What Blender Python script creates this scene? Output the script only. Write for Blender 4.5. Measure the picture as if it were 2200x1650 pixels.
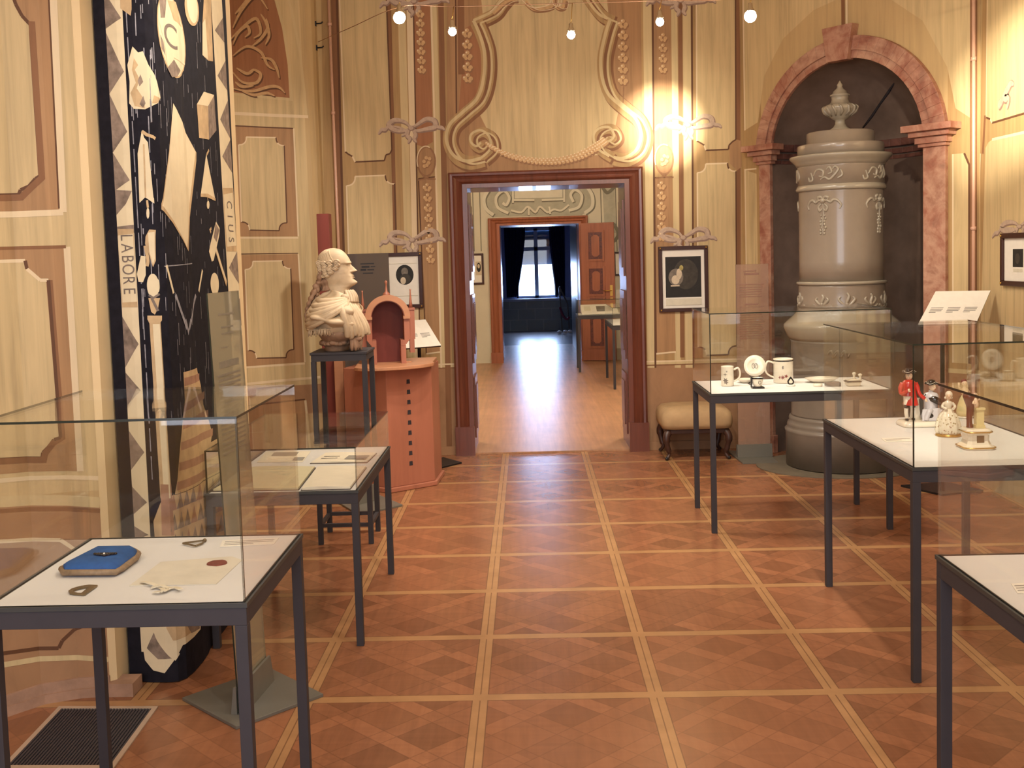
import bpy, bmesh, math, random
from mathutils import Vector, Matrix
random.seed(7)
PI = math.pi
S = bpy.context.scene
COL = S.collection
for o in list(bpy.data.objects):
    bpy.data.objects.remove(o)

# ------------------------------------------------------------------ camera
F_PX, CX, CY = 2351.75, 1054.88, 720.03
CR = ((0.99900950, 0.03252910, -0.03036240), (-0.02795727, -0.07200073, -0.99701268), (-0.03461804, 0.99687397, -0.07101998))
CAM = Vector((0.21456, -8.38235, 1.60763))
cd = bpy.data.cameras.new('camera')
cam = bpy.data.objects.new('camera', cd)
COL.objects.link(cam)
M3 = Matrix(((CR[0][0], -CR[1][0], -CR[2][0]), (CR[0][1], -CR[1][1], -CR[2][1]), (CR[0][2], -CR[1][2], -CR[2][2])))
cam.matrix_world = Matrix.Translation(CAM) @ M3.to_4x4()
cd.sensor_width = 36
cd.sensor_fit = 'HORIZONTAL'
cd.lens = F_PX / 2200 * 36
cd.shift_x = (1100 - CX) / 2200
cd.shift_y = (CY - 825) / 2200
cd.clip_start = 0.05
S.camera = cam


def ray(x, y):
    a, b = (x - CX) / F_PX, (y - CY) / F_PX
    return Vector([CR[0][i] * a + CR[1][i] * b + CR[2][i] for i in range(3)])


def atz(x, y, z=0.0):
    d = ray(x, y)
    return CAM + d * ((z - CAM.z) / d.z)


def aty(x, y, Y):
    d = ray(x, y)
    return CAM + d * ((Y - CAM.y) / d.y)


# ------------------------------------------------------------------ light and exposure
S.view_settings.view_transform = 'Standard'
S.view_settings.look = 'None'
S.view_settings.gamma = 1
S.view_settings.use_curve_mapping = False
S.view_settings.exposure = 0.0
S.cycles.use_denoising = True
S.cycles.transparent_max_bounces = 28
S.cycles.max_bounces = 7
S.cycles.diffuse_bounces = 3
S.cycles.glossy_bounces = 3
S.cycles.use_adaptive_sampling = True
S.cycles.adaptive_threshold = 0.10
S.cycles.sample_clamp_indirect = 6
w = bpy.data.worlds.new('sky')
S.world = w
w.use_nodes = True
w.node_tree.nodes['Background'].inputs[0].default_value = (0.62, 0.78, 1.0, 1)
w.node_tree.nodes['Background'].inputs[1].default_value = 3.0
WARM = (1.0, 0.90, 0.78)


def lamp(kind, loc, power, color=WARM, size=0.05, target=None, angle=40, blend=1.0, sy=None):
    l = bpy.data.lights.new('light', kind)
    l.energy = power
    l.color = color
    o = bpy.data.objects.new('light', l)
    COL.objects.link(o)
    o.location = loc
    if kind == 'AREA':
        l.shape = 'RECTANGLE'
        l.size = size
        l.size_y = sy or size
    else:
        l.shadow_soft_size = size
    if kind == 'SPOT':
        l.spot_size = math.radians(angle)
        l.spot_blend = blend
    if target is not None:
        d = Vector(target) - Vector(loc)
        o.rotation_euler = d.to_track_quat('-Z', 'Y').to_euler()
    return o


# halogen bulbs of the cable system: the five in view and the ones over the visitor's head
BULBS = [(-0.183, -1.882, 2.929), (0.510, -1.861, 2.889), (1.031, -1.838, 2.949), (-0.490, -1.886, 3.02), (1.560, -1.819, 2.966)]
for b in BULBS:
    lamp('POINT', (b[0], b[1], b[2] - 0.045), 9.5, size=0.03)
    lamp('SPOT', (b[0], b[1], b[2] - 0.045), 56, size=0.03, target=(b[0] + .1, b[1] + .5, 0), angle=142, blend=1)
for b in [(0.4, -4.9, 3.1), (1.5, -6.2, 3.1), (-0.6, -7.4, 3.1), (1.2, -7.4, 3.1)]:
    lamp('POINT', b, 19, size=0.05)
    lamp('SPOT', b, 40, size=0.05, target=(b[0], b[1] + .6, 0), angle=160, blend=.9)
lamp('POINT', (-0.9, -3.9, 3.1), 14, size=0.05)
lamp('SPOT', (-0.2, -5.6, 3.1), 44, color=(1, .95, .88), size=0.05, target=(-1.6, -4.5, 1.3), angle=70, blend=1)
lamp('SPOT', (0.4, -4.9, 3.1), 170, color=(1, .88, .70), size=0.05, target=(0.42, -2.0, 0), angle=52, blend=1)
# spots that wash the painted walls and the show cases
lamp('SPOT', (1.031, -1.838, 2.90), 1500, color=(1, .90, .72), size=0.03, target=(1.31, 0.5, 2.60), angle=19)
lamp('SPOT', (1.031, -1.838, 2.90), 120, color=(1, .90, .72), size=0.03, target=(1.30, 0.5, 2.5), angle=40)
lamp('SPOT', (-0.490, -1.886, 2.96), 100, color=(1, .96, .90), size=0.03, target=(-1.95, 0.2, 1.7), angle=64)  # extra spot added at this bulb to brighten the far left wall
lamp('SPOT', (1.9, -3.9, 3.1), 1700, color=(1, .90, .72), size=0.03, target=(3.2, -1.72, 2.56), angle=24)
lamp('SPOT', (1.9, -3.9, 3.1), 240, color=(1, .90, .72), size=0.03, target=(3.2, -1.7, 2.4), angle=50)
lamp('SPOT', (0.510, -1.861, 2.85), 60, size=0.04, target=(0.55, 0.5, 2.2), angle=50)
lamp('SPOT', (-0.6, -3.4, 3.1), 42, color=(1, .92, .80), size=0.04, target=(-0.85, -2.1, 1.4), angle=24)
lamp('SPOT', (1.5, -4.9, 3.2), 260, color=(1, .9, .76), size=0.04, target=(2.0, -3.8, 0.8), angle=34)
lamp('SPOT', (1.3, -3.3, 3.2), 190, color=(1, .9, .76), size=0.04, target=(1.75, -1.9, 0.8), angle=30)
lamp('SPOT', (-0.4, -5.0, 3.2), 120, color=(1, .9, .76), size=0.04, target=(-1.2, -3.6, 2.2), angle=44)
# daylight: window behind the visitor, window at the end of the enfilade
lamp('AREA', (-0.4, -9.3, 1.9), 120, color=(0.78, 0.86, 1.0), size=3.0, sy=2.4, target=(-0.4, 0, 1.0))
lamp('AREA', (0.43, 15.75, 1.45), 260, color=(0.42, 0.58, 1.0), size=0.95, sy=1.6, target=(0.43, 0, 0.9))
lamp('POINT', (1.7, 2.6, 3.5), 190, color=(1, .90, .76), size=0.12)  # unseen pair of lamps added to light the second room
lamp('POINT', (-1.6, 3.4, 3.5), 130, color=(1, .92, .80), size=0.12)

# ------------------------------------------------------------------ node helpers


class NT:
    def __init__(self, name):
        self.m = bpy.data.materials.new(name)
        self.m.use_nodes = True
        self.t = self.m.node_tree
        self.b = self.t.nodes['Principled BSDF']

    def n(self, typ, **kw):
        x = self.t.nodes.new(typ)
        for k, v in kw.items():
            setattr(x, k, v)
        return x

    def l(self, a, b):
        self.t.links.new(a, b)

    def put(self, v, s):
        if hasattr(v, 'links') or hasattr(v, 'is_linked'):
            self.l(v, s)
        else:
            s.default_value = v

    def f(self, op, a, b=0.0, c=0.0):
        x = self.n('ShaderNodeMath', operation=op)
        self.put(a, x.inputs[0])
        self.put(b, x.inputs[1])
        if op in ('MULTIPLY_ADD', 'SMOOTH_MIN', 'COMPARE'):
            self.put(c, x.inputs[2])
        return x.outputs[0]

    def mix(self, fac, a, b, mode='MIX'):
        x = self.n('ShaderNodeMix', data_type='RGBA', blend_type=mode)
        self.put(fac, x.inputs[0])
        self.put(a if hasattr(a, 'links') else (*a, 1), x.inputs[6])
        self.put(b if hasattr(b, 'links') else (*b, 1), x.inputs[7])
        return x.outputs[2]

    def coord(self, scale=(1, 1, 1), rot=(0, 0, 0)):
        tc = self.n('ShaderNodeTexCoord')
        mp = self.n('ShaderNodeMapping')
        mp.inputs['Scale'].default_value = scale
        mp.inputs['Rotation'].default_value = rot
        g = self.n('ShaderNodeNewGeometry')
        self.l(g.outputs['Position'], mp.inputs[0])
        return mp.outputs[0]

    def noise(self, vec, scale=5, detail=4, rough=.55, dist=0.0):
        x = self.n('ShaderNodeTexNoise')
        self.l(vec, x.inputs['Vector'])
        x.inputs['Scale'].default_value = scale
        x.inputs['Detail'].default_value = detail
        x.inputs['Roughness'].default_value = rough
        x.inputs['Distortion'].default_value = dist
        return x.outputs[0]

    def ramp(self, fac, stops):
        x = self.n('ShaderNodeValToRGB')
        self.l(fac, x.inputs[0])
        e = x.color_ramp.elements
        while len(e) < len(stops):
            e.new(0.5)
        for i, (p, c) in enumerate(stops):
            e[i].position = p
            e[i].color = (*c, 1)
        return x.outputs[0]

    def bump(self, h, strength=.2, dist=.01):
        x = self.n('ShaderNodeBump')
        x.inputs['Strength'].default_value = strength
        x.inputs['Distance'].default_value = dist
        self.l(h, x.inputs['Height'])
        self.l(x.outputs[0], self.b.inputs['Normal'])

    def done(self, color=None, rough=.5, metal=0.0, spec=.5, coat=0.0):
        if color is not None:
            self.put(color if hasattr(color, 'links') else (*color, 1), self.b.inputs['Base Color'])
        self.put(rough, self.b.inputs['Roughness'])
        self.b.inputs['Metallic'].default_value = metal
        self.b.inputs['Specular IOR Level'].default_value = spec
        self.b.inputs['Coat Weight'].default_value = coat
        return self.m


def srgb(r, g, b):
    f = lambda c: (c / 255) / 12.92 if c / 255 < .04045 else ((c / 255 + .055) / 1.055) ** 2.4
    return (f(r), f(g), f(b))


def mul(c, k):
    return tuple(min(1, v * k) for v in c)


def flat(name, c, rough=.5, metal=0.0, var=.10, scale=9, spec=.5, coat=0.0, bump=0.0, detail=4):
    t = NT(name)
    v = t.coord()
    nz = t.noise(v, scale, detail)
    m = t.done(t.ramp(nz, [(.3, mul(c, 1 - var)), (.7, mul(c, 1 + var))]), rough, metal, spec, coat)
    if bump:
        t.bump(nz, bump, .004)
    return m


def grain(name, c, var=.20, rough=.62, spec=.25, dens=26, tall=1.3, bump=.05, vert=True, coat=0.0):
    t = NT(name)
    s = (dens, dens, tall) if vert else (tall, dens, dens)
    v = t.coord(s)
    nz = t.noise(v, 1.0, 5, .6, .6)
    big = t.noise(t.coord((1.6, 1.6, .9)), 1.2, 3)
    a = t.ramp(nz, [(.28, mul(c, 1 - var)), (.5, c), (.75, mul(c, 1 + var * .7))])
    a = t.mix(.55, a, t.ramp(big, [(.3, (.80, .78, .74)), (.7, (1.0, 1.0, 1.0))]), 'MULTIPLY')
    m = t.done(a, rough, 0, spec, coat)
    if bump:
        t.bump(nz, bump, .003)
    return m


def emit(name, c, k):
    t = NT(name)
    t.b.inputs['Emission Color'].default_value = (*c, 1)
    t.b.inputs['Emission Strength'].default_value = k
    return t.done(c)


def glass(name, tint=(.985, .99, .98), r0=.032, film=None, cover=.3):
    t = NT(name)
    t.t.nodes.remove(t.b)
    lw = t.n('ShaderNodeLayerWeight')
    p = t.f('POWER', lw.outputs['Facing'], 4.0)
    R = t.f('MULTIPLY_ADD', p, .55, r0)
    tr = t.n('ShaderNodeBsdfTransparent')
    nz = t.noise(t.coord(), 1.2, 2)
    t.l(t.ramp(nz, [(.3, mul(tint, .985)), (.7, tint)]), tr.inputs[0])
    body = tr.outputs[0]
    if film is not None:
        df = t.n('ShaderNodeBsdfDiffuse')
        t.l(t.ramp(nz, [(.3, mul(film, .94)), (.7, film)]), df.inputs[0])
        mf = t.n('ShaderNodeMixShader')
        mf.inputs[0].default_value = cover
        t.l(body, mf.inputs[1])
        t.l(df.outputs[0], mf.inputs[2])
        body = mf.outputs[0]
    gl = t.n('ShaderNodeBsdfGlossy')
    gl.inputs['Roughness'].default_value = 0.015
    gl.inputs['Color'].default_value = (1, 1, 1, 1)
    mx = t.n('ShaderNodeMixShader')
    t.l(R, mx.inputs[0])
    t.l(body, mx.inputs[1])
    t.l(gl.outputs[0], mx.inputs[2])
    t.l(mx.outputs[0], t.t.nodes['Material Output'].inputs[0])
    return t.m

# ------------------------------------------------------------------ mesh helpers


class MB:
    def __init__(self):
        self.v, self.f, self.mi, self.sm = [], [], [], []

    def add(self, vs, fs, m=0, smooth=False):
        k = len(self.v)
        self.v += [Vector(p) for p in vs]
        for f in fs:
            self.f.append([k + i for i in f])
            self.mi.append(m)
            self.sm.append(smooth)

    def box(self, lo, hi, m=0, rz=0.0, piv=None):
        x0, y0, z0 = lo
        x1, y1, z1 = hi
        vs = [Vector(p) for p in ((x0, y0, z0), (x1, y0, z0), (x1, y1, z0), (x0, y1, z0), (x0, y0, z1), (x1, y0, z1), (x1, y1, z1), (x0, y1, z1))]
        if rz:
            piv = Vector(piv or ((x0 + x1) / 2, (y0 + y1) / 2, 0))
            R = Matrix.Rotation(rz, 3, 'Z')
            vs = [R @ (p - piv) + piv for p in vs]
        self.add(vs, [(0, 3, 2, 1), (4, 5, 6, 7), (0, 1, 5, 4), (1, 2, 6, 5), (2, 3, 7, 6), (3, 0, 4, 7)], m)

    def hexa(self, a, b, m=0):
        """box from a lower ring of four points to an upper ring of four"""
        self.add(list(a) + list(b), [(3, 2, 1, 0), (4, 5, 6, 7), (0, 1, 5, 4), (1, 2, 6, 5), (2, 3, 7, 6), (3, 0, 4, 7)], m)

    def bar(self, p, q, w, h=None, m=0, up=(0, 0, 1)):
        p, q = Vector(p), Vector(q)
        h = h or w
        d = (q - p).normalized()
        u = Vector(up)
        if abs(d.dot(u)) > .98:
            u = Vector((0, 1, 0))
        s = d.cross(u).normalized()
        u = s.cross(d)
        r = [s * (a * w / 2) + u * (b * h / 2) for a, b in ((-1, -1), (1, -1), (1, 1), (-1, 1))]
        self.hexa([p + x for x in r], [q + x for x in r], m)

    def tube(self, pts, r, n=8, m=0, caps=True, smooth=True):
        pts = [Vector(p) for p in pts]
        rs = r if isinstance(r, (list, tuple)) else [r] * len(pts)
        k = len(self.v)
        prev = None
        for i, p in enumerate(pts):
            d = (pts[min(i + 1, len(pts) - 1)] - pts[max(i - 1, 0)])
            d = d.normalized() if d.length > 1e-9 else Vector((0, 0, 1))
            if prev is None:
                a = d.cross(Vector((0, 0, 1)))
                if a.length < .1:
                    a = d.cross(Vector((0, 1, 0)))
            else:
                a = prev - d * prev.dot(d)
            a.normalize()
            prev = a
            b = d.cross(a)
            for j in range(n):
                t = 2 * PI * j / n
                self.v.append(p + (a * math.cos(t) + b * math.sin(t)) * rs[i])
        for i in range(len(pts) - 1):
            for j in range(n):
                j2 = (j + 1) % n
                self.f.append([k + i * n + j, k + i * n + j2, k + (i + 1) * n + j2, k + (i + 1) * n + j])
                self.mi.append(m)
                self.sm.append(smooth)
        if caps:
            self.f.append([k + j for j in reversed(range(n))])
            self.f.append([k + (len(pts) - 1) * n + j for j in range(n)])
            self.mi += [m, m]
            self.sm += [False, False]

    def loft(self, rings, m=0, caps=True, smooth=True, closed=True):
        k = len(self.v)
        n = len(rings[0])
        for r in rings:
            self.v += [Vector(p) for p in r]
        for i in range(len(rings) - 1):
            for j in range(n if closed else n - 1):
                j2 = (j + 1) % n
                self.f.append([k + i * n + j, k + i * n + j2, k + (i + 1) * n + j2, k + (i + 1) * n + j])
                self.mi.append(m)
                self.sm.append(smooth)
        if caps:
            self.f.append([k + j for j in reversed(range(n))])
            self.f.append([k + (len(rings) - 1) * n + j for j in range(n)])
            self.mi += [m, m]
            self.sm += [False, False]

    def lathe(self, c, prof, n=40, m=0, smooth=True, caps=True, sx=1.0, sy=1.0):
        self.loft([[(c[0] + r * sx * math.cos(2 * PI * j / n), c[1] + r * sy * math.sin(2 * PI * j / n), c[2] + z) for j in range(n)] for r, z in prof], m, caps, smooth)

    def ball(self, c, r, m=0, n=10, s=(1, 1, 1)):
        c = Vector(c)
        rings = []
        for i in range(n + 1):
            t = PI * (i + .001) / (n + .002)
            rings.append([c + Vector((s[0] * r * math.sin(t) * math.cos(2 * PI * j / (n + 4)), s[1] * r * math.sin(t) * math.sin(2 * PI * j / (n + 4)), -s[2] * r * math.cos(t))) for j in range(n + 4)])
        self.loft(rings, m, True, True)

    def prism(self, poly, ax_u, ax_v, org, depth, m=0):
        """polygon (u,v) in the plane org+u*ax_u+v*ax_v, extruded by vector depth"""
        org, ax_u, ax_v, depth = Vector(org), Vector(ax_u), Vector(ax_v), Vector(depth)
        a = [org + ax_u * u + ax_v * v for u, v in poly]
        n = len(a)
        self.add(a + [p + depth for p in a], [list(reversed(range(n))), list(range(n, 2 * n))] + [[i, (i + 1) % n, n + (i + 1) % n, n + i] for i in range(n)], m)

    def build(self, name, mats, parent=None, bevel=0.0, subsurf=0, label=None, kind=None):
        me = bpy.data.meshes.new(name)
        off = Vector(parent.location) if parent is not None and parent.type == 'EMPTY' else Vector((0, 0, 0))
        if parent is not None and parent.parent is not None:
            off = Vector(parent.parent.location)
        elif parent is not None and parent.type == 'MESH':
            off = Vector((0, 0, 0))
        me.from_pydata([p - off for p in self.v], [], self.f)
        mats = mats if isinstance(mats, (list, tuple)) else [mats]
        for q in mats:
            me.materials.append(q)
        me.polygons.foreach_set('material_index', self.mi)
        me.polygons.foreach_set('use_smooth', self.sm)
        bm = bmesh.new()
        bm.from_mesh(me)
        bmesh.ops.recalc_face_normals(bm, faces=bm.faces)
        bm.to_mesh(me)
        bm.free()
        me.update()
        o = bpy.data.objects.new(name, me)
        COL.objects.link(o)
        if parent is not None:
            o.parent = parent
        if bevel:
            b = o.modifiers.new('bevel', 'BEVEL')
            b.width = bevel
            b.segments = 2
            b.limit_method = 'ANGLE'
            b.angle_limit = .7
        if subsurf:
            s = o.modifiers.new('smooth', 'SUBSURF')
            s.levels = s.render_levels = subsurf
        if label:
            o['label'] = label
        if kind:
            o['kind'] = kind
        return o


def thing(name, label, cat, loc=(0, 0, 0), group=None):
    o = bpy.data.objects.new(name, None)
    o.empty_display_size = .1
    COL.objects.link(o)
    o.location = loc
    o['label'] = label
    o['category'] = cat
    if group:
        o['group'] = group
    return o


def tag(o, label, cat, group=None):
    o['label'] = label
    o['category'] = cat
    if group:
        o['group'] = group
    return o


def box(name, lo, hi, mat, parent=None, bevel=0.0, **kw):
    b = MB()
    b.box(lo, hi)
    return b.build(name, mat, parent, bevel, **kw)


def bez(pts, n=8):
    """Catmull-Rom through pts"""
    P = [Vector(p) for p in pts]
    out = []
    for i in range(len(P) - 1):
        a, b, c, d = P[max(i - 1, 0)], P[i], P[i + 1], P[min(i + 2, len(P) - 1)]
        for k in range(n):
            t = k / n
            out.append(.5 * ((2 * b) + (c - a) * t + (2 * a - 5 * b + 4 * c - d) * t * t + (3 * b - a - 3 * c + d) * t ** 3))
    out.append(P[-1])
    return out


# ------------------------------------------------------------------ surfaces that carry painting


class Surf:
    """vertical wall above the plan polyline; painting lies on it in (run, height)"""

    def __init__(self, plan, flip=False):
        self.p = [Vector((a[0], a[1])) for a in plan]
        self.s = [0.0]
        for a, b in zip(self.p, self.p[1:]):
            self.s.append(self.s[-1] + (b - a).length)
        self.flip = flip

    def at(self, s, z, off=0.0):
        i = 0
        while i < len(self.p) - 2 and s > self.s[i + 1]:
            i += 1
        d = (self.p[i + 1] - self.p[i]).normalized()
        q = self.p[i] + d * (s - self.s[i])
        n = Vector((d.y, -d.x)) * (-1 if self.flip else 1)
        return Vector((q.x + n.x * off, q.y + n.y * off, z))

    def inv(self, x, y):
        d = ray(x, y)
        best = None
        for i in range(len(self.p) - 1):
            a, b = self.p[i], self.p[i + 1]
            e = b - a
            det = d.x * (-e.y) + e.x * d.y
            if abs(det) < 1e-9:
                continue
            rx, ry = a.x - CAM.x, a.y - CAM.y
            t = (rx * (-e.y) + e.x * ry) / det
            u = (d.x * ry - d.y * rx) / det
            lo = -9 if i == 0 else -1e-4
            hi = 9 if i == len(self.p) - 2 else 1.0001
            if t > 0 and lo <= u <= hi:
                k = (max(0, -u, u - 1), t)
                if best is None or k < best[0]:
                    best = (k, self.s[i] + u * e.length, CAM.z + d.z * t)
        return (best[1], best[2])


class Paint:
    def __init__(self, surf, base=.0008, step=.0005):
        self.S, self.mb, self.base, self.step = surf, MB(), base, step

    def P(self, pts):
        q = [self.S.inv(*p) for p in pts]
        m = getattr(self, 'smax', None)
        return [(min(a, m), c) for a, c in q] if m else q

    def fill_sz(self, pts, m, layer=0):
        bm = bmesh.new()
        vs = [bm.verts.new((a, b, 0)) for a, b in pts]
        try:
            bm.faces.new(vs)
        except ValueError:
            bm.free()
            return
        for s in self.S.s[1:-1]:
            bmesh.ops.bisect_plane(bm, geom=bm.verts[:] + bm.edges[:] + bm.faces[:], plane_co=(s, 0, 0), plane_no=(1, 0, 0), dist=1e-6)
        bmesh.ops.triangulate(bm, faces=bm.faces[:])
        bm.verts.index_update()
        self.k = (getattr(self, 'k', 0) + 1) % 61
        off = self.base + self.step * layer + self.k * 7e-6
        fs = []
        for f in bm.faces:
            cs = sum(v.co.x for v in f.verts) / 3
            fs.append(([self.S.at(min(max(v.co.x, cs - 9), cs + 9), v.co.y, off) for v in f.verts]))
        for t in fs:
            self.mb.add(t, [(0, 1, 2)], m)
        bm.free()

    def fill(self, px, m, layer=0):
        self.fill_sz(self.P(px), m, layer)

    def stroke_sz(self, pts, w, m, layer=1, closed=False, taper=False):
        P = [Vector((a, b)) for a, b in pts]
        if closed:
            P.append(P[0])
        n = len(P)
        self.k = (getattr(self, 'k', 0) + 1) % 61
        off = self.base + self.step * layer + self.k * 7e-6
        L, R = [], []
        for i, p in enumerate(P):
            if closed:
                d1 = (P[i] - P[i - 1 if i else n - 2])
                d2 = (P[i + 1 if i < n - 1 else 1] - P[i])
            else:
                d1 = P[i] - P[i - 1] if i else P[1] - P[0]
                d2 = P[i + 1] - P[i] if i < n - 1 else d1
            d1 = d1.normalized() if d1.length > 1e-9 else Vector((1, 0))
            d2 = d2.normalized() if d2.length > 1e-9 else d1
            t = (d1 + d2)
            t = t.normalized() if t.length > 1e-6 else d1
            nn = Vector((-t.y, t.x))
            k = 1 / max(.45, abs(nn.dot(Vector((-d1.y, d1.x)))))
            ww = (w if not taper else w * (.25 + .75 * math.sin(PI * (i + .3) / (n - .4)))) / 2 * k
            L.append(p + nn * ww)
            R.append(p - nn * ww)
        for i in range(n - 1):
            q = [L[i], L[i + 1], R[i + 1], R[i]]
            if len(self.S.s) > 2:
                self.fill_sz([(v.x, v.y) for v in q], m, layer)
            else:
                self.mb.add([self.S.at(v.x, v.y, off) for v in q], [(0, 1, 2, 3)], m)

    def stroke(self, px, w, m, layer=1, closed=False, taper=False, smooth=0):
        pts = [(p.x, p.y) for p in bez(px and [(a, b, 0) for a, b in px], smooth)] if smooth else px
        self.stroke_sz(self.P(pts), w, m, layer, closed, taper)

    def blob(self, x, y, rx, ry, m, layer=1, n=10, rot=0.0):
        self.fill([(x + rx * math.cos(t) * math.cos(rot) - ry * math.sin(t) * math.sin(rot), y + rx * math.cos(t) * math.sin(rot) + ry * math.sin(t) * math.cos(rot)) for t in (2 * PI * i / n for i in range(n))], m, layer)


def notched(x0, y0, x1, y1, r, tl=True, tr=True, br=True, bl=True, e=3, slant=(0, 0)):
    """panel outline in pixels with hollowed, stepped corners; slant moves the lower edge sideways / tilts"""
    out = []
    def corner(cx, cy, a0, a1, use, p):
        if not use:
            out.append(p)
            return
        for i in range(6):
            t = a0 + (a1 - a0) * i / 5
            out.append((cx + r * math.cos(t), cy + r * math.sin(t)))
    sx = slant[0]
    if tl:
        out.append((x0, y0 + r + e))
        out.append((x0 + e, y0 + r + e))
    corner(x0 + e, y0 + e, PI / 2, 0, tl, (x0, y0))
    if tl:
        out.append((x0 + r + e, y0))
    if tr:
        out.append((x1 - r - e, y0))
    corner(x1 - e, y0 + e, PI, PI / 2, tr, (x1, y0))
    if tr:
        out.append((x1, y0 + r + e))
    if br:
        out.append((x1, y1 - r - e))
    corner(x1 - e, y1 - e, -PI / 2, -PI, br, (x1, y1))
    if br:
        out.append((x1 - r - e, y1))
    if bl:
        out.append((x0 + r + e, y1))
    corner(x0 + e, y1 - e, 0, -PI / 2, bl, (x0, y1))
    if bl:
        out.append((x0, y1 - r - e))
    H = max(1, y1 - y0)
    return [(x + sx * (y - y0) / H, y + slant[1] * (x - x0) / max(1, x1 - x0)) for x, y in out]


def text_tris(body, size):
    cu = bpy.data.curves.new('t', 'FONT')
    cu.body = body
    cu.size = size
    cu.align_x = 'CENTER'
    cu.align_y = 'CENTER'
    o = bpy.data.objects.new('t', cu)
    COL.objects.link(o)
    dg = bpy.context.evaluated_depsgraph_get()
    me = bpy.data.meshes.new_from_object(o.evaluated_get(dg))
    tris = [[tuple(me.vertices[i].co[:2]) for i in p.vertices] for p in me.polygons]
    bpy.data.objects.remove(o)
    return tris

# ------------------------------------------------------------------ materials
M = {}
TAN = srgb(196, 166, 119)
M['wall'] = grain('painted_oak_graining', TAN, .13)
M['p_light'] = grain('painted_light_panel', srgb(206, 180, 134), .22)
M['p_mid'] = grain('painted_mid_panel', srgb(178, 144, 98), .22)
M['p_rose'] = grain('painted_rose_panel', srgb(172, 132, 93), .22)
M['p_dark'] = grain('painted_brown_band', srgb(138, 96, 65), .13)
M['p_line'] = grain('painted_brown_line', srgb(102, 68, 46), .10)
M['p_hi'] = grain('painted_cream_line', srgb(228, 204, 166), .06)
M['p_cream'] = grain('painted_cream_band', srgb(210, 186, 140), .12)
M['p_lilac'] = flat('painted_lilac_ribbon', srgb(188, 162, 140), .7, var=.14, scale=30)
M['p_lilacd'] = flat('painted_mauve_shade', srgb(144, 116, 100), .7, var=.12, scale=30)
M['p_orna'] = flat('painted_ochre_ornament', srgb(200, 160, 112), .7, var=.12, scale=40)
M['p_ornad'] = flat('painted_umber_ornament', srgb(146, 104, 70), .7, var=.12, scale=40)
M['p_sienna'] = grain('painted_sienna_ground', srgb(164, 112, 77), .14)
M['dado'] = grain('painted_dado', srgb(166, 126, 92), .12, dens=9, tall=5)
M['plaster'] = flat('cream_plaster', srgb(226, 198, 152), .75, var=.05, scale=3, bump=.08)
M['ceil'] = flat('ceiling_plaster', srgb(228, 210, 178), .8, var=.04, scale=2)
M['dirty'] = flat('worn_plaster_skirting', srgb(164, 128, 104), .85, var=.2, scale=14, bump=.3)
M['redwood'] = grain('dark_red_door_wood', srgb(110, 60, 44), .28, .34, .45, 30, 1.6, coat=.15)
M['redwood2'] = grain('warm_red_door_wood', srgb(156, 92, 64), .24, .4, .4, 30, 1.6)
M['burl'] = flat('dark_burl_inlay', srgb(92, 40, 28), .35, var=.5, scale=40)
M['brass'] = flat('brass', srgb(200, 160, 84), .3, 1.0, .1)
M['grey'] = flat('grey_painted_steel', srgb(62, 58, 61), .55, .0, .05, 12, .22)
M['greyd'] = flat('dark_grey_steel', srgb(62, 62, 60), .5, .1, .06, 12, .4)
M['black'] = flat('black_steel', srgb(28, 26, 27), .45, .1, .1, 20)
M['plate'] = flat('grey_steel_plate', srgb(112, 108, 98), .42, .1, .07, 5, .45)
M['white'] = flat('white_display_board', srgb(220, 216, 212), .6, var=.015, scale=3, spec=.3)
M['paper'] = flat('white_paper', srgb(236, 228, 214), .75, var=.03, scale=25, spec=.15)
M['parch'] = flat('cream_parchment', srgb(220, 208, 184), .75, var=.06, scale=22, spec=.15)
M['ink'] = flat('grey_print', srgb(150, 143, 134), .8, var=.1, scale=60)
M['inkd'] = flat('dark_print', srgb(74, 66, 60), .8, var=.2, scale=60)
M['glass'] = glass('case_glass')
M['edge'] = flat('dark_green_glass_edge', srgb(40, 44, 36), .2, 0, .15, 20)
M['porc'] = flat('white_porcelain', srgb(232, 220, 200), .16, 0, .02, 6, .6, .3)
M['gold'] = flat('gilding', srgb(206, 166, 92), .25, .8, .12, 30)
M['stove'] = flat('grey_white_stove_glaze', srgb(150, 136, 120), .24, 0, .06, 7, .55, .25)
M['stovel'] = flat('glaze_relief', srgb(164, 154, 136), .22, 0, .06, 9, .55, .25)
M['stoved'] = flat('dark_glazed_base', srgb(126, 116, 104), .35, 0, .08, 7)
M['stone'] = flat('grey_stone_slab', srgb(108, 98, 82), .6, 0, .14, 9)
M['niche'] = flat('dark_niche_plaster', srgb(116, 96, 84), .8, 0, .28, 3.5, .2, detail=7)  # dark mottled plaster for the niche interior
M['marble_bust'] = flat('warm_white_marble', srgb(196, 172, 140), .55, 0, .12, 18, .4)
M['marble_dark'] = flat('darkened_marble', srgb(150, 118, 94), .65, 0, .25, 22, .3)  # darker marble for socle, queue, tassels and base edge
M['cedar'] = grain('red_stained_wood', srgb(172, 108, 84), .16, .42, .4, 9, .9)
M['cedarl'] = grain('light_stained_wood', srgb(192, 136, 100), .12, .42, .4, 9, .9, vert=False)
M['cedard'] = grain('deep_red_wood', srgb(120, 56, 46), .16, .5, .3, 9, .9)
M['charcoal'] = flat('charcoal_cloth', srgb(60, 54, 56), .9, 0, .15, 30, .1)


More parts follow.
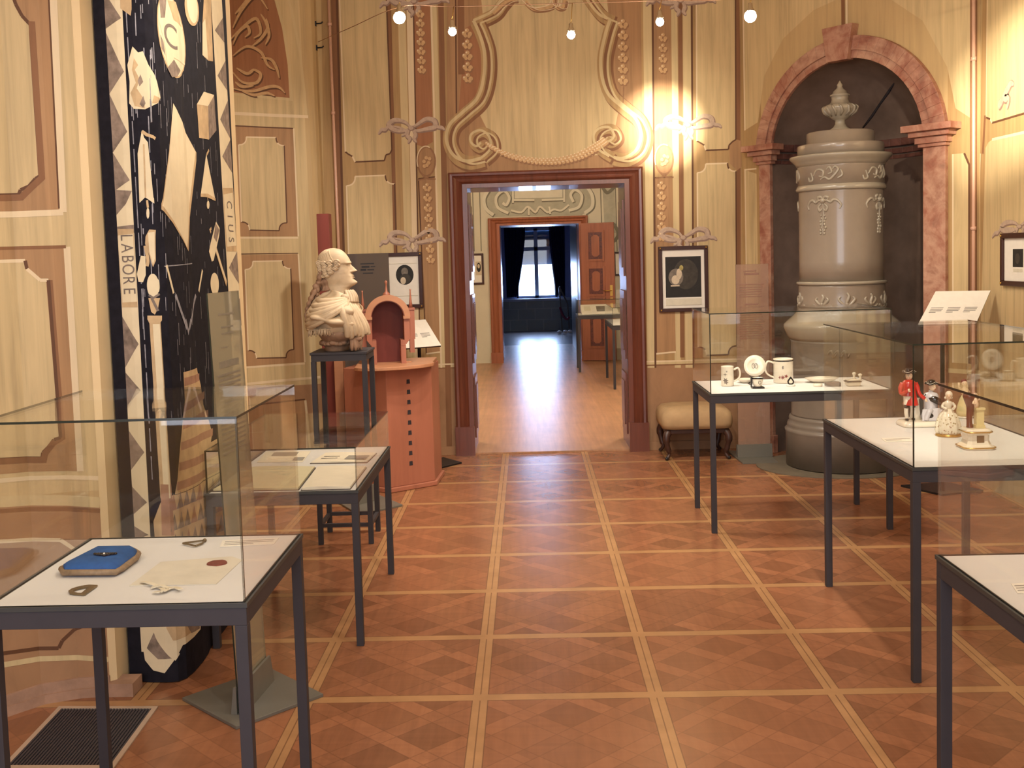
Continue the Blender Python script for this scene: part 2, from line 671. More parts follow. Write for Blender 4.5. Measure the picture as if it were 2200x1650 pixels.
def marble():
    t = NT('red_marble_painting')
    v = t.coord((1, 1, 1))
    a = t.noise(v, 2.4, 7, .62, 1.8)
    b = t.noise(v, 8, 5, .6, .8)
    c1 = t.ramp(a, [(.34, srgb(126, 74, 60)), (.44, srgb(160, 102, 82)), (.54, srgb(184, 140, 116)), (.66, srgb(142, 88, 70))])
    c = t.mix(.35, c1, t.ramp(b, [(.38, srgb(142, 90, 72)), (.60, srgb(204, 166, 140))]))
    return t.done(c, .5, 0, .35)


M['marble'] = marble()


def parquet(name, T=0.64, base=(150, 100, 70), strip=(174, 130, 88), full=True):
    """square panels framed by pale double planks; inside each a lattice of diagonal bars over small squares"""
    t = NT(name)
    g = t.n('ShaderNodeNewGeometry')
    sp = t.n('ShaderNodeSeparateXYZ')
    t.l(g.outputs['Position'], sp.inputs[0])
    u = t.f('DIVIDE', sp.outputs[0], T)
    v = t.f('DIVIDE', sp.outputs[1], T)
    p = t.f('FRACT', u)
    q = t.f('FRACT', v)
    tri = lambda x: t.f('ABSOLUTE', t.f('SUBTRACT', t.f('FRACT', t.f('ADD', x, .5)), .5))   # distance to nearest integer
    du, dv = tri(u), tri(v)
    sw = .044
    fr_u = t.f('LESS_THAN', du, sw)
    fr_v = t.f('LESS_THAN', dv, sw)
    frame = t.f('MAXIMUM', fr_u, fr_v)
    seam = t.f('MAXIMUM', t.f('MULTIPLY', t.f('LESS_THAN', du, .0035), t.f('SUBTRACT', 1.0, t.f('MULTIPLY', fr_v, 1.0))), t.f('LESS_THAN', t.f('ABSOLUTE', t.f('SUBTRACT', t.f('MINIMUM', du, dv), sw)), .003))
    s = t.f('MULTIPLY', t.f('ADD', p, q), 2.0)
    d = t.f('MULTIPLY', t.f('SUBTRACT', p, q), 2.0)
    ds, dd = tri(s), tri(d)
    bar_s = t.f('LESS_THAN', ds, .155)
    bar_d = t.f('LESS_THAN', dd, .155)
    cs, cdg = t.f('ROUND', s), t.f('ROUND', d)
    par = t.f('MODULO', t.f('ABSOLUTE', t.f('ADD', cs, cdg)), 2.0)
    over_s = t.f('MULTIPLY', bar_s, t.f('SUBTRACT', 1.0, t.f('MULTIPLY', bar_d, par)))
    over_d = t.f('MULTIPLY', bar_d, t.f('SUBTRACT', 1.0, over_s))
    tu, tv = t.f('FLOOR', u), t.f('FLOOR', v)

    def rnd(a, b, c):
        cb = t.n('ShaderNodeCombineXYZ')
        t.put(a, cb.inputs[0])
        t.put(b, cb.inputs[1])
        t.put(c, cb.inputs[2])
        wn = t.n('ShaderNodeTexWhiteNoise')
        t.l(cb.outputs[0], wn.inputs[0])
        return wn.outputs[0]
    tile = t.f('ADD', t.f('MULTIPLY', tu, 7.13), t.f('MULTIPLY', tv, 3.71))
    r_cell = rnd(t.f('FLOOR', s), t.f('FLOOR', d), tile)
    r_s = rnd(cs, t.f('FLOOR', t.f('MULTIPLY', d, 1.0)), t.f('ADD', tile, 11.3))
    r_d = rnd(cdg, t.f('FLOOR', s), t.f('ADD', tile, 29.7))
    r_t = rnd(tu, tv, 2.0)
    B = srgb(*base)
    cell = t.ramp(r_cell, [(0, mul(B, .76)), (.5, mul(B, .90)), (1, mul(B, 1.10))])
    cb_s = t.ramp(r_s, [(0, mul(B, .92)), (1, mul(B, 1.22))])
    cb_d = t.ramp(r_d, [(0, mul(B, .88)), (1, mul(B, 1.18))])
    c = t.mix(over_s, cell, cb_s)
    c = t.mix(over_d, c, cb_d)
    edge = t.f('MULTIPLY', t.f('MINIMUM', t.f('ABSOLUTE', t.f('SUBTRACT', ds, .155)), t.f('ABSOLUTE', t.f('SUBTRACT', dd, .155))), 1.0)
    joint = t.f('LESS_THAN', edge, .010)
    c = t.mix(t.f('MULTIPLY', joint, .38), c, mul(B, .45))
    gr = t.noise(t.coord((34, 3, 1), (0, 0, PI / 4)), 1.0, 4)
    gr2 = t.noise(t.coord((3, 34, 1), (0, 0, PI / 4)), 1.0, 4)
    c = t.mix(.5, c, t.ramp(gr, [(.3, (.74, .72, .70)), (.7, (1.08, 1.06, 1.04))]), 'MULTIPLY')
    c = t.mix(.35, c, t.ramp(gr2, [(.3, (.74, .72, .70)), (.7, (1.08, 1.06, 1.04))]), 'MULTIPLY')
    c = t.mix(t.f('MULTIPLY', t.f('GREATER_THAN', r_t, .55), .22), c, mul(B, 1.12))
    SC = srgb(*strip)
    gs = t.noise(t.coord((7, 7, 1)), 1.0, 4)
    sc = t.ramp(gs, [(.3, mul(SC, .86)), (.7, mul(SC, 1.1))])
    c = t.mix(frame, c, sc)
    c = t.mix(t.f('MULTIPLY', seam, .6), c, mul(B, .33))
    rough = t.f('MULTIPLY_ADD', t.noise(t.coord((3, 3, 1)), 1.0, 4), .16, .15)
    m = t.done(c, rough, 0, .36)
    t.bump(t.f('SUBTRACT', t.noise(t.coord((5, 5, 1)), 1.0, 3), t.f('MULTIPLY', seam, .5)), .10, .004)
    return m


M['parquet'] = parquet('parquet_panels')


def planks(name, c, rough=.3, dens=7):
    t = NT(name)
    v = t.coord((dens * 4, 1.4, 1))
    nz = t.noise(v, 1.0, 5)
    big = t.noise(t.coord((2.4, 2.4, 1)), 1.0, 3)
    col = t.mix(.5, t.ramp(nz, [(.3, mul(c, .8)), (.7, mul(c, 1.12))]), t.ramp(big, [(.35, (.74, .72, .7)), (.65, (1.1, 1.08, 1.05))]), 'MULTIPLY')
    m = t.done(col, rough, 0, .30)
    t.bump(nz, .12, .003)
    return m


M['floor2'] = planks('waxed_oak_floor', srgb(182, 138, 104), .33)
M['floor3'] = planks('dark_oak_floor', srgb(120, 112, 112), .26)

# ------------------------------------------------------------------ the room
H = 4.05
Y0 = 0.5
WALLS = []


def wall_from_plan(name, plan, z0, z1, mat, th=.12, flip=False):
    s = Surf(plan, flip)
    b = MB()
    for i in range(len(plan) - 1):
        a, c = s.at(s.s[i], 0), s.at(s.s[i + 1] - 1e-6, 0)
        d = (c - a).normalized()
        n = Vector((d.y, -d.x, 0)) * (-1 if flip else 1)
        e = 0.0
        lo = [a, c, c - n * th, a - n * th]
        b.hexa([Vector((p.x, p.y, z0)) for p in lo], [Vector((p.x, p.y, z1)) for p in lo])
    o = b.build(name, mat, kind='structure')
    return s, o


b = MB()
b.add([(-3.3, -9.8, 0), (3.5, -9.8, 0), (3.5, 0.80, 0), (-3.3, 0.80, 0), (-3.3, -9.8, -.1), (3.5, -9.8, -.1), (3.5, .80, -.1), (-3.3, .80, -.1)],
      [(0, 1, 2, 3), (7, 6, 5, 4), (0, 4, 5, 1), (1, 5, 6, 2), (2, 6, 7, 3), (3, 7, 4, 0)])
b.build('floor', M['parquet'], kind='structure')
box('ceiling', (-3.3, -9.8, H), (3.6, 1.3, H + .1), M['ceil'], kind='structure')

# back wall with the door opening
b = MB()
b.box((-1.62, Y0, 0), (-.30, 1.10, H))
b.box((1.06, Y0, 0), (2.02, 1.10, H))
b.box((-.30, Y0, 2.22), (1.06, 1.10, H))
wall_back = b.build('wall_back', M['wall'], kind='structure')
SB = Surf([(-1.62, Y0), (1.95, Y0)])

PLAN_A = [(-2.6, -9.7), (-2.6, -6.2), (-2.35, -5.6), (-2.02, -5.02), (-1.85, -4.73), (-1.733, -4.579), (-1.638, -4.463), (-1.52, -4.408), (-1.405, -4.392)]
SA, wall_left = wall_from_plan('wall_left', PLAN_A, 0, H, M['wall'])
box('wall_left_pier', (-1.60, -4.24, 0), (-1.20, -2.98, H), M['plaster'], kind='structure')
b = MB()
b.add([(-1.407, -4.394, 0), (-1.386, -4.372, 0), (-1.384, -4.20, 0), (-1.50, -4.20, 0), (-1.407, -4.394, H), (-1.386, -4.372, H), (-1.384, -4.20, H), (-1.50, -4.20, H)],
      [(0, 1, 5, 4), (1, 2, 6, 5), (2, 3, 7, 6), (3, 0, 4, 7), (4, 5, 6, 7), (3, 2, 1, 0)])
b.build('trim_1', M['plaster'], kind='structure')
wall_from_plan('wall_left_return', [(-1.55, -2.98), (-3.05, -2.98), (-3.05, -.5)], 0, H, M['plaster'], flip=True)
PLAN_B = [(-3.05, -.62), (-2.6, -.13), (-2.2, .10), (-1.8, .25), (-1.53, .325), (-1.475, .345), (-1.435, .375), (-1.418, .42), (-1.415, .52)]
SBL, wall_bl = wall_from_plan('wall_back_left', PLAN_B, 0, H, M['wall'])

# right-hand oblique wall with the arched niche
P0, Q0 = Vector((1.95, .5)), Vector((3.2, -1.05))
SC_ = Surf([P0, Q0])
LC = SC_.s[-1]
NT0, NT1, NC, NR, NZ = .303, 1.604, .9535, .6505, 2.315
b = MB()
N24 = 24
arc = [(NC - NR * math.cos(PI * i / N24), NZ + NR * math.sin(PI * i / N24)) for i in range(N24 + 1)]
wp = lambda s, z, o=0.0: SC_.at(s, z, o)


def quad_sz(b, a, c, m=0):
    b.add([wp(a[0], a[1]), wp(c[0], a[1]), wp(c[0], c[1]), wp(a[0], c[1])], [(0, 1, 2, 3)], m)


quad_sz(b, (-.03, 0), (NT0, H))
quad_sz(b, (NT1, 0), (LC + .03, H))
for (a0, z0), (a1, z1) in zip(arc, arc[1:]):
    b.add([wp(a0, z0), wp(a1, z1), wp(a1, H), wp(a0, H)], [(0, 1, 2, 3)], 0)
# the niche: curved back, half dome
DEP = .62
NK = 20
rings = []
zs = [0, .8, 1.6, NZ]
def npt(a, z, k=1.0):
    return wp(NC - NR * k * math.cos(a), z, -DEP * k * math.sin(a))
for z in zs:
    rings.append([npt(PI * i / NK, z) for i in range(NK + 1)])
for j in range(1, 9):
    f = PI / 2 * j / 8
    rings.append([npt(PI * i / NK, NZ + NR * math.sin(f), max(.001, math.cos(f))) for i in range(NK + 1)])
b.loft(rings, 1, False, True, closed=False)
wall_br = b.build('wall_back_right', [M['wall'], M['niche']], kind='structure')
SR, wall_right = wall_from_plan('wall_right', [(3.2, -1.05), (3.2, -9.7)], 0, H, M['wall'])
box('wall_rear', (-2.7, -9.7, 0), (3.3, -9.6, H), M['plaster'], kind='structure')

# skirting, worn where the left wall meets the floor
b = MB()
for i in range(1, len(PLAN_A) - 1):
    for z0, z1, o in ((0, .035, .022), (.035, .075, .012)):
        p = [SA.at(SA.s[i], z0, o), SA.at(SA.s[i + 1] - 1e-5, z0, o), SA.at(SA.s[i + 1] - 1e-5, z0, -.01), SA.at(SA.s[i], z0, -.01)]
        b.hexa(p, [Vector((q.x, q.y, z1)) for q in p])
b.box((-1.43, -4.42, 0), (-1.31, -4.32, .05))
b.build('baseboard_left', M['dirty'], kind='structure')
b = MB()
for x0, x1 in ((-1.415, -.40), (1.16, 1.955)):
    b.box((x0, .485, 0), (x1, Y0 + .002, .07))
b.build('baseboard_back', M['dado'], kind='structure')

# ------------------------------------------------------------------ second and third rooms
b = MB()
b.box((-2.7, .80, -.1), (2.7, 8.2, 0))
b.build('floor_second_room', M['floor2'], kind='structure')
M['wall2'] = flat('pale_grey_green_wall', srgb(206, 196, 172), .8, 0, .05, 3)
M['wall2d'] = flat('grey_painted_scroll', srgb(172, 166, 146), .8, 0, .08, 12)
M['wall2l'] = flat('grey_painted_line', srgb(120, 114, 98), .8, 0, .08, 12)
M['wall2h'] = flat('pale_painted_light', srgb(214, 206, 184), .8, 0, .04, 12)
Y2 = 8.2
b = MB()
b.box((-2.7, Y2, 0), (-.26, 8.9, H))
b.box((1.05, Y2, 0), (2.7, 8.9, H))
b.box((-.26, Y2, 2.12), (1.05, 8.9, H))
wall_2 = b.build('wall_second_room_back', M['wall2'], kind='structure')
box('wall_second_room_left', (-2.8, 1.1, 0), (-2.7, 8.9, H), M['wall2'], kind='structure')
box('wall_second_room_right', (2.7, 1.1, 0), (2.8, 8.9, H), M['wall2'], kind='structure')
box('ceiling_second_room', (-2.8, 1.1, H), (2.8, 8.9, H + .1), M['ceil'], kind='structure')
S2 = Surf([(-2.7, Y2), (2.7, Y2)])
M['navy'] = flat('dark_blue_grey_wall', srgb(120, 134, 176), .5, 0, .1, 4)
M['jamb'] = flat('dark_varnished_jamb', srgb(78, 74, 84), .34, 0, .1, 6)
box('floor_passage', (-.30, Y2, -.1), (1.08, 11.4, 0), M['floor2'], kind='structure')
box('floor_third_room', (-1.5, 11.4, -.1), (2.6, 15.3, -.001), M['floor3'], kind='structure')
b = MB()
b.box((-.36, 8.9, 0), (-.235, 11.4, 2.5))
b.box((1.0, 8.9, 0), (1.12, 11.4, 2.5))
b.box((-.36, 8.9, 2.13), (1.12, 11.4, 2.5))
b.build('wall_passage', M['jamb'], kind='structure')
b = MB()
WX0, WX1, WZ0, WZ1 = -.03, .86, .70, 2.2
b.box((-1.5, 15.3, 0), (WX0, 15.5, 3.2))
b.box((WX1, 15.3, 0), (2.6, 15.5, 3.2))
b.box((WX0, 15.3, 0), (WX1, 15.5, WZ0))
b.box((WX0, 15.3, WZ1), (WX1, 15.5, 3.2))
b.box((-1.6, 11.3, 0), (-1.5, 15.5, 3.2))
b.box((2.6, 11.3, 0), (2.7, 15.5, 3.2))
b.box((-1.6, 11.3, 3.2), (2.7, 15.5, 3.3))
b.box((-1.6, 11.3, 0), (-.36, 11.4, 3.2))
b.box((1.12, 11.3, 0), (2.7, 11.4, 3.2))
b.box((-.36, 11.3, 2.5), (1.12, 11.4, 3.2))
b.build('wall_third_room', M['navy'], kind='structure')


def tiles():
    t = NT('teal_glazed_tiles')
    v = t.coord((1, 1, 1))
    sx = t.n('ShaderNodeSeparateXYZ')
    t.l(v, sx.inputs[0])
    cb = t.n('ShaderNodeCombineXYZ')
    t.l(sx.outputs[0], cb.inputs[0])
    t.l(sx.outputs[2], cb.inputs[1])
    br = t.n('ShaderNodeTexBrick')
    t.l(cb.outputs[0], br.inputs[0])
    br.inputs['Color1'].default_value = (*srgb(56, 80, 92), 1)
    br.inputs['Color2'].default_value = (*srgb(66, 90, 100), 1)
    br.inputs['Mortar'].default_value = (*srgb(96, 112, 118), 1)
    br.inputs['Scale'].default_value = 1.0
    br.inputs['Mortar Size'].default_value = .008
    br.inputs['Brick Width'].default_value = .36
    br.inputs['Row Height'].default_value = .235
    return t.done(br.outputs[0], .3, 0, .4)


M['tiles'] = tiles()
b = MB()
b.box((-1.5, 15.22, 0), (2.6, 15.298, .64))
b.build('trim_2', M['tiles'], kind='structure')
box('trim_3', (-.32, 15.14, .64), (1.12, 15.30, .69), flat('grey_window_sill', srgb(150, 158, 170), .4), kind='structure')
# window: frame, blind, mullion
M['winframe'] = flat('grey_white_window_paint', srgb(150, 158, 168), .45, 0, .05, 6)
win = MB()
for x0, x1, z0, z1 in ((WX0, WX0 + .05, WZ0, WZ1), (WX1 - .05, WX1, WZ0, WZ1), (WX0, WX1, WZ0, WZ0 + .05), (WX0, WX1, WZ1 - .05, WZ1), (.375, .455, WZ0, WZ1), (WX0, WX1, 1.72, 1.80)):
    win.box((x0, 15.36, z0), (x1, 15.42, z1))
window = win.build('window_1', M['winframe'], kind='structure')
bl = MB()
bl.box((WX0 + .05, 15.43, 1.42), (WX1 - .05, 15.445, WZ1 - .05))
bt = NT('blue_roller_blind')
M['blind'] = bt.done(bt.ramp(bt.noise(bt.coord(), 8, 3), [(.3, srgb(52, 80, 110)), (.7, srgb(60, 92, 122))]), .7)
bl.build('roller_blind', M['blind'], window)
pn = MB()
pn.box((WX0 + .04, 15.385, WZ0 + .04), (WX1 - .04, 15.392, WZ1 - .04))
pn.build('window_pane', M['glass'], window)

# ------------------------------------------------------------------ illusionistic wall painting
PM = ['p_light', 'p_mid', 'p_rose', 'p_dark', 'p_line', 'p_hi', 'p_cream', 'p_lilac', 'p_lilacd', 'p_orna', 'p_ornad', 'p_sienna', 'dado', 'marble', 'wall2d', 'wall2l', 'wall2h', 'plaster']
IX = {k: i for i, k in enumerate(PM)}
PMAT = [M[k] for k in PM]
LT, MD, RO, DK, LN, HI, CR_, LI, LD, OR, OD, SI, DA, MA = range(14)


def panel(pt, px, fill, w=.012, hi=HI, dk=LN, layer=2):
    """raised panel: fill, cream line towards the light (left / top), brown line away from it"""
    pt.fill(px, fill, layer)
    n = len(px)
    cx = sum(p[0] for p in px) / n
    cy = sum(p[1] for p in px) / n
    for i in range(n):
        a, c = px[i], px[(i + 1) % n]
        mx, my = (a[0] + c[0]) / 2 - cx, (a[1] + c[1]) / 2 - cy
        # outward normal in the picture of the panel
        ex, ey = c[0] - a[0], c[1] - a[1]
        nx, ny = -ey, ex
        if nx * mx + ny * my < 0:
            nx, ny = -nx, -ny
        lit = (nx + ny) < 0
        pt.stroke([a, c], w, hi if lit else dk, layer + 1)


def vband(pt, xt, xb, wt, m, y0=-30, y1=790, layer=1):
    """vertical painted band: centre xt at y=0, xb at y=780, width in px"""
    f = lambda y: xt + (xb - xt) * y / 780
    pt.fill([(f(y0) - wt / 2, y0), (f(y0) + wt / 2, y0), (f(y1) + wt / 2, y1), (f(y1) - wt / 2, y1)], m, layer)


def bow(pt, x, y, k=1.0, tilt=0.0):
    T = lambda pts: [(x + k * a, y + k * b + tilt * a) for a, b in pts]
    def rib(pts, w=.05):
        pt.stroke(T(pts), w * k, LD, 5, smooth=6, taper=True)
        pt.stroke(T([(a - 1, b - 2) for a, b in pts]), w * k * .72, LI, 6, smooth=6, taper=True)
    rib([(0, 2), (-14, -12), (-36, -17), (-50, -8), (-40, 4), (-18, 8), (0, 2)], .052)
    rib([(0, 2), (14, -6), (34, -18), (52, -14), (54, 0), (38, 4), (14, 8), (0, 2)], .052)
    rib([(-48, -8), (-58, 4), (-66, 4), (-74, 14)], .04)
    rib([(52, -12), (60, 0), (70, 2), (76, 8)], .036)
    rib([(-3, 4), (-9, 18), (-3, 26), (-7, 36)], .04)
    rib([(3, 4), (10, 16), (7, 26), (12, 34)], .04)
    rib([(-42, -4), (-22, 2), (-10, 12), (-22, 20)], .03)
    pt.blob(x, y + 1 * k, 8 * k, 6 * k, LD, 7)
    pt.blob(x - 1, y, 6 * k, 4.5 * k, LI, 8)


def bells(pt, x, y0, y1, k=1.0, lean=.03, n=None):
    """string of painted bellflowers"""
    n = n or max(2, int((y1 - y0) / (22 * k)))
    st = (y1 - y0) / n
    for i in range(n):
        y = y0 + st * (i + .5)
        xx = x + lean * (y - y0)
        for dx, dy, r in ((0, -st * .28, 5), (-6, 0, 5.2), (6, 1, 5.2), (-3, st * .22, 4.2), (4, st * .26, 4.0)):
            pt.blob(xx + (dx + 1.6) * k, y + dy + 2.2, r * k, r * 1.05 * k, OD, 5)
        for dx, dy, r in ((0, -st * .28, 4.4), (-6, 0, 4.6), (6, 1, 4.6), (-3, st * .22, 3.6), (4, st * .26, 3.4)):
            pt.blob(xx + dx * k, y + dy, r * k, r * k, OR, 6)
        pt.blob(xx - 2 * k, y - st * .30, 1.8 * k, 1.8 * k, HI, 7)
        pt.blob(xx - 8 * k, y - 2, 1.8 * k, 1.8 * k, HI, 7)


def scroll(pt, px, w, cols=(DK, MD, CR_), layer=3, sh=(4, 4), smooth=8):
    """moulded band: shadow, body, groove and light line"""
    d, c, h = cols
    pt.stroke([(x + sh[0], y + sh[1]) for x, y in px], w * 1.12, d, layer, smooth=smooth)
    pt.stroke(px, w, c, layer + 1, smooth=smooth)
    pt.stroke([(x + 2.5, y + 2.5) for x, y in px], w * .26, d, layer + 2, smooth=smooth)
    pt.stroke([(x - 7, y - 4) for x, y in px], w * .24, h, layer + 2, smooth=smooth)
    pt.stroke([(x + 8, y + 2) for x, y in px], w * .16, h, layer + 3, smooth=smooth)


# ---- back wall
pt = Paint(SB)
# base fields
pt.fill([(690, -40), (965, -40), (985, 790), (700, 790)], MD, 0)
pt.fill([(960, -40), (1400, -40), (1400, 366), (960, 376)], RO, 0)
pt.fill([(1376, -40), (1600, -40), (1600, 790), (1388, 790)], MD, 0)
# dado
pt.fill([(700, 796), (985, 788), (990, 990), (690, 990)], DA, 1)
pt.fill([(1388, 784), (1620, 778), (1640, 980), (1390, 975)], DA, 1)
for seg in ([(735, 793), (978, 787)], [(1388, 782), (1600, 776)]):
    pt.stroke([(x, y - 1) for x, y in seg], .030, CR_, 2)
    pt.stroke([(x, y - 5) for x, y in seg], .012, HI, 3)
    pt.stroke([(x, y + 3) for x, y in seg], .010, DK, 3)
# left field
vband(pt, 717, 737, 12, DK, layer=1)
vband(pt, 724, 745, 5, LN, layer=1)
panel(pt, [(728, -40), (829, -40), (842, 322), (838, 330), (829, 333), (826, 345), (763, 348), (757, 336), (748, 331), (742, 326)], LT)
panel(pt, notched(744, 380, 847, 766, 16, slant=(12, -4)), LT)
vband(pt, 836, 856, 8, DK, layer=2)
vband(pt, 847, 868, 14, MD, layer=2)
vband(pt, 862, 884, 16, CR_, layer=2)
vband(pt, 880, 898, 14, HI, layer=2)
vband(pt, 888, 903, 3, LN, layer=4)
pt.fill([(888, -40), (923, -40), (930, 305), (911, 316), (893, 310)], SI, 3)
pt.fill([(899, 384), (935, 380), (948, 756), (916, 760)], RO, 3)
pt.stroke([(899, 384), (916, 760)], .010, LN, 4)
pt.stroke([(916, 760), (948, 756)], .012, HI, 4)
pt.stroke([(899, 384), (935, 380)], .010, LN, 4)
vband(pt, 931, 953, 13, CR_, layer=2)
vband(pt, 926, 948, 4, HI, layer=4)
vband(pt, 947, 962, 12, DK, layer=2, y1=960)
vband(pt, 979, 984, 3, LN, y1=250, layer=2)
vband(pt, 990, 998, 14, DK, y1=160, layer=2)
# right field
vband(pt, 1390, 1400, 18, CR_, layer=2)
vband(pt, 1402, 1408, 4, LN, layer=4)
pt.fill([(1404, -40), (1441, -40), (1444, 300), (1426, 314), (1405, 308)], RO, 3)
pt.fill([(1406, 382), (1444, 380), (1452, 756), (1410, 760)], RO, 3)
pt.stroke([(1406, 382), (1410, 760)], .010, LN, 4)
pt.stroke([(1410, 760), (1452, 756)], .014, HI, 4)
pt.stroke([(1406, 382), (1444, 380)], .010, LN, 4)
vband(pt, 1448, 1456, 13, CR_, layer=2)
vband(pt, 1461, 1466, 9, DK, layer=2, y1=768)
vband(pt, 1475, 1481, 17, CR_, layer=2)
vband(pt, 1486, 1490, 4, LN, layer=3)
panel(pt, [(1496, -40), (1580, -40), (1581, 300), (1574, 304), (1566, 312), (1565, 321), (1516, 323), (1513, 312), (1503, 306), (1497, 303)], LT)
panel(pt, notched(1498, 353, 1581, 764, 15, slant=(2, -3)), LT)
pt.fill([(1566, 310), (1584, 300), (1600, 306), (1609, 330), (1600, 352), (1584, 366), (1568, 352)], RO, 3)
vband(pt, 1586, 1588, 8, DK, layer=2)
# oval medallions and ties
for ox, oy in ((916, 347), (1427, 343)):
    ring_ = [(ox + 19 * math.cos(t), oy + 31 * math.sin(t)) for t in (2 * PI * i / 28 for i in range(28))]
    pt.fill(ring_, RO, 4)
    pt.stroke(ring_, .014, OD, 5, closed=True)
    pt.stroke([(x - 1, y - 2) for x, y in ring_[12:24]], .009, HI, 6)
    for dx, dy in ((-5, 0), (5, 3), (0, -8), (1, 8), (-4, 10), (7, -6)):
        pt.blob(ox + dx + 1, oy + dy + 1, 5, 5, OD, 6)
        pt.blob(ox + dx, oy + dy, 4, 4, OR, 7)
    pt.stroke([(ox - 14, oy + 22), (ox, oy + 36), (ox + 20, oy + 38)], .012, OD, 6, smooth=5)
    pt.stroke([(ox + 14, oy + 22), (ox, oy + 36), (ox - 18, oy + 40)], .012, OD, 6, smooth=5)
for x, y0, y1, ln in ((902, 20, 160, .03), (917, 392, 568, .05), (1424, 70, 160, .0), (1421, 388, 520, .0)):
    bells(pt, x, y0, y1, .9, ln)
for x, y, k, tl in ((884, 275, .95, -.02), (886, 515, .95, -.03), (890, 2, 1.0, -.03), (1478, 268, .95, .0), (1468, 510, .95, .0), (1462, 0, 1.0, .0)):
    bow(pt, x, y, k, tl)
# the great scrolled frame over the door
pt.fill([(1030, -40), (1300, -40), (1310, 60), (1300, 150), (1330, 232), (1310, 330), (1190, 345), (1075, 335), (1030, 245), (1048, 160), (1040, 60)], LT, 2)
pt.fill([(1000, 60), (1040, 40), (1048, 175), (1010, 235), (985, 245)], SI, 1)
L_ = [(1112, -30), (1080, 8), (1062, 30), (1024, 48), (1035, 72), (1047, 112), (1047, 165), (1033, 214), (1000, 246), (973, 272), (966, 304), (980, 336), (1008, 350), (1040, 344), (1060, 324), (1058, 298), (1040, 284), (1020, 292), (1018, 308), (1030, 318), (1040, 310)]
R_ = [(1246, -30), (1276, 14), (1296, 36), (1318, 46), (1308, 76), (1298, 124), (1300, 168), (1314, 206), (1344, 234), (1372, 258), (1384, 292), (1374, 326), (1346, 344), (1316, 340), (1290, 322), (1282, 296), (1294, 280), (1316, 278), (1326, 296), (1314, 308), (1302, 302)]
for Lp in (L_, R_):
    scroll(pt, Lp[:4], .09)
    scroll(pt, Lp[3:14], .108, layer=4)
    scroll(pt, Lp[13:], .078, layer=5)
bells(pt, 1003, 60, 180, 1.05, .02)
bells(pt, 1338, 40, 185, 1.05, .0)
pt.stroke([(1340, 182), (1338, 232)], .008, OD, 5)
fest = bez([(1050, 312, 0), (1090, 332, 0), (1140, 344, 0), (1190, 346, 0), (1240, 336, 0), (1280, 316, 0), (1300, 302, 0)], 6)
for i, p in enumerate(fest):
    for dx, dy, r in ((0, 0, 5), (4, 5, 4), (-4, -4, 4)):
        pt.blob(p.x + dx + 2, p.y + dy + 3, r, r, OD, 7)
        pt.blob(p.x + dx, p.y + dy, r * .9, r * .85, OR, 8)
        pt.blob(p.x + dx - 1.5, p.y + dy - 2, r * .4, r * .35, HI, 9)
# crest hanging over the middle
for pts in ([(1128, 4), (1150, 20), (1186, 14), (1190, -10)], [(1190, -10), (1196, 14), (1210, 16), (1214, 0)], [(1060, 30), (1090, 4), (1112, 0)]):
    scroll(pt, pts, .03, (OD, OR, HI), 5, (2, 3))
pt.mb.build('wall_painting', PMAT, wall_back)

# ---- left wall, large near panels
pa = Paint(SA)
pa.smax = SA.s[-1] - .002
pa.fill([(-260, -120), (172, -120), (281, 1050), (-260, 1130)], LT, 0)
pa.fill([(-260, -150), (108, -150), (136, 456), (-260, 466)], RO, 1)
pa.stroke([(108, -150), (136, 456)], .026, HI, 2)
pa.stroke([(-260, 466), (136, 456)], .022, HI, 2)
pa.stroke([(98, -150), (127, 448)], .006, LN, 2)
panel(pa, [(-220, -60), (10, -60), (34, 10), (47, 34), (58, 46), (66, 54), (66, 70), (86, 378), (76, 384), (62, 400), (44, 408), (40, 418), (-220, 424)], LT, .012)
pa.stroke([(68, 46), (90, 382), (66, 404), (46, 424), (-220, 430)], .022, DK, 3)
pa.fill([(-260, 540), (142, 530), (171, 1012), (-260, 1046)], RO, 1)
pa.stroke([(144, 530), (173, 1012)], .024, HI, 2)
pa.stroke([(-260, 538), (142, 530)], .012, DK, 2)
panel(pa, [(-220, 568), (54, 560), (58, 578), (70, 588), (86, 602), (104, 602), (130, 940), (116, 944), (104, 960), (92, 972), (90, 984), (-220, 1000)], LT, .012)
pa.stroke([(106, 602), (134, 940), (114, 952), (97, 974), (94, 988), (-220, 1006)], .022, DK, 3)
pa.stroke([(-260, 1060), (276, 1024)], .016, HI, 2)
pa.fill([(-260, 1112), (282, 1086), (300, 1480), (-260, 1580)], DA, 1)
pa.stroke([(-260, 1098), (282, 1076)], .04, CR_, 2)
pa.stroke([(-260, 1122), (282, 1094)], .016, DK, 3)
panel(pa, [(-220, 1180), (130, 1160), (160, 1180), (180, 1200), (190, 1340), (160, 1352), (134, 1376), (126, 1392), (-220, 1440)], DA, .014, layer=2)
pa.stroke([(-260, 1480), (240, 1416)], .02, CR_, 3)
pa.mb.build('wall_painting', PMAT, wall_left)

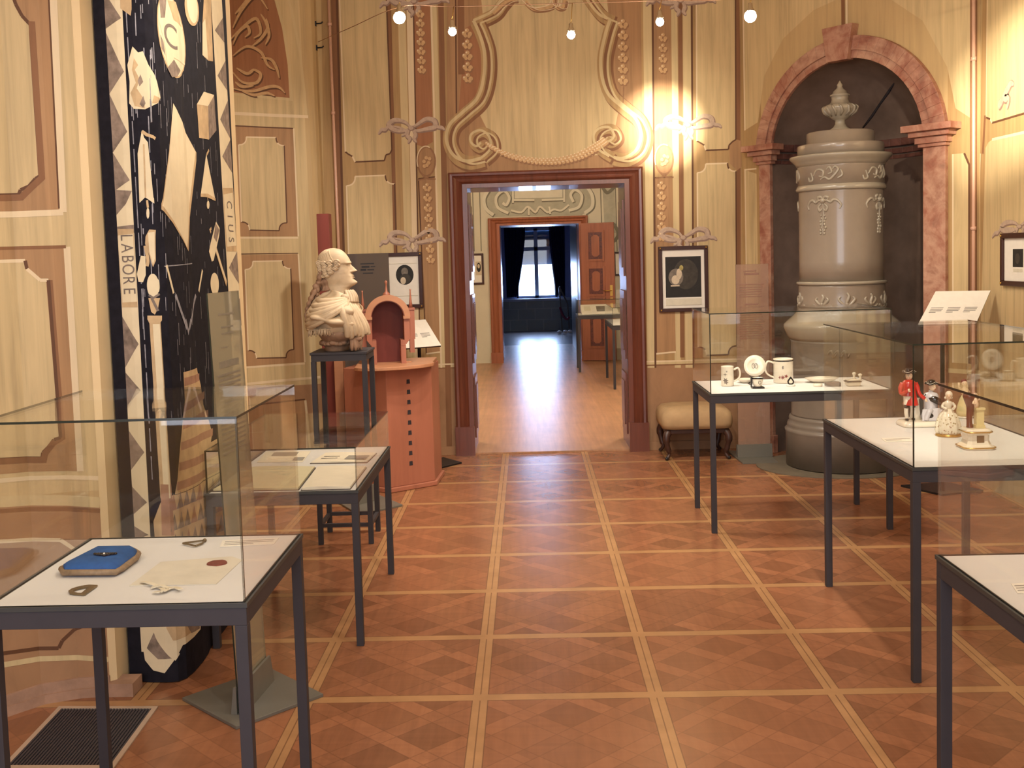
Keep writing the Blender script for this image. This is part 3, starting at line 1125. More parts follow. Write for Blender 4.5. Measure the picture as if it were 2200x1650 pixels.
# ---- far left oblique wall with the tall painted door
pb = Paint(SBL)
pb.fill([(470, -60), (640, -60), (690, 990), (500, 990)], LT, 0)
lun = [(470, -60), (560, -60), (588, -10), (606, 60), (618, 140), (622, 212), (470, 196)]
pb.fill(lun, SI, 1)
pb.stroke([(562, -60), (590, -10), (609, 60), (622, 140), (626, 214), (470, 198)], .022, CR_, 2)
pb.stroke([(600, -60), (626, 20), (644, 110), (654, 200), (658, 250)], .020, CR_, 2)
for pts in ([(500, 120), (530, 100), (560, 112), (575, 140), (590, 150)], [(496, 150), (520, 176), (550, 178), (560, 160), (545, 150), (532, 158)], [(500, 190), (540, 196), (580, 186), (600, 188), (612, 200)], [(490, 90), (520, 60), (550, 40), (560, 70), (545, 82)], [(500, 60), (520, 20), (550, -10), (575, 20)], [(540, 100), (560, 84), (575, 60), (572, 40)], [(500, 96), (512, 70), (530, 56), (536, 70), (526, 80)], [(505, 30), (528, 4), (540, -20)], [(560, 30), (572, 50), (578, 76), (570, 96)], [(508, 146), (530, 158), (546, 150)], [(560, 124), (582, 128), (594, 146), (600, 168)], [(520, 196), (546, 204), (572, 200), (590, 206)], [(505, 176), (520, 186), (545, 184)]):
    pb.stroke([(x + 2, y + 3) for x, y in pts], .028, LN, 2, smooth=6, taper=True)
    pb.stroke(pts, .024, OR, 3, smooth=6, taper=True)
pb.stroke([(494, 243), (662, 251)], .024, HI, 2)
pb.fill([(500, 270), (630, 276), (640, 508), (510, 508)], RO, 1)
pb.stroke([(631, 276), (641, 508)], .012, HI, 2)
pb.stroke([(500, 511), (641, 511)], .012, HI, 2)
pb.stroke([(500, 270), (630, 276)], .010, LN, 2)
panel(pb, notched(512, 294, 610, 494, 14, slant=(7, 2)), LT, .010)
pb.fill([(505, 548), (640, 546), (654, 778), (518, 788)], RO, 1)
pb.stroke([(641, 546), (655, 778)], .012, HI, 2)
pb.stroke([(505, 546), (640, 544)], .008, LN, 2)
pb.stroke([(518, 790), (655, 781)], .016, HI, 2)
panel(pb, notched(526, 562, 624, 770, 14, slant=(8, -2)), LT, .010)
pb.stroke([(520, 826), (688, 810)], .02, HI, 2)
pb.fill([(520, 836), (692, 824), (700, 1010), (520, 1010)], DA, 1)
pb.fill([(536, 874), (654, 860), (664, 985), (540, 1000)], RO, 2)
pb.stroke([(530, 872), (655, 858)], .012, LN, 3)
pb.stroke([(656, 860), (668, 985)], .018, HI, 3)
pb.mb.build('wall_painting', PMAT, wall_bl)

# ---- oblique wall with the niche: painted marble surround, panels
pc = Paint(SC_, base=.001)
f2 = lambda s, z: (s, z)
pc.fill_sz([(-.02, .74), (.2, .74), (.2, H), (-.02, H)], MD, 0)
pc.fill_sz([(NT1 + .16, .74), (LC, .74), (LC, H), (NT1 + .16, H)], MD, 0)
pc.fill_sz([(.04, 2.55), (.17, 2.6), (.24, 2.95), (.42, 3.2), (.70, 3.36), (.93, 3.4), (.93, H), (.04, H)], LT, 1)
pc.fill_sz([(1.03, 3.4), (1.30, 3.34), (1.58, 3.12), (1.76, 2.78), (1.82, 2.5), (1.93, 2.42), (1.93, H), (1.03, H)], LT, 1)
pc.stroke_sz([(.955, 3.15), (.955, H)], .03, DK, 2)
pc.stroke_sz([(.985, 3.15), (.985, H)], .016, HI, 2)
pc.stroke_sz([(.04, 2.55), (.04, H)], .014, HI, 2)
pc.fill_sz([(.03, .80), (.15, .80), (.15, 2.2), (.03, 2.24)], LT, 1)
pc.stroke_sz([(.035, .80), (.035, 2.24), (.15, 2.24)], .012, HI, 2)
pc.stroke_sz([(1.945, .8), (1.945, H)], .05, DK, 2)
pc.fill_sz([(1.80, .80), (1.915, .80), (1.915, 2.12), (1.88, 2.2), (1.80, 2.2)], LT, 1)
pc.stroke_sz([(1.915, .8), (1.915, 2.12), (1.88, 2.2)], .014, LN, 2)
pc.stroke_sz([(1.80, .8), (1.80, 2.2)], .012, HI, 2)
pc.fill_sz([(0, 0), (NT0 - .1, 0), (NT0 - .1, .74), (0, .74)], DA, 1)
pc.fill_sz([(NT1 + .16, 0), (LC, 0), (LC, .74), (NT1 + .16, .74)], DA, 1)
pc.stroke_sz([(0, .745), (.2, .745)], .03, CR_, 2)
pc.stroke_sz([(NT1 + .16, .745), (LC, .745)], .03, CR_, 2)
pc.mb.build('wall_painting', PMAT, wall_br)
# stuccoed marble surround in low relief
b = MB()
RO_ = .80
a_out = lambda i: (NC + .02 - (RO_) * math.cos(PI * i / 32), NZ + RO_ * math.sin(PI * i / 32))
a_mid = lambda i: (NC + .01 - .70 * math.cos(PI * i / 32), NZ + .70 * math.sin(PI * i / 32))
a_in = lambda i: (NC - .645 * math.cos(PI * i / 32), NZ + .645 * math.sin(PI * i / 32))
for i in range(32):
    for fo, fi, o in ((a_out, a_mid, .045), (a_mid, a_in, .03)):
        q = [fo(i), fo(i + 1), fi(i + 1), fi(i)]
        b.hexa([wp(s, z, -.002) for s, z in q], [wp(s, z, o) for s, z in q])
def slab(s0, s1, z0, z1, o, o0=-.002):
    q = [(s0, z0), (s1, z0), (s1, z1), (s0, z1)]
    b.hexa([wp(s, z, o0) for s, z in q], [wp(s, z, o) for s, z in q])
for s0, s1, sg in ((.2, NT0 + .003, -1), (NT1 - .003, 1.765, 1)):
    slab(s0, s1, .14, 2.28, .035)
    slab(s0 - .02, s1 + .02, 0, .14, .05)
    e0, e1 = (s0, s1 + .012) if sg < 0 else (s0 - .012, s1)
    for z0, z1, g in ((2.262, 2.285, .015), (2.285, 2.33, .03), (2.33, 2.365, .06), (2.365, 2.41, .095)):
        slab(e0 - g, e1 + g, z0, z1, .04 + g)
b.hexa([wp(.86, 2.945, -.002), wp(1.035, 2.945, -.002), wp(1.085, 3.19, -.002), wp(.83, 3.19, -.002)], [wp(.86, 2.945, .075), wp(1.035, 2.945, .075), wp(1.085, 3.19, .085), wp(.83, 3.19, .085)])
# the impost runs on round the inside of the niche
for z0, z1, k in ((2.262, 2.29, .99), (2.30, 2.34, .965), (2.355, 2.41, .93)):
    ring_o = [npt(PI * i / NK, 0, 1.0) for i in range(NK + 1)]
    ring_i = [npt(PI * i / NK, 0, k) for i in range(NK + 1)]
    for i in range(NK):
        q = [ring_o[i], ring_o[i + 1], ring_i[i + 1], ring_i[i]]
        b.hexa([Vector((p.x, p.y, z0)) for p in q], [Vector((p.x, p.y, z1)) for p in q], 1)
mt = NT('dark_red_marble')  # dark red painted impost inside the niche
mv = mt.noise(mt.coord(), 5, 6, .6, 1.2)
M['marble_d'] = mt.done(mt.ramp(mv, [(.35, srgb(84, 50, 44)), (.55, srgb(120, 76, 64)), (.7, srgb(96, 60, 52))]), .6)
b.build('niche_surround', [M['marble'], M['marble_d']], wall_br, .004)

# ---- right wall
pd = Paint(SR)
pd.fill([(2112, -40), (2240, -40), (2240, 900), (2096, 900)], MD, 0)
panel(pd, [(2122, -40), (2300, -60), (2300, 214), (2132, 264), (2128, 256), (2119, 252)], LT, .012)
pd.fill([(2118, 318), (2124, 306), (2132, 300), (2300, 262), (2300, 900), (2102, 900)], LT, 2)
pd.stroke([(2132, 300), (2300, 262)], .018, HI, 3)
pd.stroke([(2117, 248), (2112, 330)], .03, DK, 3)
pd.stroke([(2107, 330), (2096, 640)], .018, HI, 3)
for pts in ([(2165, 235), (2168, 215), (2160, 208), (2172, 182), (2180, 182)], [(2160, 205), (2150, 225), (2146, 230)]):
    pd.stroke(pts, .07, LD, 4, smooth=5, taper=True)
    pd.stroke([(x - 1, y - 1) for x, y in pts], .05, LI, 5, smooth=5, taper=True)
bow(pd, 2192, 486, .8, -.2)
pd.mb.build('wall_painting', PMAT, wall_right)

# ---- second room: grey scrolls over the far door
p2 = Paint(S2)
g, gl, gh = PM.index('wall2d'), PM.index('wall2l'), PM.index('wall2h')
p2.fill([(1042, 452), (1038, 430), (1050, 408), (1075, 402), (1245, 396), (1268, 408), (1274, 432), (1264, 452), (1250, 462), (1060, 466)], g, 1)
for pts, w_ in (([(1060, 462), (1044, 448), (1040, 426), (1052, 404)], .05), ([(1256, 458), (1272, 444), (1272, 420), (1260, 400)], .05), ([(1092, 458), (1070, 446), (1066, 424), (1082, 410), (1094, 424), (1088, 440), (1080, 436)], .04), ([(1222, 452), (1244, 444), (1250, 420), (1236, 408), (1226, 418), (1232, 434)], .04)):
    p2.stroke([(x + 2, y + 2) for x, y in pts], w_ * 1.2, gl, 2, smooth=6)
    p2.stroke(pts, w_, gh, 3, smooth=6)
for pts in ([(1104, 430), (1148, 430)], [(1164, 430), (1212, 428)], [(1102, 400), (1102, 436)], [(1212, 398), (1212, 434)], [(1098, 452), (1120, 456), (1134, 444), (1150, 456), (1160, 444), (1176, 456), (1190, 450), (1206, 452), (1222, 440)], [(1136, 446), (1136, 462)], [(1180, 444), (1182, 460)]):
    p2.stroke([(x, y + 2) for x, y in pts], .035, gl, 3, smooth=4)
    p2.stroke(pts, .028, gh, 4, smooth=4)
p2.fill([(1106, 398), (1208, 394), (1208, 424), (1106, 426)], gh, 2)
for x0, x1, y1 in ((1015, 1030, 540), (1290, 1322, 540)):
    p2.stroke([(x0, 396), (x0 + 4, y1)], .014, gl, 2)
    p2.stroke([(x1, 396), (x1 + 4, y1)], .014, gl, 2)
p2.fill([(1294, 400), (1320, 400), (1324, 500), (1300, 506)], g, 1)
p2.stroke([(1292, 398), (1304, 414), (1318, 404), (1324, 396)], .05, gl, 3, smooth=5)
p2.stroke([(1318, 480), (1328, 500), (1322, 516), (1310, 520)], .05, gl, 3, smooth=5)
p2.mb.build('wall_painting', PMAT, wall_2)

# ------------------------------------------------------------------ door frames, door leaf, pipes


def architrave(name, x0, x1, zt, ix0, ix1, izt, y, prof, mat, foot=0.0):
    """moulded frame: prof = (0..1 from outer to inner edge, projection)"""
    b = MB()
    st = []
    for k in range(4):
        ring = []
        for u, d in prof:
            xl, xr, z = x0 + (ix0 - x0) * u, x1 + (ix1 - x1) * u, zt + (izt - zt) * u
            ring.append([(xl, y - d, 0), (xl, y - d, z), (xr, y - d, z), (xr, y - d, 0)][k])
        st.append(ring)
    b.loft(st, 0, False, False, closed=False)
    if foot:
        for a, c in ((x0 - .008, ix0 + .004), (ix1 - .004, x1 + .008)):
            b.box((a, y - max(d for _, d in prof) - .008, 0), (c, y + .004, foot))
    return b.build(name, mat, kind='structure')


PROF = [(0, -.005), (0, .050), (.10, .062), (.22, .060), (.30, .045), (.42, .034), (.52, .040), (.60, .046), (.70, .030), (.74, .020), (1.0, .020), (1.0, -.02)]
architrave('trim_4', -.398, 1.157, 2.292, -.252, 1.012, 2.168, Y0, PROF, M['redwood'], .235)
b = MB()
for x0, x1 in ((-.302, -.252), (1.012, 1.062)):
    b.box((x0, Y0 - .01, 0), (x1, 1.10, 2.2))
b.box((-.302, Y0 - .01, 2.168), (1.062, 1.10, 2.23))
for sx, s in ((-.252, 1), (1.012, -1)):
    for z0, z1 in ((.12, .62), (.74, 1.30), (1.42, 2.04)):
        b.box((min(sx, sx + s * .012), Y0 + .10, z0), (max(sx, sx + s * .012), 1.0, z1))
        b.box((min(sx, sx + s * .020), Y0 + .17, z0 + .07), (max(sx, sx + s * .020), .93, z1 - .07))
b.build('trim_5', M['redwood'], kind='structure')
box('trim_6', (-.252, Y0 - .012, .0005), (1.012, .92, .012), M['floor2'], kind='structure')
architrave('trim_7', -.356, 1.144, 2.19, -.184, 1.008, 2.076, Y2, PROF, M['redwood2'], .16)
b = MB()
for x0, x1 in ((-.262, -.184), (1.008, 1.052)):
    b.box((x0, Y2 - .01, 0), (x1, 8.9, 2.12))
b.box((-.262, Y2 - .01, 2.076), (1.052, 8.9, 2.13))
b.build('trim_8', M['redwood2'], kind='structure')
# open leaf of the far door
hx, hy = Vector((1.035, 8.125, 0)), Vector((1.515, 7.97, 0))
dl = (hy - hx).normalized()
dn = Vector((dl.y, -dl.x, 0))
LW = (hy - hx).length


def leafbox(b, u0, u1, z0, z1, o0, o1, m=0):
    q = [hx + dl * u0 + dn * o0, hx + dl * u1 + dn * o0, hx + dl * u1 + dn * o1, hx + dl * u0 + dn * o1]
    b.hexa([Vector((p.x, p.y, z0)) for p in q], [Vector((p.x, p.y, z1)) for p in q], m)


b = MB()
leafbox(b, 0, LW, .012, 2.07, -.02, .02)
leaf = b.build('door_1', M['redwood2'], kind='structure')
for z0, z1 in ((.20, .72), (.98, 1.42), (1.50, 1.96)):
    b = MB()
    for u0, u1, a, c in ((.09, .36, z0, z0 + .03), (.09, .36, z1 - .03, z1), (.09, .12, z0 + .03, z1 - .03), (.33, .36, z0 + .03, z1 - .03)):
        leafbox(b, u0, u1, a, c, .02, .034, 0)
    leafbox(b, .12, .33, z0 + .03, z1 - .03, .02, .024, 1)
    q = [(.165, z0 + .10), (.20, z0 + .07), (.25, z0 + .07), (.285, z0 + .10), (.285, z1 - .10), (.25, z1 - .07), (.20, z1 - .07), (.165, z1 - .10)]
    P3 = [hx + dl * u + dn * .024 + Vector((0, 0, z)) for u, z in q]
    b.add(P3 + [p + dn * .005 for p in P3], [list(range(8, 16))] + [[i, (i + 1) % 8, 8 + (i + 1) % 8, 8 + i] for i in range(8)], 0)
    b.build('door_panel', [M['redwood2'], M['burl']], leaf)
b = MB()
p = hx + dl * (LW - .05) + dn * .02 + Vector((0, 0, 1.06))
b.tube([p, p + dn * .045, p + dn * .05 - dl * .11], .008, 8)
leafbox(b, LW - .07, LW - .03, .98, 1.14, .02, .026)
b.build('door_handle', M['brass'], leaf)


def pipe(x, y, label, z1=H):
    t = thing('wall_pipe', label, 'pipe', (x, y, 0))
    b = MB()
    b.tube([(x, y, .0), (x, y, z1)], .012, 10)
    b.build('pipe_run', M['pipe'], t)
    for z in (.5, 1.7, 2.8, 3.5):
        b = MB()
        b.lathe((x, y, z), [(.012, -.012), (.017, -.012), (.017, .012), (.012, .012)], 12)
        b.box((x - .004, y, z - .006), (x + .004, y + .045, z + .006))
        b.build('pipe_clip', M['pipe'], t)


M['pipe'] = flat('pinkish_painted_pipe', srgb(206, 160, 134), .35, 0, .05, 6)
pipe(-1.305, .462, 'thin pink painted pipe running up the corner left of the doorway wall')
pipe(3.158, -1.045, 'thin pink painted pipe running up the corner right of the stove niche')

# ------------------------------------------------------------------ framed prints


def framed(name, label, o, u, n, w, h, bar, matt, art, studs=True, lean=0.0, group='framed prints on the painted walls'):
    """o = lower left corner on the wall, u = unit vector to the right, n = out of the wall"""
    o, u, n = Vector(o), Vector(u), Vector(n)
    z = Vector((0, 0, 1)) + n * lean
    t = thing(name, label, 'framed print', o + u * (w / 2), group)

    def bx(b, a0, a1, c0, c1, d0, d1, m=0):
        q = [o + u * a0 + z * c0 + n * d0, o + u * a1 + z * c0 + n * d0, o + u * a1 + z * c0 + n * d1, o + u * a0 + z * c0 + n * d1]
        b.hexa(q, [p + z * (c1 - c0) for p in q], m)
    b = MB()
    bx(b, 0, w, 0, bar, .002, .026)
    bx(b, 0, w, h - bar, h, .002, .026)
    bx(b, 0, bar, bar, h - bar, .002, .026)
    bx(b, w - bar, w, bar, h - bar, .002, .026)
    b.build('frame', M['framewood'], t, .003)
    b = MB()
    bx(b, bar, w - bar, bar, h - bar, .004, .010)
    b.build('mount', M['paper'], t)
    if art:
        b = MB()
        for k, (shape, a0, a1, c0, c1, m) in enumerate(art):
            d = .0105 + .0006 * k
            if shape == 'r':
                bx(b, a0 * w, a1 * w, c0 * h, c1 * h, d - .0006, d, m)
            else:
                N = 22
                P3 = [o + u * (w * (a0 + a1) / 2 + w * (a1 - a0) / 2 * math.cos(2 * PI * i / N)) + z * (h * (c0 + c1) / 2 + h * (c1 - c0) / 2 * math.sin(2 * PI * i / N)) + n * d for i in range(N)]
                b.add(P3 + [p - n * .0006 for p in P3], [list(range(N))] + [[i, (i + 1) % N, N + (i + 1) % N, N + i] for i in range(N)], m)
        b.build('print', ART, t)
    if studs:
        for a, c in ((bar / 2, bar / 2), (w - bar / 2, bar / 2), (bar / 2, h - bar / 2), (w - bar / 2, h - bar / 2)):
            b = MB()
            b.ball(o + u * a + z * c + n * .026, .008, n=6)
            b.build('corner_stud', M['brass'], t)
    return t


M['framewood'] = grain('dark_brown_frame_wood', srgb(64, 34, 26), .2, .4, .4)
ART = [flat('print_black', srgb(34, 31, 28), .7, 0, .25, 30), flat('print_grey', srgb(120, 110, 98), .7, 0, .25, 40), flat('print_pale', srgb(206, 188, 160), .7, 0, .12, 40), flat('print_umber', srgb(60, 54, 46), .7, 0, .3, 26), flat('print_yellow', srgb(172, 156, 92), .7, 0, .2, 30), flat('print_cream', srgb(214, 206, 184), .75, 0, .05, 30)]
X, NY = (1, 0, 0), (0, -1, 0)
framed('framed_print', 'dark mezzotint in a brown frame on the wall right of the doorway', (1.272, Y0, 1.122), X, NY, .396, .528, .030, None,
       [('r', .14, .86, .22, .84, 0), ('e', .30, .80, .34, .80, 3), ('e', .20, .50, .40, .66, 1), ('e', .26, .42, .42, .56, 2), ('e', .36, .47, .50, .66, 2), ('e', .42, .50, .63, .71, 4), ('r', .24, .42, .39, .41, 2), ('r', .14, .86, .10, .20, 5)])
framed('framed_print', 'brown framed print of an oval portrait behind the glass panel and bust', (-1.035, Y0, 1.215), X, NY, .40, .452, .030, None,
       [('e', .46, .82, .42, .78, 0), ('e', .57, .71, .58, .73, 1), ('e', .54, .76, .44, .62, 3), ('e', .55, .66, .43, .56, 2), ('r', .22, .9, .80, .806, 5), ('r', .24, .9, .22, .226, 5)])
framed('framed_print', 'small dark print with a wide white mount on the far right wall', (3.2, -1.408, 1.333), (0, -1, 0), (-1, 0, 0), .44, .325, .032, None,
       [('r', .34, .66, .36, .70, 0), ('e', .42, .56, .42, .62, 3), ('r', .36, .64, .27, .33, 5)])
framed('framed_print', 'framed print left of the far door in the second room', (-.80, Y2, 1.20), X, NY, .36, .47, .030, None,
       [('r', .66, .9, .30, .74, 2), ('e', .70, .88, .40, .70, 0), ('e', .74, .84, .52, .66, 2)], False, group='prints in the second room')
framed('framed_print', 'framed print beside the open door leaf in the second room', (1.52, Y2, 1.27), X, NY, .40, .36, .028, None,
       [('r', .30, .60, .40, .70, 3), ('e', .34, .46, .42, .66, 1)], False, group='prints in the second room')

# ------------------------------------------------------------------ halogen lamps on cables
M['bulb'] = emit('glowing_halogen', (1.0, .90, .70), 60)
M['chrome'] = flat('chrome', srgb(196, 184, 166), .2, 1, .05)
LAMPL = ['small halogen bulb hanging second from the left, above the doorway scrollwork', 'small halogen bulb hanging over the middle of the doorway', 'small halogen bulb hanging left of the stove niche, above the bright wall spot', 'halogen bulb enlarged by its glow, farthest left on the cable', 'halogen bulb enlarged by its glow, farthest right, nearest the niche arch']
for (x, y, z), lab, big in zip(BULBS, LAMPL, (0, 0, 0, 1, 1)):
    t = thing('halogen_lamp', lab, 'lamp', (x, y, z), 'halogen lamps on the cables')
    r = .036 if big else .024  # big bulbs drawn larger to take in their glow
    b = MB()
    b.ball((x, y, z), r, n=8)
    b.build('bulb', M['bulb'], t)
    b = MB()
    b.lathe((x, y, z + r * .8), [(.004, .050), (.012, .046), (.014, .02), (.024, .006), (.025, 0), (.010, .0)], 14)
    b.build('lamp_holder', M['chrome'], t)
    b = MB()
    b.tube([(x, y, z + r * .8 + .05), (x + .004, y, z + .09), (x + .012, y + .01, 3.075)], .0022, 6)
    b.build('hanger_wire', M['brass'], t)
M['wire'] = flat('bare_copper_wire', srgb(150, 108, 76), .6, 0, .1)
b = MB()
b.tube(bez([(-1.40, .44, 3.36), (-.95, -.8, 3.20), (-.478, -1.876, 3.086), (-.17, -1.872, 3.075), (.522, -1.851, 3.073), (1.043, -1.828, 3.073), (1.572, -1.809, 3.077), (3.19, -1.95, 3.16)], 6), .0024, 6)
tag(b.build('lamp_cable', M['wire']), 'thin copper cable strung across the room carrying the halogen lamps', 'cable', 'lamp cables')
for px_, py_, lab in ((694, 50, 'upper black iron hook holding the cable in the left corner'), (694, 102, 'lower black iron hook in the left corner below the cable')):
    q = aty(px_, py_, .44)
    t = MB()
    t.box((-1.428, .435, q.z - .02), (-1.408, .455, q.z + .02))
    t.tube([(-1.412, .445, q.z), (-1.37, .44, q.z), (-1.355, .44, q.z + .012)], .006, 6)
    tag(t.build('cable_hook', M['black']), lab, 'hook', 'cable hooks')

# ------------------------------------------------------------------ tiled stove in the niche
SX, SY = 2.505, -.30
st = thing('tiled_stove', 'tall round grey-white glazed stove with an urn standing in the arched niche', 'stove', (SX, SY, .012))
Z0 = .012
def lat(name, prof, mat, par=st, n=56):
    b = MB()
    b.lathe((SX, SY, 0), prof, n)
    return b.build(name, mat, par)
lat('plinth', [(.405, Z0), (.405, .25), (.41, .262), (.412, .275), (.40, .285), (.392, .292), (.396, .305), (.39, .325), (.378, .335), (.382, .352), (.378, .37), (.366, .378)], M['stoved'])
lat('lower_drum', [(.366, .378), (.362, .39), (.360, .92), (.366, .935)], M['stoved'])
lat('waist_moulding', [(.366, .935), (.385, .96), (.402, 1.0), (.412, 1.03), (.41, 1.05), (.395, 1.065), (.372, 1.085), (.345, 1.11), (.326, 1.13), (.322, 1.145), (.312, 1.15)], M['stovel'])
lat('lower_frieze', [(.309, 1.145), (.306, 1.16), (.304, 1.32), (.306, 1.335)], M['stove'])
lat('ring', [(.304, 1.335), (.316, 1.338), (.319, 1.348), (.316, 1.358), (.300, 1.361)], M['stovel'])
lat('upper_drum', [(.298, 1.355), (.296, 1.5), (.296, 2.0), (.298, 2.01)], M['stove'])
lat('ring', [(.298, 2.008), (.312, 2.012), (.316, 2.024), (.312, 2.036), (.306, 2.05), (.298, 2.053)], M['stovel'])
lat('upper_frieze', [(.302, 2.05), (.304, 2.18), (.308, 2.19)], M['stove'])
lat('cornice', [(.306, 2.185), (.318, 2.205), (.336, 2.225), (.352, 2.24), (.358, 2.252), (.356, 2.262), (.30, 2.268)], M['stovel'])
lat('cap', [(.302, 2.264), (.302, 2.335), (.298, 2.342), (.238, 2.345), (.238, 2.424), (.232, 2.432), (.0, 2.434)], M['stove'])
urn = lat('urn', [(.0, 2.432), (.072, 2.432), (.075, 2.45), (.05, 2.468), (.036, 2.49), (.034, 2.515), (.05, 2.522), (.072, 2.54), (.10, 2.57), (.118, 2.59), (.122, 2.605), (.115, 2.62), (.085, 2.632), (.066, 2.645), (.058, 2.665), (.062, 2.688), (.068, 2.69), (.07, 2.698), (.056, 2.705), (.046, 2.725), (.026, 2.742), (.018, 2.755), (.021, 2.768), (.012, 2.782), (.003, 2.80)], M['stovel'])


def cyl(th, z, r):
    return Vector((SX + r * math.cos(th), SY + r * math.sin(th), z))


def relief(b, pts, th0, zc, k, r, rad, mir=False):
    """scroll drawn in (across, up) laid on the drum"""
    for sgn in ((1, -1) if mir else (1,)):
        P = [cyl(th0 + sgn * a * k / r, zc + c * k, r) for a, c in pts]
        Q = bez(P, 5)
        n = len(Q)
        b.tube(Q, [rad * (.45 + .55 * math.sin(PI * (i + .6) / (n + .2))) for i in range(n)], 6)


def swag(th0, zc, r):
    b = MB()
    relief(b, [(0, .06), (.05, .085), (.10, .06), (.14, .09), (.19, .075), (.23, .02), (.21, -.03)], th0, zc, .55, r, .011, True)
    relief(b, [(0, .10), (.03, .13), (.07, .12), (.06, .09)], th0, zc, .55, r, .011, True)
    relief(b, [(.02, .04), (.06, .0), (.04, -.05), (.01, -.02)], th0, zc, .55, r, .010, True)
    relief(b, [(0, .05), (.01, -.1), (-.01, -.22), (.008, -.36)], th0, zc, .55, r, .007)
    for i in range(7):
        z = zc - .06 - .021 * i
        rr = .013 - .001 * abs(i - 4)
        for a in (-.014, .014):
            b.ball(cyl(th0 + (a + .006 * math.sin(i * 2)) / r, z, r), rr * .8, n=5, s=(1, 1, 1.2))
    b.ball(cyl(th0, zc + .045, r), .02, n=6)
    b.build('relief_swag', M['stovel'], st)


def rocaille(th0, zc, r, k=.55):
    b = MB()
    relief(b, [(-.16, -.02), (-.10, .06), (-.02, .04), (-.03, -.03), (-.08, -.02)], th0, zc, k, r, .010)
    relief(b, [(-.06, -.07), (.0, -.04), (.06, -.07), (.12, -.02), (.17, .05), (.13, .09), (.10, .05)], th0, zc, k, r, .010)
    relief(b, [(-.20, .03), (-.17, -.06), (-.22, -.08), (-.24, -.03)], th0, zc, k, r, .009)
    relief(b, [(.02, .05), (.06, .09), (.09, .02), (.04, .0)], th0, zc, k, r, .009)
    relief(b, [(.16, -.06), (.22, -.02), (.20, .05)], th0, zc, k, r, .009)
    b.build('relief_scroll', M['stovel'], st)


def leafspray(th0, zc, r, k=.4):
    b = MB()
    relief(b, [(0, -.08), (.0, .0), (.03, .08), (.0, .13)], th0, zc, k, r, .012)
    relief(b, [(0, -.06), (.06, -.02), (.11, .04), (.08, .08)], th0, zc, k, r, .011, True)
    relief(b, [(0, -.08), (.08, -.09), (.15, -.05), (.18, -.07)], th0, zc, k, r, .010, True)
    b.ball(cyl(th0, zc - .03 * k, r), .014, n=6)
    b.build('relief_leaf', M['stovel'], st)


FACE = math.atan2(CAM.y - SY, CAM.x - SX)
for d in (-.42, 1.05, -1.9):
    swag(FACE + d, 1.89, .296)
for d in (-.36, .95, -1.6):
    rocaille(FACE + d, 2.12, .303)
for i, d in enumerate((-1.25, -.45, .12, .70, 1.25)):
    leafspray(FACE + d, 1.215, .305, .42 if i % 2 else .5)
b = MB()
for i in range(14):
    a = 2 * PI * i / 14
    b.tube([cyl(a, 2.545, .075), cyl(a + .12, 2.575, .108), cyl(a, 2.607, .123), cyl(a - .15, 2.622, .11)], [.006, .012, .010, .005], 5)
o = b.build('relief_band', M['stovel'], urn)
b = MB()
for i in range(3):
    relief(b, [(-.03 + .05 * i, .02), (.0 + .05 * i, .05), (.02 + .05 * i, .0), (.04 + .05 * i, .03)], FACE - .2, .83, .9, .36, .010)
b.build('relief_leaf', M['stoved'], st)
b = MB()
N = 48
def on_niche(x, y):
    best = None
    for i in range(120):
        a = PI * i / 119
        for j in range(120):
            f = PI / 2 * j / 119
            p = npt(a, NZ + NR * math.sin(f), max(.001, math.cos(f)) * .992)
            d = p - CAM
            v = Vector([sum(CR[k][q] * d[q] for q in range(3)) for k in range(3)])
            e = (CX + F_PX * v.x / v.z - x) ** 2 + (CY + F_PX * v.y / v.z - y) ** 2
            if best is None or e < best[0]:
                best = (e, p)
    return best[1]


ck = MB()
ck.tube([on_niche(*q) for q in ((1852, 276), (1872, 250), (1892, 222), (1908, 198), (1920, 178))], [.006, .010, .008, .011, .004], 6)
ck.build('plaster_crack', M['charcoal'], wall_br)
pts = [(SX - .03 + .60 * math.cos(2 * PI * i / N), SY - .02 + .50 * math.sin(2 * PI * i / N)) for i in range(N)]
b.prism(pts, (1, 0, 0), (0, 1, 0), (0, 0, .0005), (0, 0, .006))
b.build('trim_9', M['stone'], kind='structure')

# ------------------------------------------------------------------ show cases


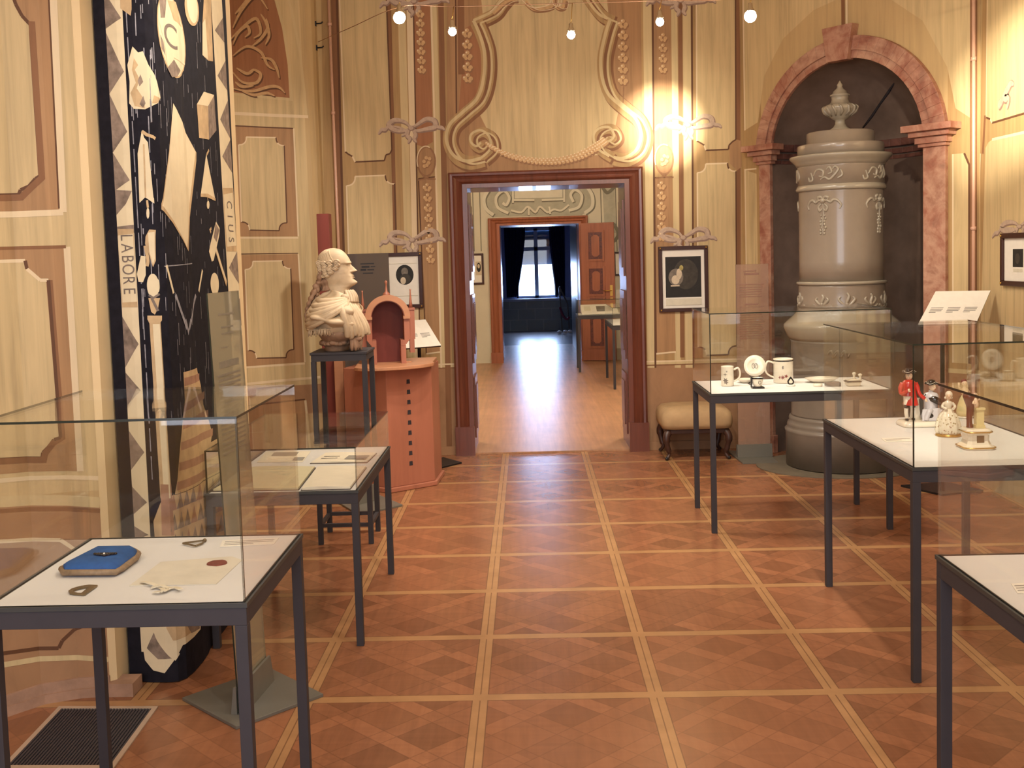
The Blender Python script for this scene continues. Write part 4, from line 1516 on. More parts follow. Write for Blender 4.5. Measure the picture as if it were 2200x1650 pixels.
def case(label, x0, x1, y0, y1, zt, zg, legs=True, group='glass show cases', g=.006, apron=.055, hide=()):
    t = thing('display_case', label, 'show case', ((x0 + x1) / 2, (y0 + y1) / 2, 0), group)
    lw = .030
    b = MB()
    b.box((x0, y0, zt - apron), (x1, y0 + lw, zt - .012))
    b.box((x0, y1 - lw, zt - apron), (x1, y1, zt - .012))
    b.box((x0, y0 + lw, zt - apron), (x0 + lw, y1 - lw, zt - .012))
    b.box((x1 - lw, y0 + lw, zt - apron), (x1, y1 - lw, zt - .012))
    b.build('frame', M['grey'], t, .0015)
    r = .012
    b = MB()
    b.box((x0 - .003, y0 - .003, zt - .011), (x1 + .003, y0 + r, zt))
    b.box((x0 - .003, y1 - r, zt - .011), (x1 + .003, y1 + .003, zt))
    b.box((x0 - .003, y0 + r, zt - .011), (x0 + r, y1 - r, zt))
    b.box((x1 - r, y0 + r, zt - .011), (x1 + .003, y1 - r, zt))
    b.build('rim', M['greyd'], t)
    box('display_board', (x0 + r, y0 + r, zt - .030), (x1 - r, y1 - r, zt - .0005), M['white'], t)
    for cx, cy in ((x0, y0), (x1 - lw, y0), (x1 - lw, y1 - lw), (x0, y1 - lw)):
        box('leg', (cx, cy, 0), (cx + lw, cy + lw, zt - apron), M['grey'], t, .0015)
    e = .003

    def pane(lo, hi, dark, name='glass_pane'):
        b = MB()
        b.box(lo, hi, 0)
        for i in dark:
            b.mi[i] = 1
        b.build(name, [M['glass'], M['edge']], t)
    # faces: 0 bottom 1 top 2 y0 3 x1 4 y1 5 x0; the polished edges read dark where they face the visitor
    pane((x0 + e, y0 + e, zt), (x1 - e, y0 + e + g, zg - g), (0, 3, 5))
    pane((x0 + e, y1 - e - g, zt), (x1 - e, y1 - e, zg - g), (0,))
    pane((x0 + e, y0 + e + g, zt), (x0 + e + g, y1 - e - g, zg - g), (0, 2))
    pane((x1 - e - g, y0 + e + g, zt), (x1 - e, y1 - e - g, zg - g), (0, 2))
    pane((x0 + e, y0 + e, zg - g), (x1 - e, y1 - e, zg), (2, 3, 5), 'glass_top')
    return t


case('nearest left glass show case holding the blue velvet cushion', -1.122, -.480, -5.835, -5.180, .80, 1.25)
case('low glass show case with open books, behind the nearest left one', -1.150, -.512, -3.925, -2.86, .66, .842)
case('glass show case with porcelain mugs and plates in front of the stove', 1.226, 2.245, -2.21, -1.555, .80, 1.255)
case('glass show case with the porcelain figurines on the right', 1.590, 2.262, -4.415, -3.215, .80, 1.25)
case('nearest right glass show case, cut off by the picture edge', 1.258, 1.92, -6.75, -5.545, .80, 1.25)
case('glass show case beside the open door leaf in the second room', .885, 1.95, 6.54, 7.18, .78, .99, group='show cases in the second room')
case('nearer glass show case in the second room, half behind the door frame', 1.200, 1.95, 4.54, 5.80, .76, .97, group='show cases in the second room')

# ---- things in the nearest left case
ZT = .80
M['velvet'] = flat('blue_velvet', srgb(46, 88, 146), .85, 0, .22, 26, .2, bump=.2)
M['cord'] = flat('tarnished_silver_cord', srgb(142, 118, 92), .6, .2, .25, 60, bump=.5)
M['jet'] = flat('dark_jewels', srgb(48, 46, 44), .2, .4, .4, 80)
M['oldgold'] = flat('worn_gilt_brass', srgb(124, 106, 78), .42, .6, .15, 40)
M['wax'] = flat('red_brown_seal_wax', srgb(120, 56, 44), .5, 0, .2, 50, bump=.3)


def flatpoly(name, px, z, th, mat, par=None, mats=None):
    b = MB()
    P = [atz(x, y, z) for x, y in px]
    b.prism([(p.x, p.y) for p in P], (1, 0, 0), (0, 1, 0), (0, 0, z), (0, 0, th))
    return b.build(name, mat, par)


px = [(134, 1222), (208, 1184), (286, 1183), (296, 1190), (292, 1198), (260, 1222), (248, 1229), (138, 1230)]
P = [atz(x, y, ZT + .012) for x, y in px]
ctr = sum(P, Vector()) / len(P)
t = thing('cushion', 'blue velvet cushion edged with silver cord in the nearest left case', 'cushion', (ctr.x, ctr.y, ZT))
b = MB()
rings = []
for z, k in ((.0005, .93), (.012, 1.0), (.024, .97), (.031, .86), (.034, .6), (.035, .25)):
    rings.append([Vector((ctr.x + (p.x - ctr.x) * k, ctr.y + (p.y - ctr.y) * k, ZT + z)) for p in P])
b.loft(rings, 0, True, True)
b.build('velvet_cover', M['velvet'], t)
b = MB()
L = [Vector((ctr.x + (p.x - ctr.x) * 1.02, ctr.y + (p.y - ctr.y) * 1.02, ZT + .012)) for p in P]
b.tube(L + [L[0]], .0085, 8)
b.build('cord_edging', M['cord'], t)
t = thing('brooch', 'dark jewelled brooch lying on the blue velvet cushion', 'brooch', (ctr.x, ctr.y, ZT + .035))
c0 = atz(225, 1191, ZT + .037)
b = MB()
for i in range(9):
    f = (i - 4) / 4
    b.ball(c0 + Vector((f * .028, .010 * (1 - f * f) * (-1) + .004, .001)), .0052, n=5, s=(1, 1, .6))
    if abs(f) < .8:
        b.ball(c0 + Vector((f * .026, .006, .001)), .0045, n=5, s=(1, 1, .6))
b.ball(c0 + Vector((.004, -.011, .002)), .007, n=6, s=(1, 1, .6))
b.build('jewels', M['jet'], t)
b = MB()
b.ball(c0 + Vector((.004, -.014, .006)), .0028, n=5)
b.build('stone', M['porc'], t)
# degree jewels: a square with an arc, a pair of compasses
b = MB()
ou = [atz(x, y, ZT + .001) for x, y in ((210, 1260), (192, 1259), (172, 1262), (155, 1267), (147, 1272), (150, 1277), (162, 1279), (182, 1280))]
inn = [atz(x, y, ZT + .001) for x, y in ((190, 1264), (184, 1264), (173, 1266), (162, 1269), (157, 1272), (160, 1275), (166, 1276.5), (175, 1277))]
n = len(ou)
vs = ou + inn + [p + Vector((0, 0, .004)) for p in ou + inn]
fs = []
for i in range(n):
    j = (i + 1) % n
    fs += [[2 * n + i, 2 * n + j, 3 * n + j, 3 * n + i], [i, j, 2 * n + j, 2 * n + i], [n + i, n + j, 3 * n + j, 3 * n + i]]
b.add(vs, fs)
tag(b.build('set_square_jewel', M['oldgold']), 'gilt D-shaped jewel lying at the front of the nearest left case', 'jewel', 'lodge jewels in the case')
b = MB()
z = Vector((0, 0, .003))
A, B_, C_, D_ = [atz(x, y, ZT + .002) for x, y in ((393, 1169), (440, 1163), (420, 1175), (434, 1170))]
b.bar(A + z, B_ + z, .005, .004)
b.bar(A + z, C_ + z, .005, .004)
b.tube([C_ + z, D_ + z, B_ + z], .003, 6)
b.ball(B_ + z, .006, n=6)
tag(b.build('compass_jewel', M['oldgold']), 'thin gilt triangular jewel lying at the back of the nearest left case', 'jewel', 'lodge jewels in the case')
M['doc'] = flat('yellowed_document', srgb(214, 205, 188), .8, 0, .07, 14, .1)
o = flatpoly('document', [(278, 1259), (345, 1208), (498, 1196), (520, 1204), (464, 1256)], ZT, .0012, M['doc'])
tag(o, 'yellowed unfolded document with a red seal in the nearest left case', 'document')
t = MB()
sc_ = atz(467, 1212, ZT)
N = 14
t.prism([(sc_.x + .027 * (1 + .08 * math.sin(5 * i)) * math.cos(2 * PI * i / N), sc_.y + .024 * (1 + .08 * math.cos(4 * i)) * math.sin(2 * PI * i / N)) for i in range(N)], (1, 0, 0), (0, 1, 0), (0, 0, ZT + .0013), (0, 0, .004))
t.build('wax_seal', M['wax'], o)
b = MB()
for pts in ([(325, 1263), (345, 1258), (360, 1262), (368, 1264)], [(305, 1250), (320, 1252), (345, 1262), (352, 1268)], [(330, 1272), (350, 1270), (372, 1262), (388, 1266)]):
    P = bez([atz(x, y, ZT + .004 + .004 * (i % 2)) for i, (x, y) in enumerate(pts)], 5)
    for p, q in zip(P, P[1:]):
        b.bar(p, q, .012, .0018)
tag(b.build('ribbon', M['parch']), 'crumpled pale ribbon at the edge of the yellowed document', 'ribbon')


def caption(label, px, z, grp='caption slips in the show cases', nl=3, ink='ink'):
    """white slip with rows of print"""
    P = [atz(x, y, z) for x, y in px]
    c = sum(P, Vector()) / 4
    t = thing('caption_card', label, 'caption card', (c.x, c.y, z), grp)
    b = MB()
    b.prism([(p.x, p.y) for p in P], (1, 0, 0), (0, 1, 0), (0, 0, z + .0003), (0, 0, .0012))
    b.build('card', M['paper'], t)
    b = MB()
    for i in range(nl):
        f0, f1 = (i + .9) / (nl + 1.2), (i + 1.25) / (nl + 1.2)
        L0, L1 = P[0].lerp(P[3], f0), P[0].lerp(P[3], f1)
        R0, R1 = P[1].lerp(P[2], f0), P[1].lerp(P[2], f1)
        k = .94 if i < nl - 1 else .6
        q = [L0.lerp(R0, .06), L0.lerp(R0, k), L1.lerp(R1, k), L1.lerp(R1, .06)]
        b.prism([(p.x, p.y) for p in q], (1, 0, 0), (0, 1, 0), (0, 0, z + .0015), (0, 0, .0003))
    b.build('print_lines', M[ink], t)


caption('pale caption card at the back right corner of the nearest left case', [(478, 1162), (600, 1156), (588, 1170), (472, 1176)], ZT)
caption('caption card at the left edge of the figurine case', [(1893, 942), (1955, 940), (1967, 948), (1903, 950)], ZT, nl=2)
caption('caption card in the nearest right case at the picture edge', [(2172, 1255), (2240, 1252), (2262, 1272), (2186, 1276)], ZT)

# ---- books and papers in the low case
ZL = .66
M['page'] = flat('white_book_page', srgb(234, 222, 200), .8, 0, .03, 16, .1)
M['pagec'] = flat('cream_book_page', srgb(218, 206, 172), .8, 0, .04, 12, .1)
M['leather'] = flat('dark_book_cover', srgb(70, 60, 52), .5, 0, .15, 30)


def volume(label, px, th, mat, ink=None, grp='books in the low case', name='open_book'):
    P = [atz(x, y, ZL + th) for x, y in px]
    c = sum(P, Vector()) / 4
    t = thing(name, label, 'book' if name == 'open_book' else 'sheet', (c.x, c.y, ZL), grp)
    NU, NV = 10, 2
    b = MB()
    top, bot = [], []
    for i in range(NU + 1):
        u = i / NU
        for j in range(NV + 1):
            v = j / NV
            p = P[0].lerp(P[1], u).lerp(P[3].lerp(P[2], u), v)
            hz = ZL + th * (.72 + .28 * math.sin(PI * min(1, u * 1.15)) if th > .004 else 1)
            top.append(Vector((p.x, p.y + (.002 * math.sin(9 * u) if th > .004 else 0), hz)))
            bot.append(Vector((p.x, p.y, ZL + .003 if th > .004 else ZL + .0004)))
    W_ = NV + 1
    fs = []
    K = len(top)
    for i in range(NU):
        for j in range(NV):
            fs.append([i * W_ + j, (i + 1) * W_ + j, (i + 1) * W_ + j + 1, i * W_ + j + 1])
            fs.append([K + i * W_ + j, K + i * W_ + j + 1, K + (i + 1) * W_ + j + 1, K + (i + 1) * W_ + j])
        fs.append([i * W_, K + i * W_, K + (i + 1) * W_, (i + 1) * W_])
        fs.append([i * W_ + NV, (i + 1) * W_ + NV, K + (i + 1) * W_ + NV, K + i * W_ + NV])
    for i in (0, NU):
        for j in range(NV):
            fs.append([i * W_ + j, i * W_ + j + 1, K + i * W_ + j + 1, K + i * W_ + j])
    b.add(top + bot, fs, 0, False)
    b.build('pages', mat, t)
    if th > .004:
        b = MB()
        Q = [c + (p - c) * 1.03 for p in P]
        b.prism([(p.x, p.y) for p in Q], (1, 0, 0), (0, 1, 0), (0, 0, ZL + .0004), (0, 0, .0026))
        b.build('cover', M['leather'], t)
    if ink:
        b = MB()
        for u0, u1, v0, v1 in ink:
            q = []
            for u, v in ((u0, v0), (u1, v0), (u1, v1), (u0, v1)):
                q.append(P[0].lerp(P[1], u).lerp(P[3].lerp(P[2], u), v))
            hz = ZL + th + .0006
            b.prism([(p.x, p.y) for p in q], (1, 0, 0), (0, 1, 0), (0, 0, hz), (0, 0, .0004))
        b.build('print', M['ink'], t)


volume('thick white-paged open book at the front right of the low case', [(648, 1046), (752, 1043), (786, 999), (682, 1000)], .016, M['page'])
volume('cream-paged open book at the front left of the low case', [(458, 1049), (640, 1046), (676, 1000), (542, 1001)], .014, M['pagec'])
volume('open book with printed ornament behind the white-paged one', [(668, 992), (788, 990), (808, 971), (700, 971)], .010, M['page'], [(.55, .95, .2, .6), (.1, .4, .3, .36), (.1, .4, .5, .56)])
volume('broadsheet with a dark vignette behind the cream-paged book', [(552, 993), (650, 992), (668, 969), (572, 970)], .0022, M['page'], [(.2, .75, .55, .9), (.75, .98, .1, .4)], name='printed_sheet')
for px_, lab, nm in (([(436, 1046), (452, 1030), (478, 1006), (470, 1004), (430, 1038)], 'row of small caption letters along the left edge of the low case', 0),):
    flat_ = flatpoly('caption_strip', px_, ZL + .0002, .0012, M['ink'])
    tag(flat_, 'grey caption strip along the left edge of the low case', 'caption card', 'caption slips in the show cases')

# ---- porcelain in the case before the stove
M['motif'] = flat('printed_grey_motif', srgb(120, 108, 100), .3, 0, .3, 60)
M['motifr'] = flat('printed_red_motif', srgb(132, 62, 54), .3, 0, .3, 60)
M['rim'] = flat('black_enamel', srgb(38, 34, 34), .25, 0, .1)


def cylpatch(b, c, r, th, z, poly, k, m=0):
    P = [Vector((c[0] + r * math.cos(th + a * k / r), c[1] + r * math.sin(th + a * k / r), z + v * k)) for a, v in poly]
    q = [Vector((c[0] + (p.x - c[0]) * .97, c[1] + (p.y - c[1]) * .97, p.z)) for p in P]
    n = len(P)
    b.add(P + q, [list(range(n))] + [[i, (i + 1) % n, n + (i + 1) % n, n + i] for i in range(n)], m)


def to_cam(c):
    return math.atan2(CAM.y - c[1], CAM.x - c[0])


def mug(name, label, px, r, h, hand, motif, rim=False, cat='mug'):
    c = atz(px[0], px[1], ZT)
    t = thing(name, label, cat, (c.x, c.y, ZT), 'porcelain in the case before the stove')
    c = Vector((c.x, c.y, ZT + .0005))
    b = MB()
    w = .004
    b.lathe(c, [(r * .9, 0), (r, .004), (r, h * .97), (r + .001, h), (r - w * .5, h), (r - w, h * .96), (r - w, .012), (0.001, .010)], 32)
    b.build('body', M['porc'], t)
    b = MB()
    hx_, hh = hand
    P = bez([c + Vector((hx_ * r * .97, -.01, h * .82)), c + Vector((hx_ * (r + hh * .7), -.012, h * .9)), c + Vector((hx_ * (r + hh), -.012, h * .62)), c + Vector((hx_ * (r + hh * .75), -.012, h * .38)), c + Vector((hx_ * r * .97, -.01, h * .22))], 6)
    b.tube(P, .0055, 8)
    b.build('handle', M['porc'], t)
    th = to_cam(c)
    b = MB()
    for m, da, z, pl, k in motif:
        cylpatch(b, c, r + .0012, th + da, c.z + h * z, pl, k, m)
    if rim:
        b.lathe(c, [(r + .0004, h * .90), (r + .0016, h * .90), (r + .0016, h * .945), (r + .0004, h * .945)], 32, 2, False, False)
    b.build('decoration', [M['motif'], M['motifr'], M['rim']], t)
    return t


star = lambda n, a=1, c=.45: [((a if i % 2 == 0 else c) * math.cos(PI * i / n), (a if i % 2 == 0 else c) * math.sin(PI * i / n)) for i in range(2 * n)]
mug('porcelain_mug', 'plain white porcelain mug at the left end of the stove case', (1563, 829), .037, .118, (1, .036), [(0, -.3, .30, star(6), .018), (0, -.2, .2, star(5), .014), (0, -.35, .6, star(4, 1, .2), .013), (0, -.1, .75, star(4, 1, .2), .008)])
mug('porcelain_tankard', 'large white porcelain tankard with a black rim and red motif', (1683, 822), .058, .146, (-1, .052), [(1, -.05, .25, star(7, 1, .3), .017), (1, -.38, .25, star(4, 1, .3), .010), (0, 0, .66, [(-.3, 1), (.35, .6), (.1, .1), (.35, -.5), (-.3, -1), (-.7, 0)], .011), (1, .3, .3, star(5), .012)], True, 'tankard')


def dish(name, label, px, r, h, cat, sx=1.0, sy=1.0, prof=None):
    c = atz(px[0], px[1], ZT)
    b = MB()
    b.lathe((c.x, c.y, ZT + .0005), prof or [(r * .55, 0), (r * .7, h * .3), (r, h), (r * .97, h * 1.05), (r * .62, h * .4), (.001, h * .32)], 32, sx=sx, sy=sy)
    o = b.build(name, M['porc'])
    tag(o, label, cat, 'porcelain in the case before the stove')
    return o, c


dish('saucer', 'small white saucer lying behind the plate stand in the stove case', (1603, 822), .055, .022, 'saucer')
dish('oval_dish', 'long shallow white dish in the middle of the stove case', (1765, 821), .088, .026, 'dish', 1.15, .8)
dish('snuff_box', 'small round ivory box in front of the long white dish', (1757, 830), .026, .016, 'box', prof=[(.024, 0), (.026, .004), (.026, .012), (.022, .016), (.001, .017)])
# plate on a stand with a monogram
c = atz(1622, 826, ZT)
t = thing('porcelain_plate', 'white porcelain plate with a grey monogram standing upright on a holder', 'plate', (c.x, c.y, ZT), 'porcelain in the case before the stove')
b = MB()
cz = ZT + .112
n_ = Vector((-.12, -1, .22)).normalized()
u_ = n_.cross(Vector((0, 0, 1))).normalized()
v_ = u_.cross(n_)
pc_ = Vector((c.x, c.y, cz))
def plate_ring(r, d):
    return [pc_ + u_ * (r * math.cos(2 * PI * i / 36)) + v_ * (r * math.sin(2 * PI * i / 36)) + n_ * d for i in range(36)]
b.loft([plate_ring(.001, -.004), plate_ring(.038, -.006), plate_ring(.064, .006), plate_ring(.0635, .009), plate_ring(.040, .000), plate_ring(.001, .001)])
b.build('plate', M['porc'], t)
b = MB()
for dx in (-.008, .008):
    b.tube([pc_ + u_ * (dx + .009 * math.cos(a)) + v_ * (.015 * math.sin(a)) + n_ * .003 for a in (2 * PI * i / 16 for i in range(17))], .0014, 5)
b.tube([pc_ + u_ * x + v_ * y + n_ * .003 for x, y in ((-.012, .012), (0, -.014), (.012, .012))], .0012, 5)
b.build('monogram', M['motif'], t)
b = MB()
for s in (-1, 1):
    b.bar(pc_ + u_ * (.03 * s) - v_ * .06 - n_ * .01, Vector((c.x + .03 * s, c.y + .05, ZT + .002)), .006, .004)
    b.bar(Vector((c.x + .03 * s, c.y - .02, ZT + .003)), Vector((c.x + .03 * s, c.y + .05, ZT + .003)), .006, .004)
    b.bar(Vector((c.x + .03 * s, c.y - .02, ZT + .003)), pc_ + u_ * (.03 * s) - v_ * .062 + n_ * .012, .006, .004)
b.build('plate_holder', M['black'], t)
# cup on a black stand
c = atz(1628, 834, ZT)
t = thing('porcelain_cup', 'small white cup with a black rim tilted on a black stand', 'cup', (c.x, c.y, ZT), 'porcelain in the case before the stove')
b = MB()
b.lathe((c.x, c.y, ZT + .009), [(.018, 0), (.024, .006), (.030, .03), (.032, .054), (.029, .054), (.026, .03), (.001, .01)], 28)
b.build('body', M['porc'], t)
b = MB()
b.lathe((c.x, c.y, ZT + .009), [(.0322, .048), (.0338, .048), (.0338, .055), (.0322, .055)], 28, 0, False, False)
b.tube([Vector((c.x + .006 + .008 * math.cos(a), c.y - .0305, ZT + .036 + .010 * math.sin(a))) for a in (2 * PI * i / 12 for i in range(13))], .0012, 5)
b.build('decoration', M['rim'], t)
b = MB()
b.box((c.x - .034, c.y - .026, ZT + .0005), (c.x + .034, c.y + .03, ZT + .0085))
b.box((c.x - .040, c.y - .01, ZT + .0085), (c.x - .034, c.y + .01, ZT + .068))
b.build('cup_stand', M['black'], t)
# spade brooch on a clear stand
c = atz(1699, 829, ZT)
t = thing('spade_badge', 'black and white spade-shaped badge on a clear foot before the tankard', 'badge', (c.x, c.y, ZT))
b = MB()
b.lathe((c.x, c.y, ZT + .0005), [(.026, 0), (.026, .006), (.001, .007)], 20)
b.build('clear_foot', M['paper'], t)
sp = lambda k: [(0, .9 * k), (.35 * k, .45 * k), (.62 * k, .05 * k), (.55 * k, -.45 * k), (.25 * k, -.62 * k), (-.25 * k, -.62 * k), (-.55 * k, -.45 * k), (-.62 * k, .05 * k), (-.35 * k, .45 * k)]
b = MB()
b.prism(sp(.032), (1, 0, 0), (0, 0, 1), (c.x, c.y, ZT + .027), (0, .005, 0))
b.build('badge_ground', M['rim'], t)
b = MB()
b.prism(sp(.018), (1, 0, 0), (0, 0, 1), (c.x, c.y - .0012, ZT + .026), (0, .0012, 0))
b.build('badge_centre', M['porc'], t)
# brown box
c = atz(1790, 830, ZT)
b = MB()
b.box((c.x - .042, c.y - .015, ZT + .0005), (c.x + .042, c.y + .03, ZT + .022))
tag(b.build('small_box', flat('brown_box_leather', srgb(112, 92, 80), .6, 0, .15, 40), bevel=.002), 'small dark brown box in the right half of the stove case', 'box')
# lidded dish with dark edge
c = atz(1832, 829, ZT)
t = thing('lidded_dish', 'small square white dish with a dark edge at the right end of the stove case', 'dish', (c.x, c.y, ZT))
b = MB()
sq = lambda k, z: [(c.x - k, c.y - k * .8, z), (c.x + k, c.y - k * .8, z), (c.x + k, c.y + k * .8, z), (c.x - k, c.y + k * .8, z)]
b.loft([sq(.030, ZT + .0005), sq(.036, ZT + .006), sq(.038, ZT + .024)], 0, True, False)
b.build('body', M['porc'], t)
b = MB()
b.loft([sq(.042, ZT + .024), sq(.044, ZT + .028), sq(.034, ZT + .034)], 0, True, False)
b.build('dark_rim', M['greyd'], t)
b = MB()
b.loft([sq(.034, ZT + .034), sq(.012, ZT + .042)], 0, True, False)
b.build('lid', M['porc'], t)
# small white knobs added in place of two glints at the back
for x, y, lab in ((1835, 808, 'left of two small white knobs standing in for glints at the back of the stove case'), (1848, 811, 'right of two small white knobs standing in for glints at the back of the stove case')):
    c = atz(x, y + 6, ZT)
    b = MB()
    b.lathe((c.x, c.y, ZT + .0005), [(.012, 0), (.008, .008), (.006, .02), (.012, .03), (.012, .036), (.001, .042)], 14)
    tag(b.build('glint_knob', M['porc']), lab, 'glint', 'glint knobs in the stove case')

# ------------------------------------------------------------------ painted hanging on the left pier
PLAN_T = [(-1.378, -4.268), (-1.335, -4.278), (-1.285, -4.288), (-1.225, -4.292), (-1.180, -4.286), (-1.158, -4.25), (-1.148, -4.18), (-1.146, -4.07), (-1.150, -3.99), (-1.161, -3.92), (-1.163, -3.7), (-1.168, -3.5), (-1.174, -3.3), (-1.180, -3.1), (-1.184, -2.9)]
ST = Surf(PLAN_T)
SE = ST.inv(512, 600)[0]
M['t_black'] = flat('blue_black_cloth', srgb(31, 29, 36), .8, 0, .25, 26, .15)
M['t_pale'] = flat('cream_painted_cloth', srgb(226, 208, 172), .75, 0, .05, 14, .15)
M['t_grey'] = flat('brown_grey_washed_cloth', srgb(140, 122, 108), .8, 0, .35, 30, .15, detail=6)
M['t_mid'] = flat('buff_washed_cloth', srgb(198, 168, 128), .8, 0, .18, 16, .15, detail=6)
M['t_rose'] = flat('rose_brown_washed_cloth', srgb(168, 128, 104), .8, 0, .22, 16, .15, detail=6)
M['t_streak'] = flat('white_dry_brush_streaks', srgb(150, 146, 150), .8, 0, .3, 60, .15)
M['t_ink'] = flat('faded_letter_ink', srgb(126, 112, 102), .8, 0, .2, 40, .15)
TM = ['t_black', 't_pale', 't_grey', 't_mid', 't_rose', 't_streak', 't_ink']
K_, PA_, GR_, MI_, RS_, STK, INK = range(7)
tap = thing('painted_hanging', 'tall dark cloth hanging painted with masonic tools, columns and steps on the left pier', 'hanging', (-1.15, -4.0, 0))
b = MB()
cuts = [s for s in ST.s if s < SE] + [SE]
fr = [ST.at(s, 0, 0) for s in cuts]
bk = [ST.at(s, 0, -.012) for s in cuts]
zb, zt = .004, 3.95
ring = fr + bk[::-1]
b.loft([[Vector((p.x, p.y, zb)) for p in ring], [Vector((p.x, p.y, zt)) for p in ring]], 0, True, False)
b.build('cloth', M['t_black'], tap)
tp = Paint(ST, base=.0006, step=.0004)


def edge(xt, xb, y):   # x of a nearly vertical line running from (xt,0) to (xb,1465)
    return xt + (xb - xt) * y / 1465


def tband(x0t, x0b, x1t, x1b, m, layer, y0=-140, y1=1430, n=10):
    for i in range(n):
        a, c = y0 + (y1 - y0) * i / n, y0 + (y1 - y0) * (i + 1) / n
        tp.fill([(edge(x0t, x0b, a), a), (edge(x1t, x1b, a), a), (edge(x1t, x1b, c), c), (edge(x0t, x0b, c), c)], m, layer)


# left border: pale band of triangles
tband(224, 308, 262, 340, PA_, 1, y1=1400)
# lozenges in grey wash against both sides of the left border
lz = [(-160, 70), (70, 160), (160, 250), (250, 330), (330, 408)]
LE = lambda y: edge(224, 308, y)
RE = lambda y: edge(262, 340, y)
for y0, y1 in ((-110, 0), (-20, 62), (70, 202), (202, 328), (328, 410)):
    tp.fill([(LE(y0), y0), (RE((y0 + y1) / 2 + 10) - 3, (y0 + y1) / 2 + 18), (LE(y1), y1)], GR_, 2)
tp.fill([(LE(408), 408), (RE(410), 410), (RE(430) - 14, 438), (LE(468), 462)], GR_, 2)
for y0, y1 in ((680, 790), (800, 870), (925, 1010), (1045, 1105), (1130, 1160)):
    tp.fill([(LE(y0), y0), (RE((y0 + y1) / 2) - 3, (y0 + y1) / 2 + 4), (LE(y1), y1)], GR_, 2)
tp.fill([(LE(485), 487), (RE(480), 483), (RE(500), 500), (LE(506), 508)], GR_, 2)
# inner hem line beside the black ground
# right border
RB0 = lambda y: 453 + (y) * .0595
RB1 = lambda y: 476 + (y) * .0605
for i in range(10):
    a, c = -140 + i * 110, -30 + i * 110
    tp.fill([(RB0(a), a), (RB1(a), a), (RB1(c), c), (RB0(c), c)], PA_, 1)
for y0, y1 in ((-60, 0), (38, 92), (130, 195), (215, 298), (300, 372), (540, 610), (640, 700), (720, 770)):
    tp.fill([(RB1(y0), y0), (RB0((y0 + y1) / 2) + 4, (y0 + y1) / 2), (RB1(y1), y1)], GR_, 2)
# dry-brush streaks on the dark ground
rs = random.Random(3)
for i in range(150):
    y = rs.uniform(-60, 820)
    x = edge(268, 350, y) + rs.random() * (455 + y * .06 - edge(268, 350, y))
    L = rs.uniform(12, 60)
    tp.stroke([(x, y), (x + L * .04, y + L)], rs.uniform(.002, .0045), STK, 2)
for y in range(-100, 1000, 60):
    tp.stroke([(edge(270, 352, y), y), (edge(270, 352, y + 50), y + 50)], .004, STK, 2)
# rough stone
tp.fill([(285, 100), (297, 113), (307, 110), (318, 139), (331, 160), (344, 210), (338, 222), (312, 235), (288, 234), (278, 222), (279, 175), (274, 140)], PA_, 3)
tp.fill([(288, 125), (297, 140), (290, 150), (300, 170), (294, 190), (310, 214), (312, 233), (290, 228), (281, 200), (292, 178), (284, 150)], MI_, 4)
tp.fill([(302, 160), (308, 176), (300, 186), (296, 174)], GR_, 5)
tp.fill([(308, 206), (313, 222), (308, 232), (300, 224)], GR_, 5)
tp.fill([(330, 205), (343, 212), (336, 222), (326, 222)], MI_, 5)
# star shield with the letter C, second oval
def oval(cx, cy, rx, ry, lean, m, layer, n=26):
    tp.fill([(cx + rx * math.cos(t) + lean * ry * math.sin(t), cy + ry * math.sin(t)) for t in (2 * PI * i / n for i in range(n))], m, layer)
oval(367, 76, 28, 92, .14, MI_, 3)
oval(367, 76, 26, 88, .14, PA_, 4)
tp.fill([(341, -2), (356, 0), (353, 38), (344, 38)], GR_, 5)
tp.fill([(358, 0), (376, 4), (389, 60), (372, 44)], MI_, 5)
tp.fill([(339, 40), (357, 40), (362, 20), (370, 42), (391, 60), (384, 84), (396, 140), (372, 124), (358, 142), (354, 104)], PA_, 6)
tp.fill([(343, 74), (350, 90), (354, 120), (346, 104)], GR_, 5)
tp.fill([(358, 146), (372, 128), (386, 152), (380, 164), (368, 166)], GR_, 6)
oval(411, 18, 15, 38, .1, MI_, 3)
oval(412, 14, 11, 36, .1, PA_, 4)
def lettering(body, px, py, size, narrow, m, layer, rot=0.0):
    s0, z0 = ST.inv(px, py)
    for tri in text_tris(body, size):
        q = []
        for u, v in tri:
            a, c = u * math.cos(rot) - v * math.sin(rot), u * math.sin(rot) + v * math.cos(rot)
            q.append((s0 + a * narrow, z0 + c))
        tp.fill_sz(q, m, layer)
lettering('C', 366, 80, .13, 2.0, INK, 7)
# cut stones and scroll ends
tp.fill([(258, -40), (282, -40), (283, 20), (281, 34), (259, 18)], MI_, 3)
tp.fill([(438, -20), (452, -10), (457, 132), (446, 130), (434, 118), (434, 50)], MI_, 3)
tp.fill([(434, 50), (440, 40), (446, 128), (434, 118)], PA_, 4)
tp.fill([(437, 197), (459, 204), (464, 280), (448, 300), (427, 296), (422, 224)], MI_, 3)
tp.fill([(437, 197), (459, 204), (446, 228), (422, 224)], PA_, 4)
tp.fill([(446, 228), (459, 206), (464, 280), (448, 300)], GR_, 4)
# great lozenge
tp.fill([(371, 222), (421, 328), (421, 345), (404, 540), (346, 450), (346, 438)], MI_, 3)
tp.fill([(371, 222), (419, 326), (401, 532), (348, 442)], PA_, 4)
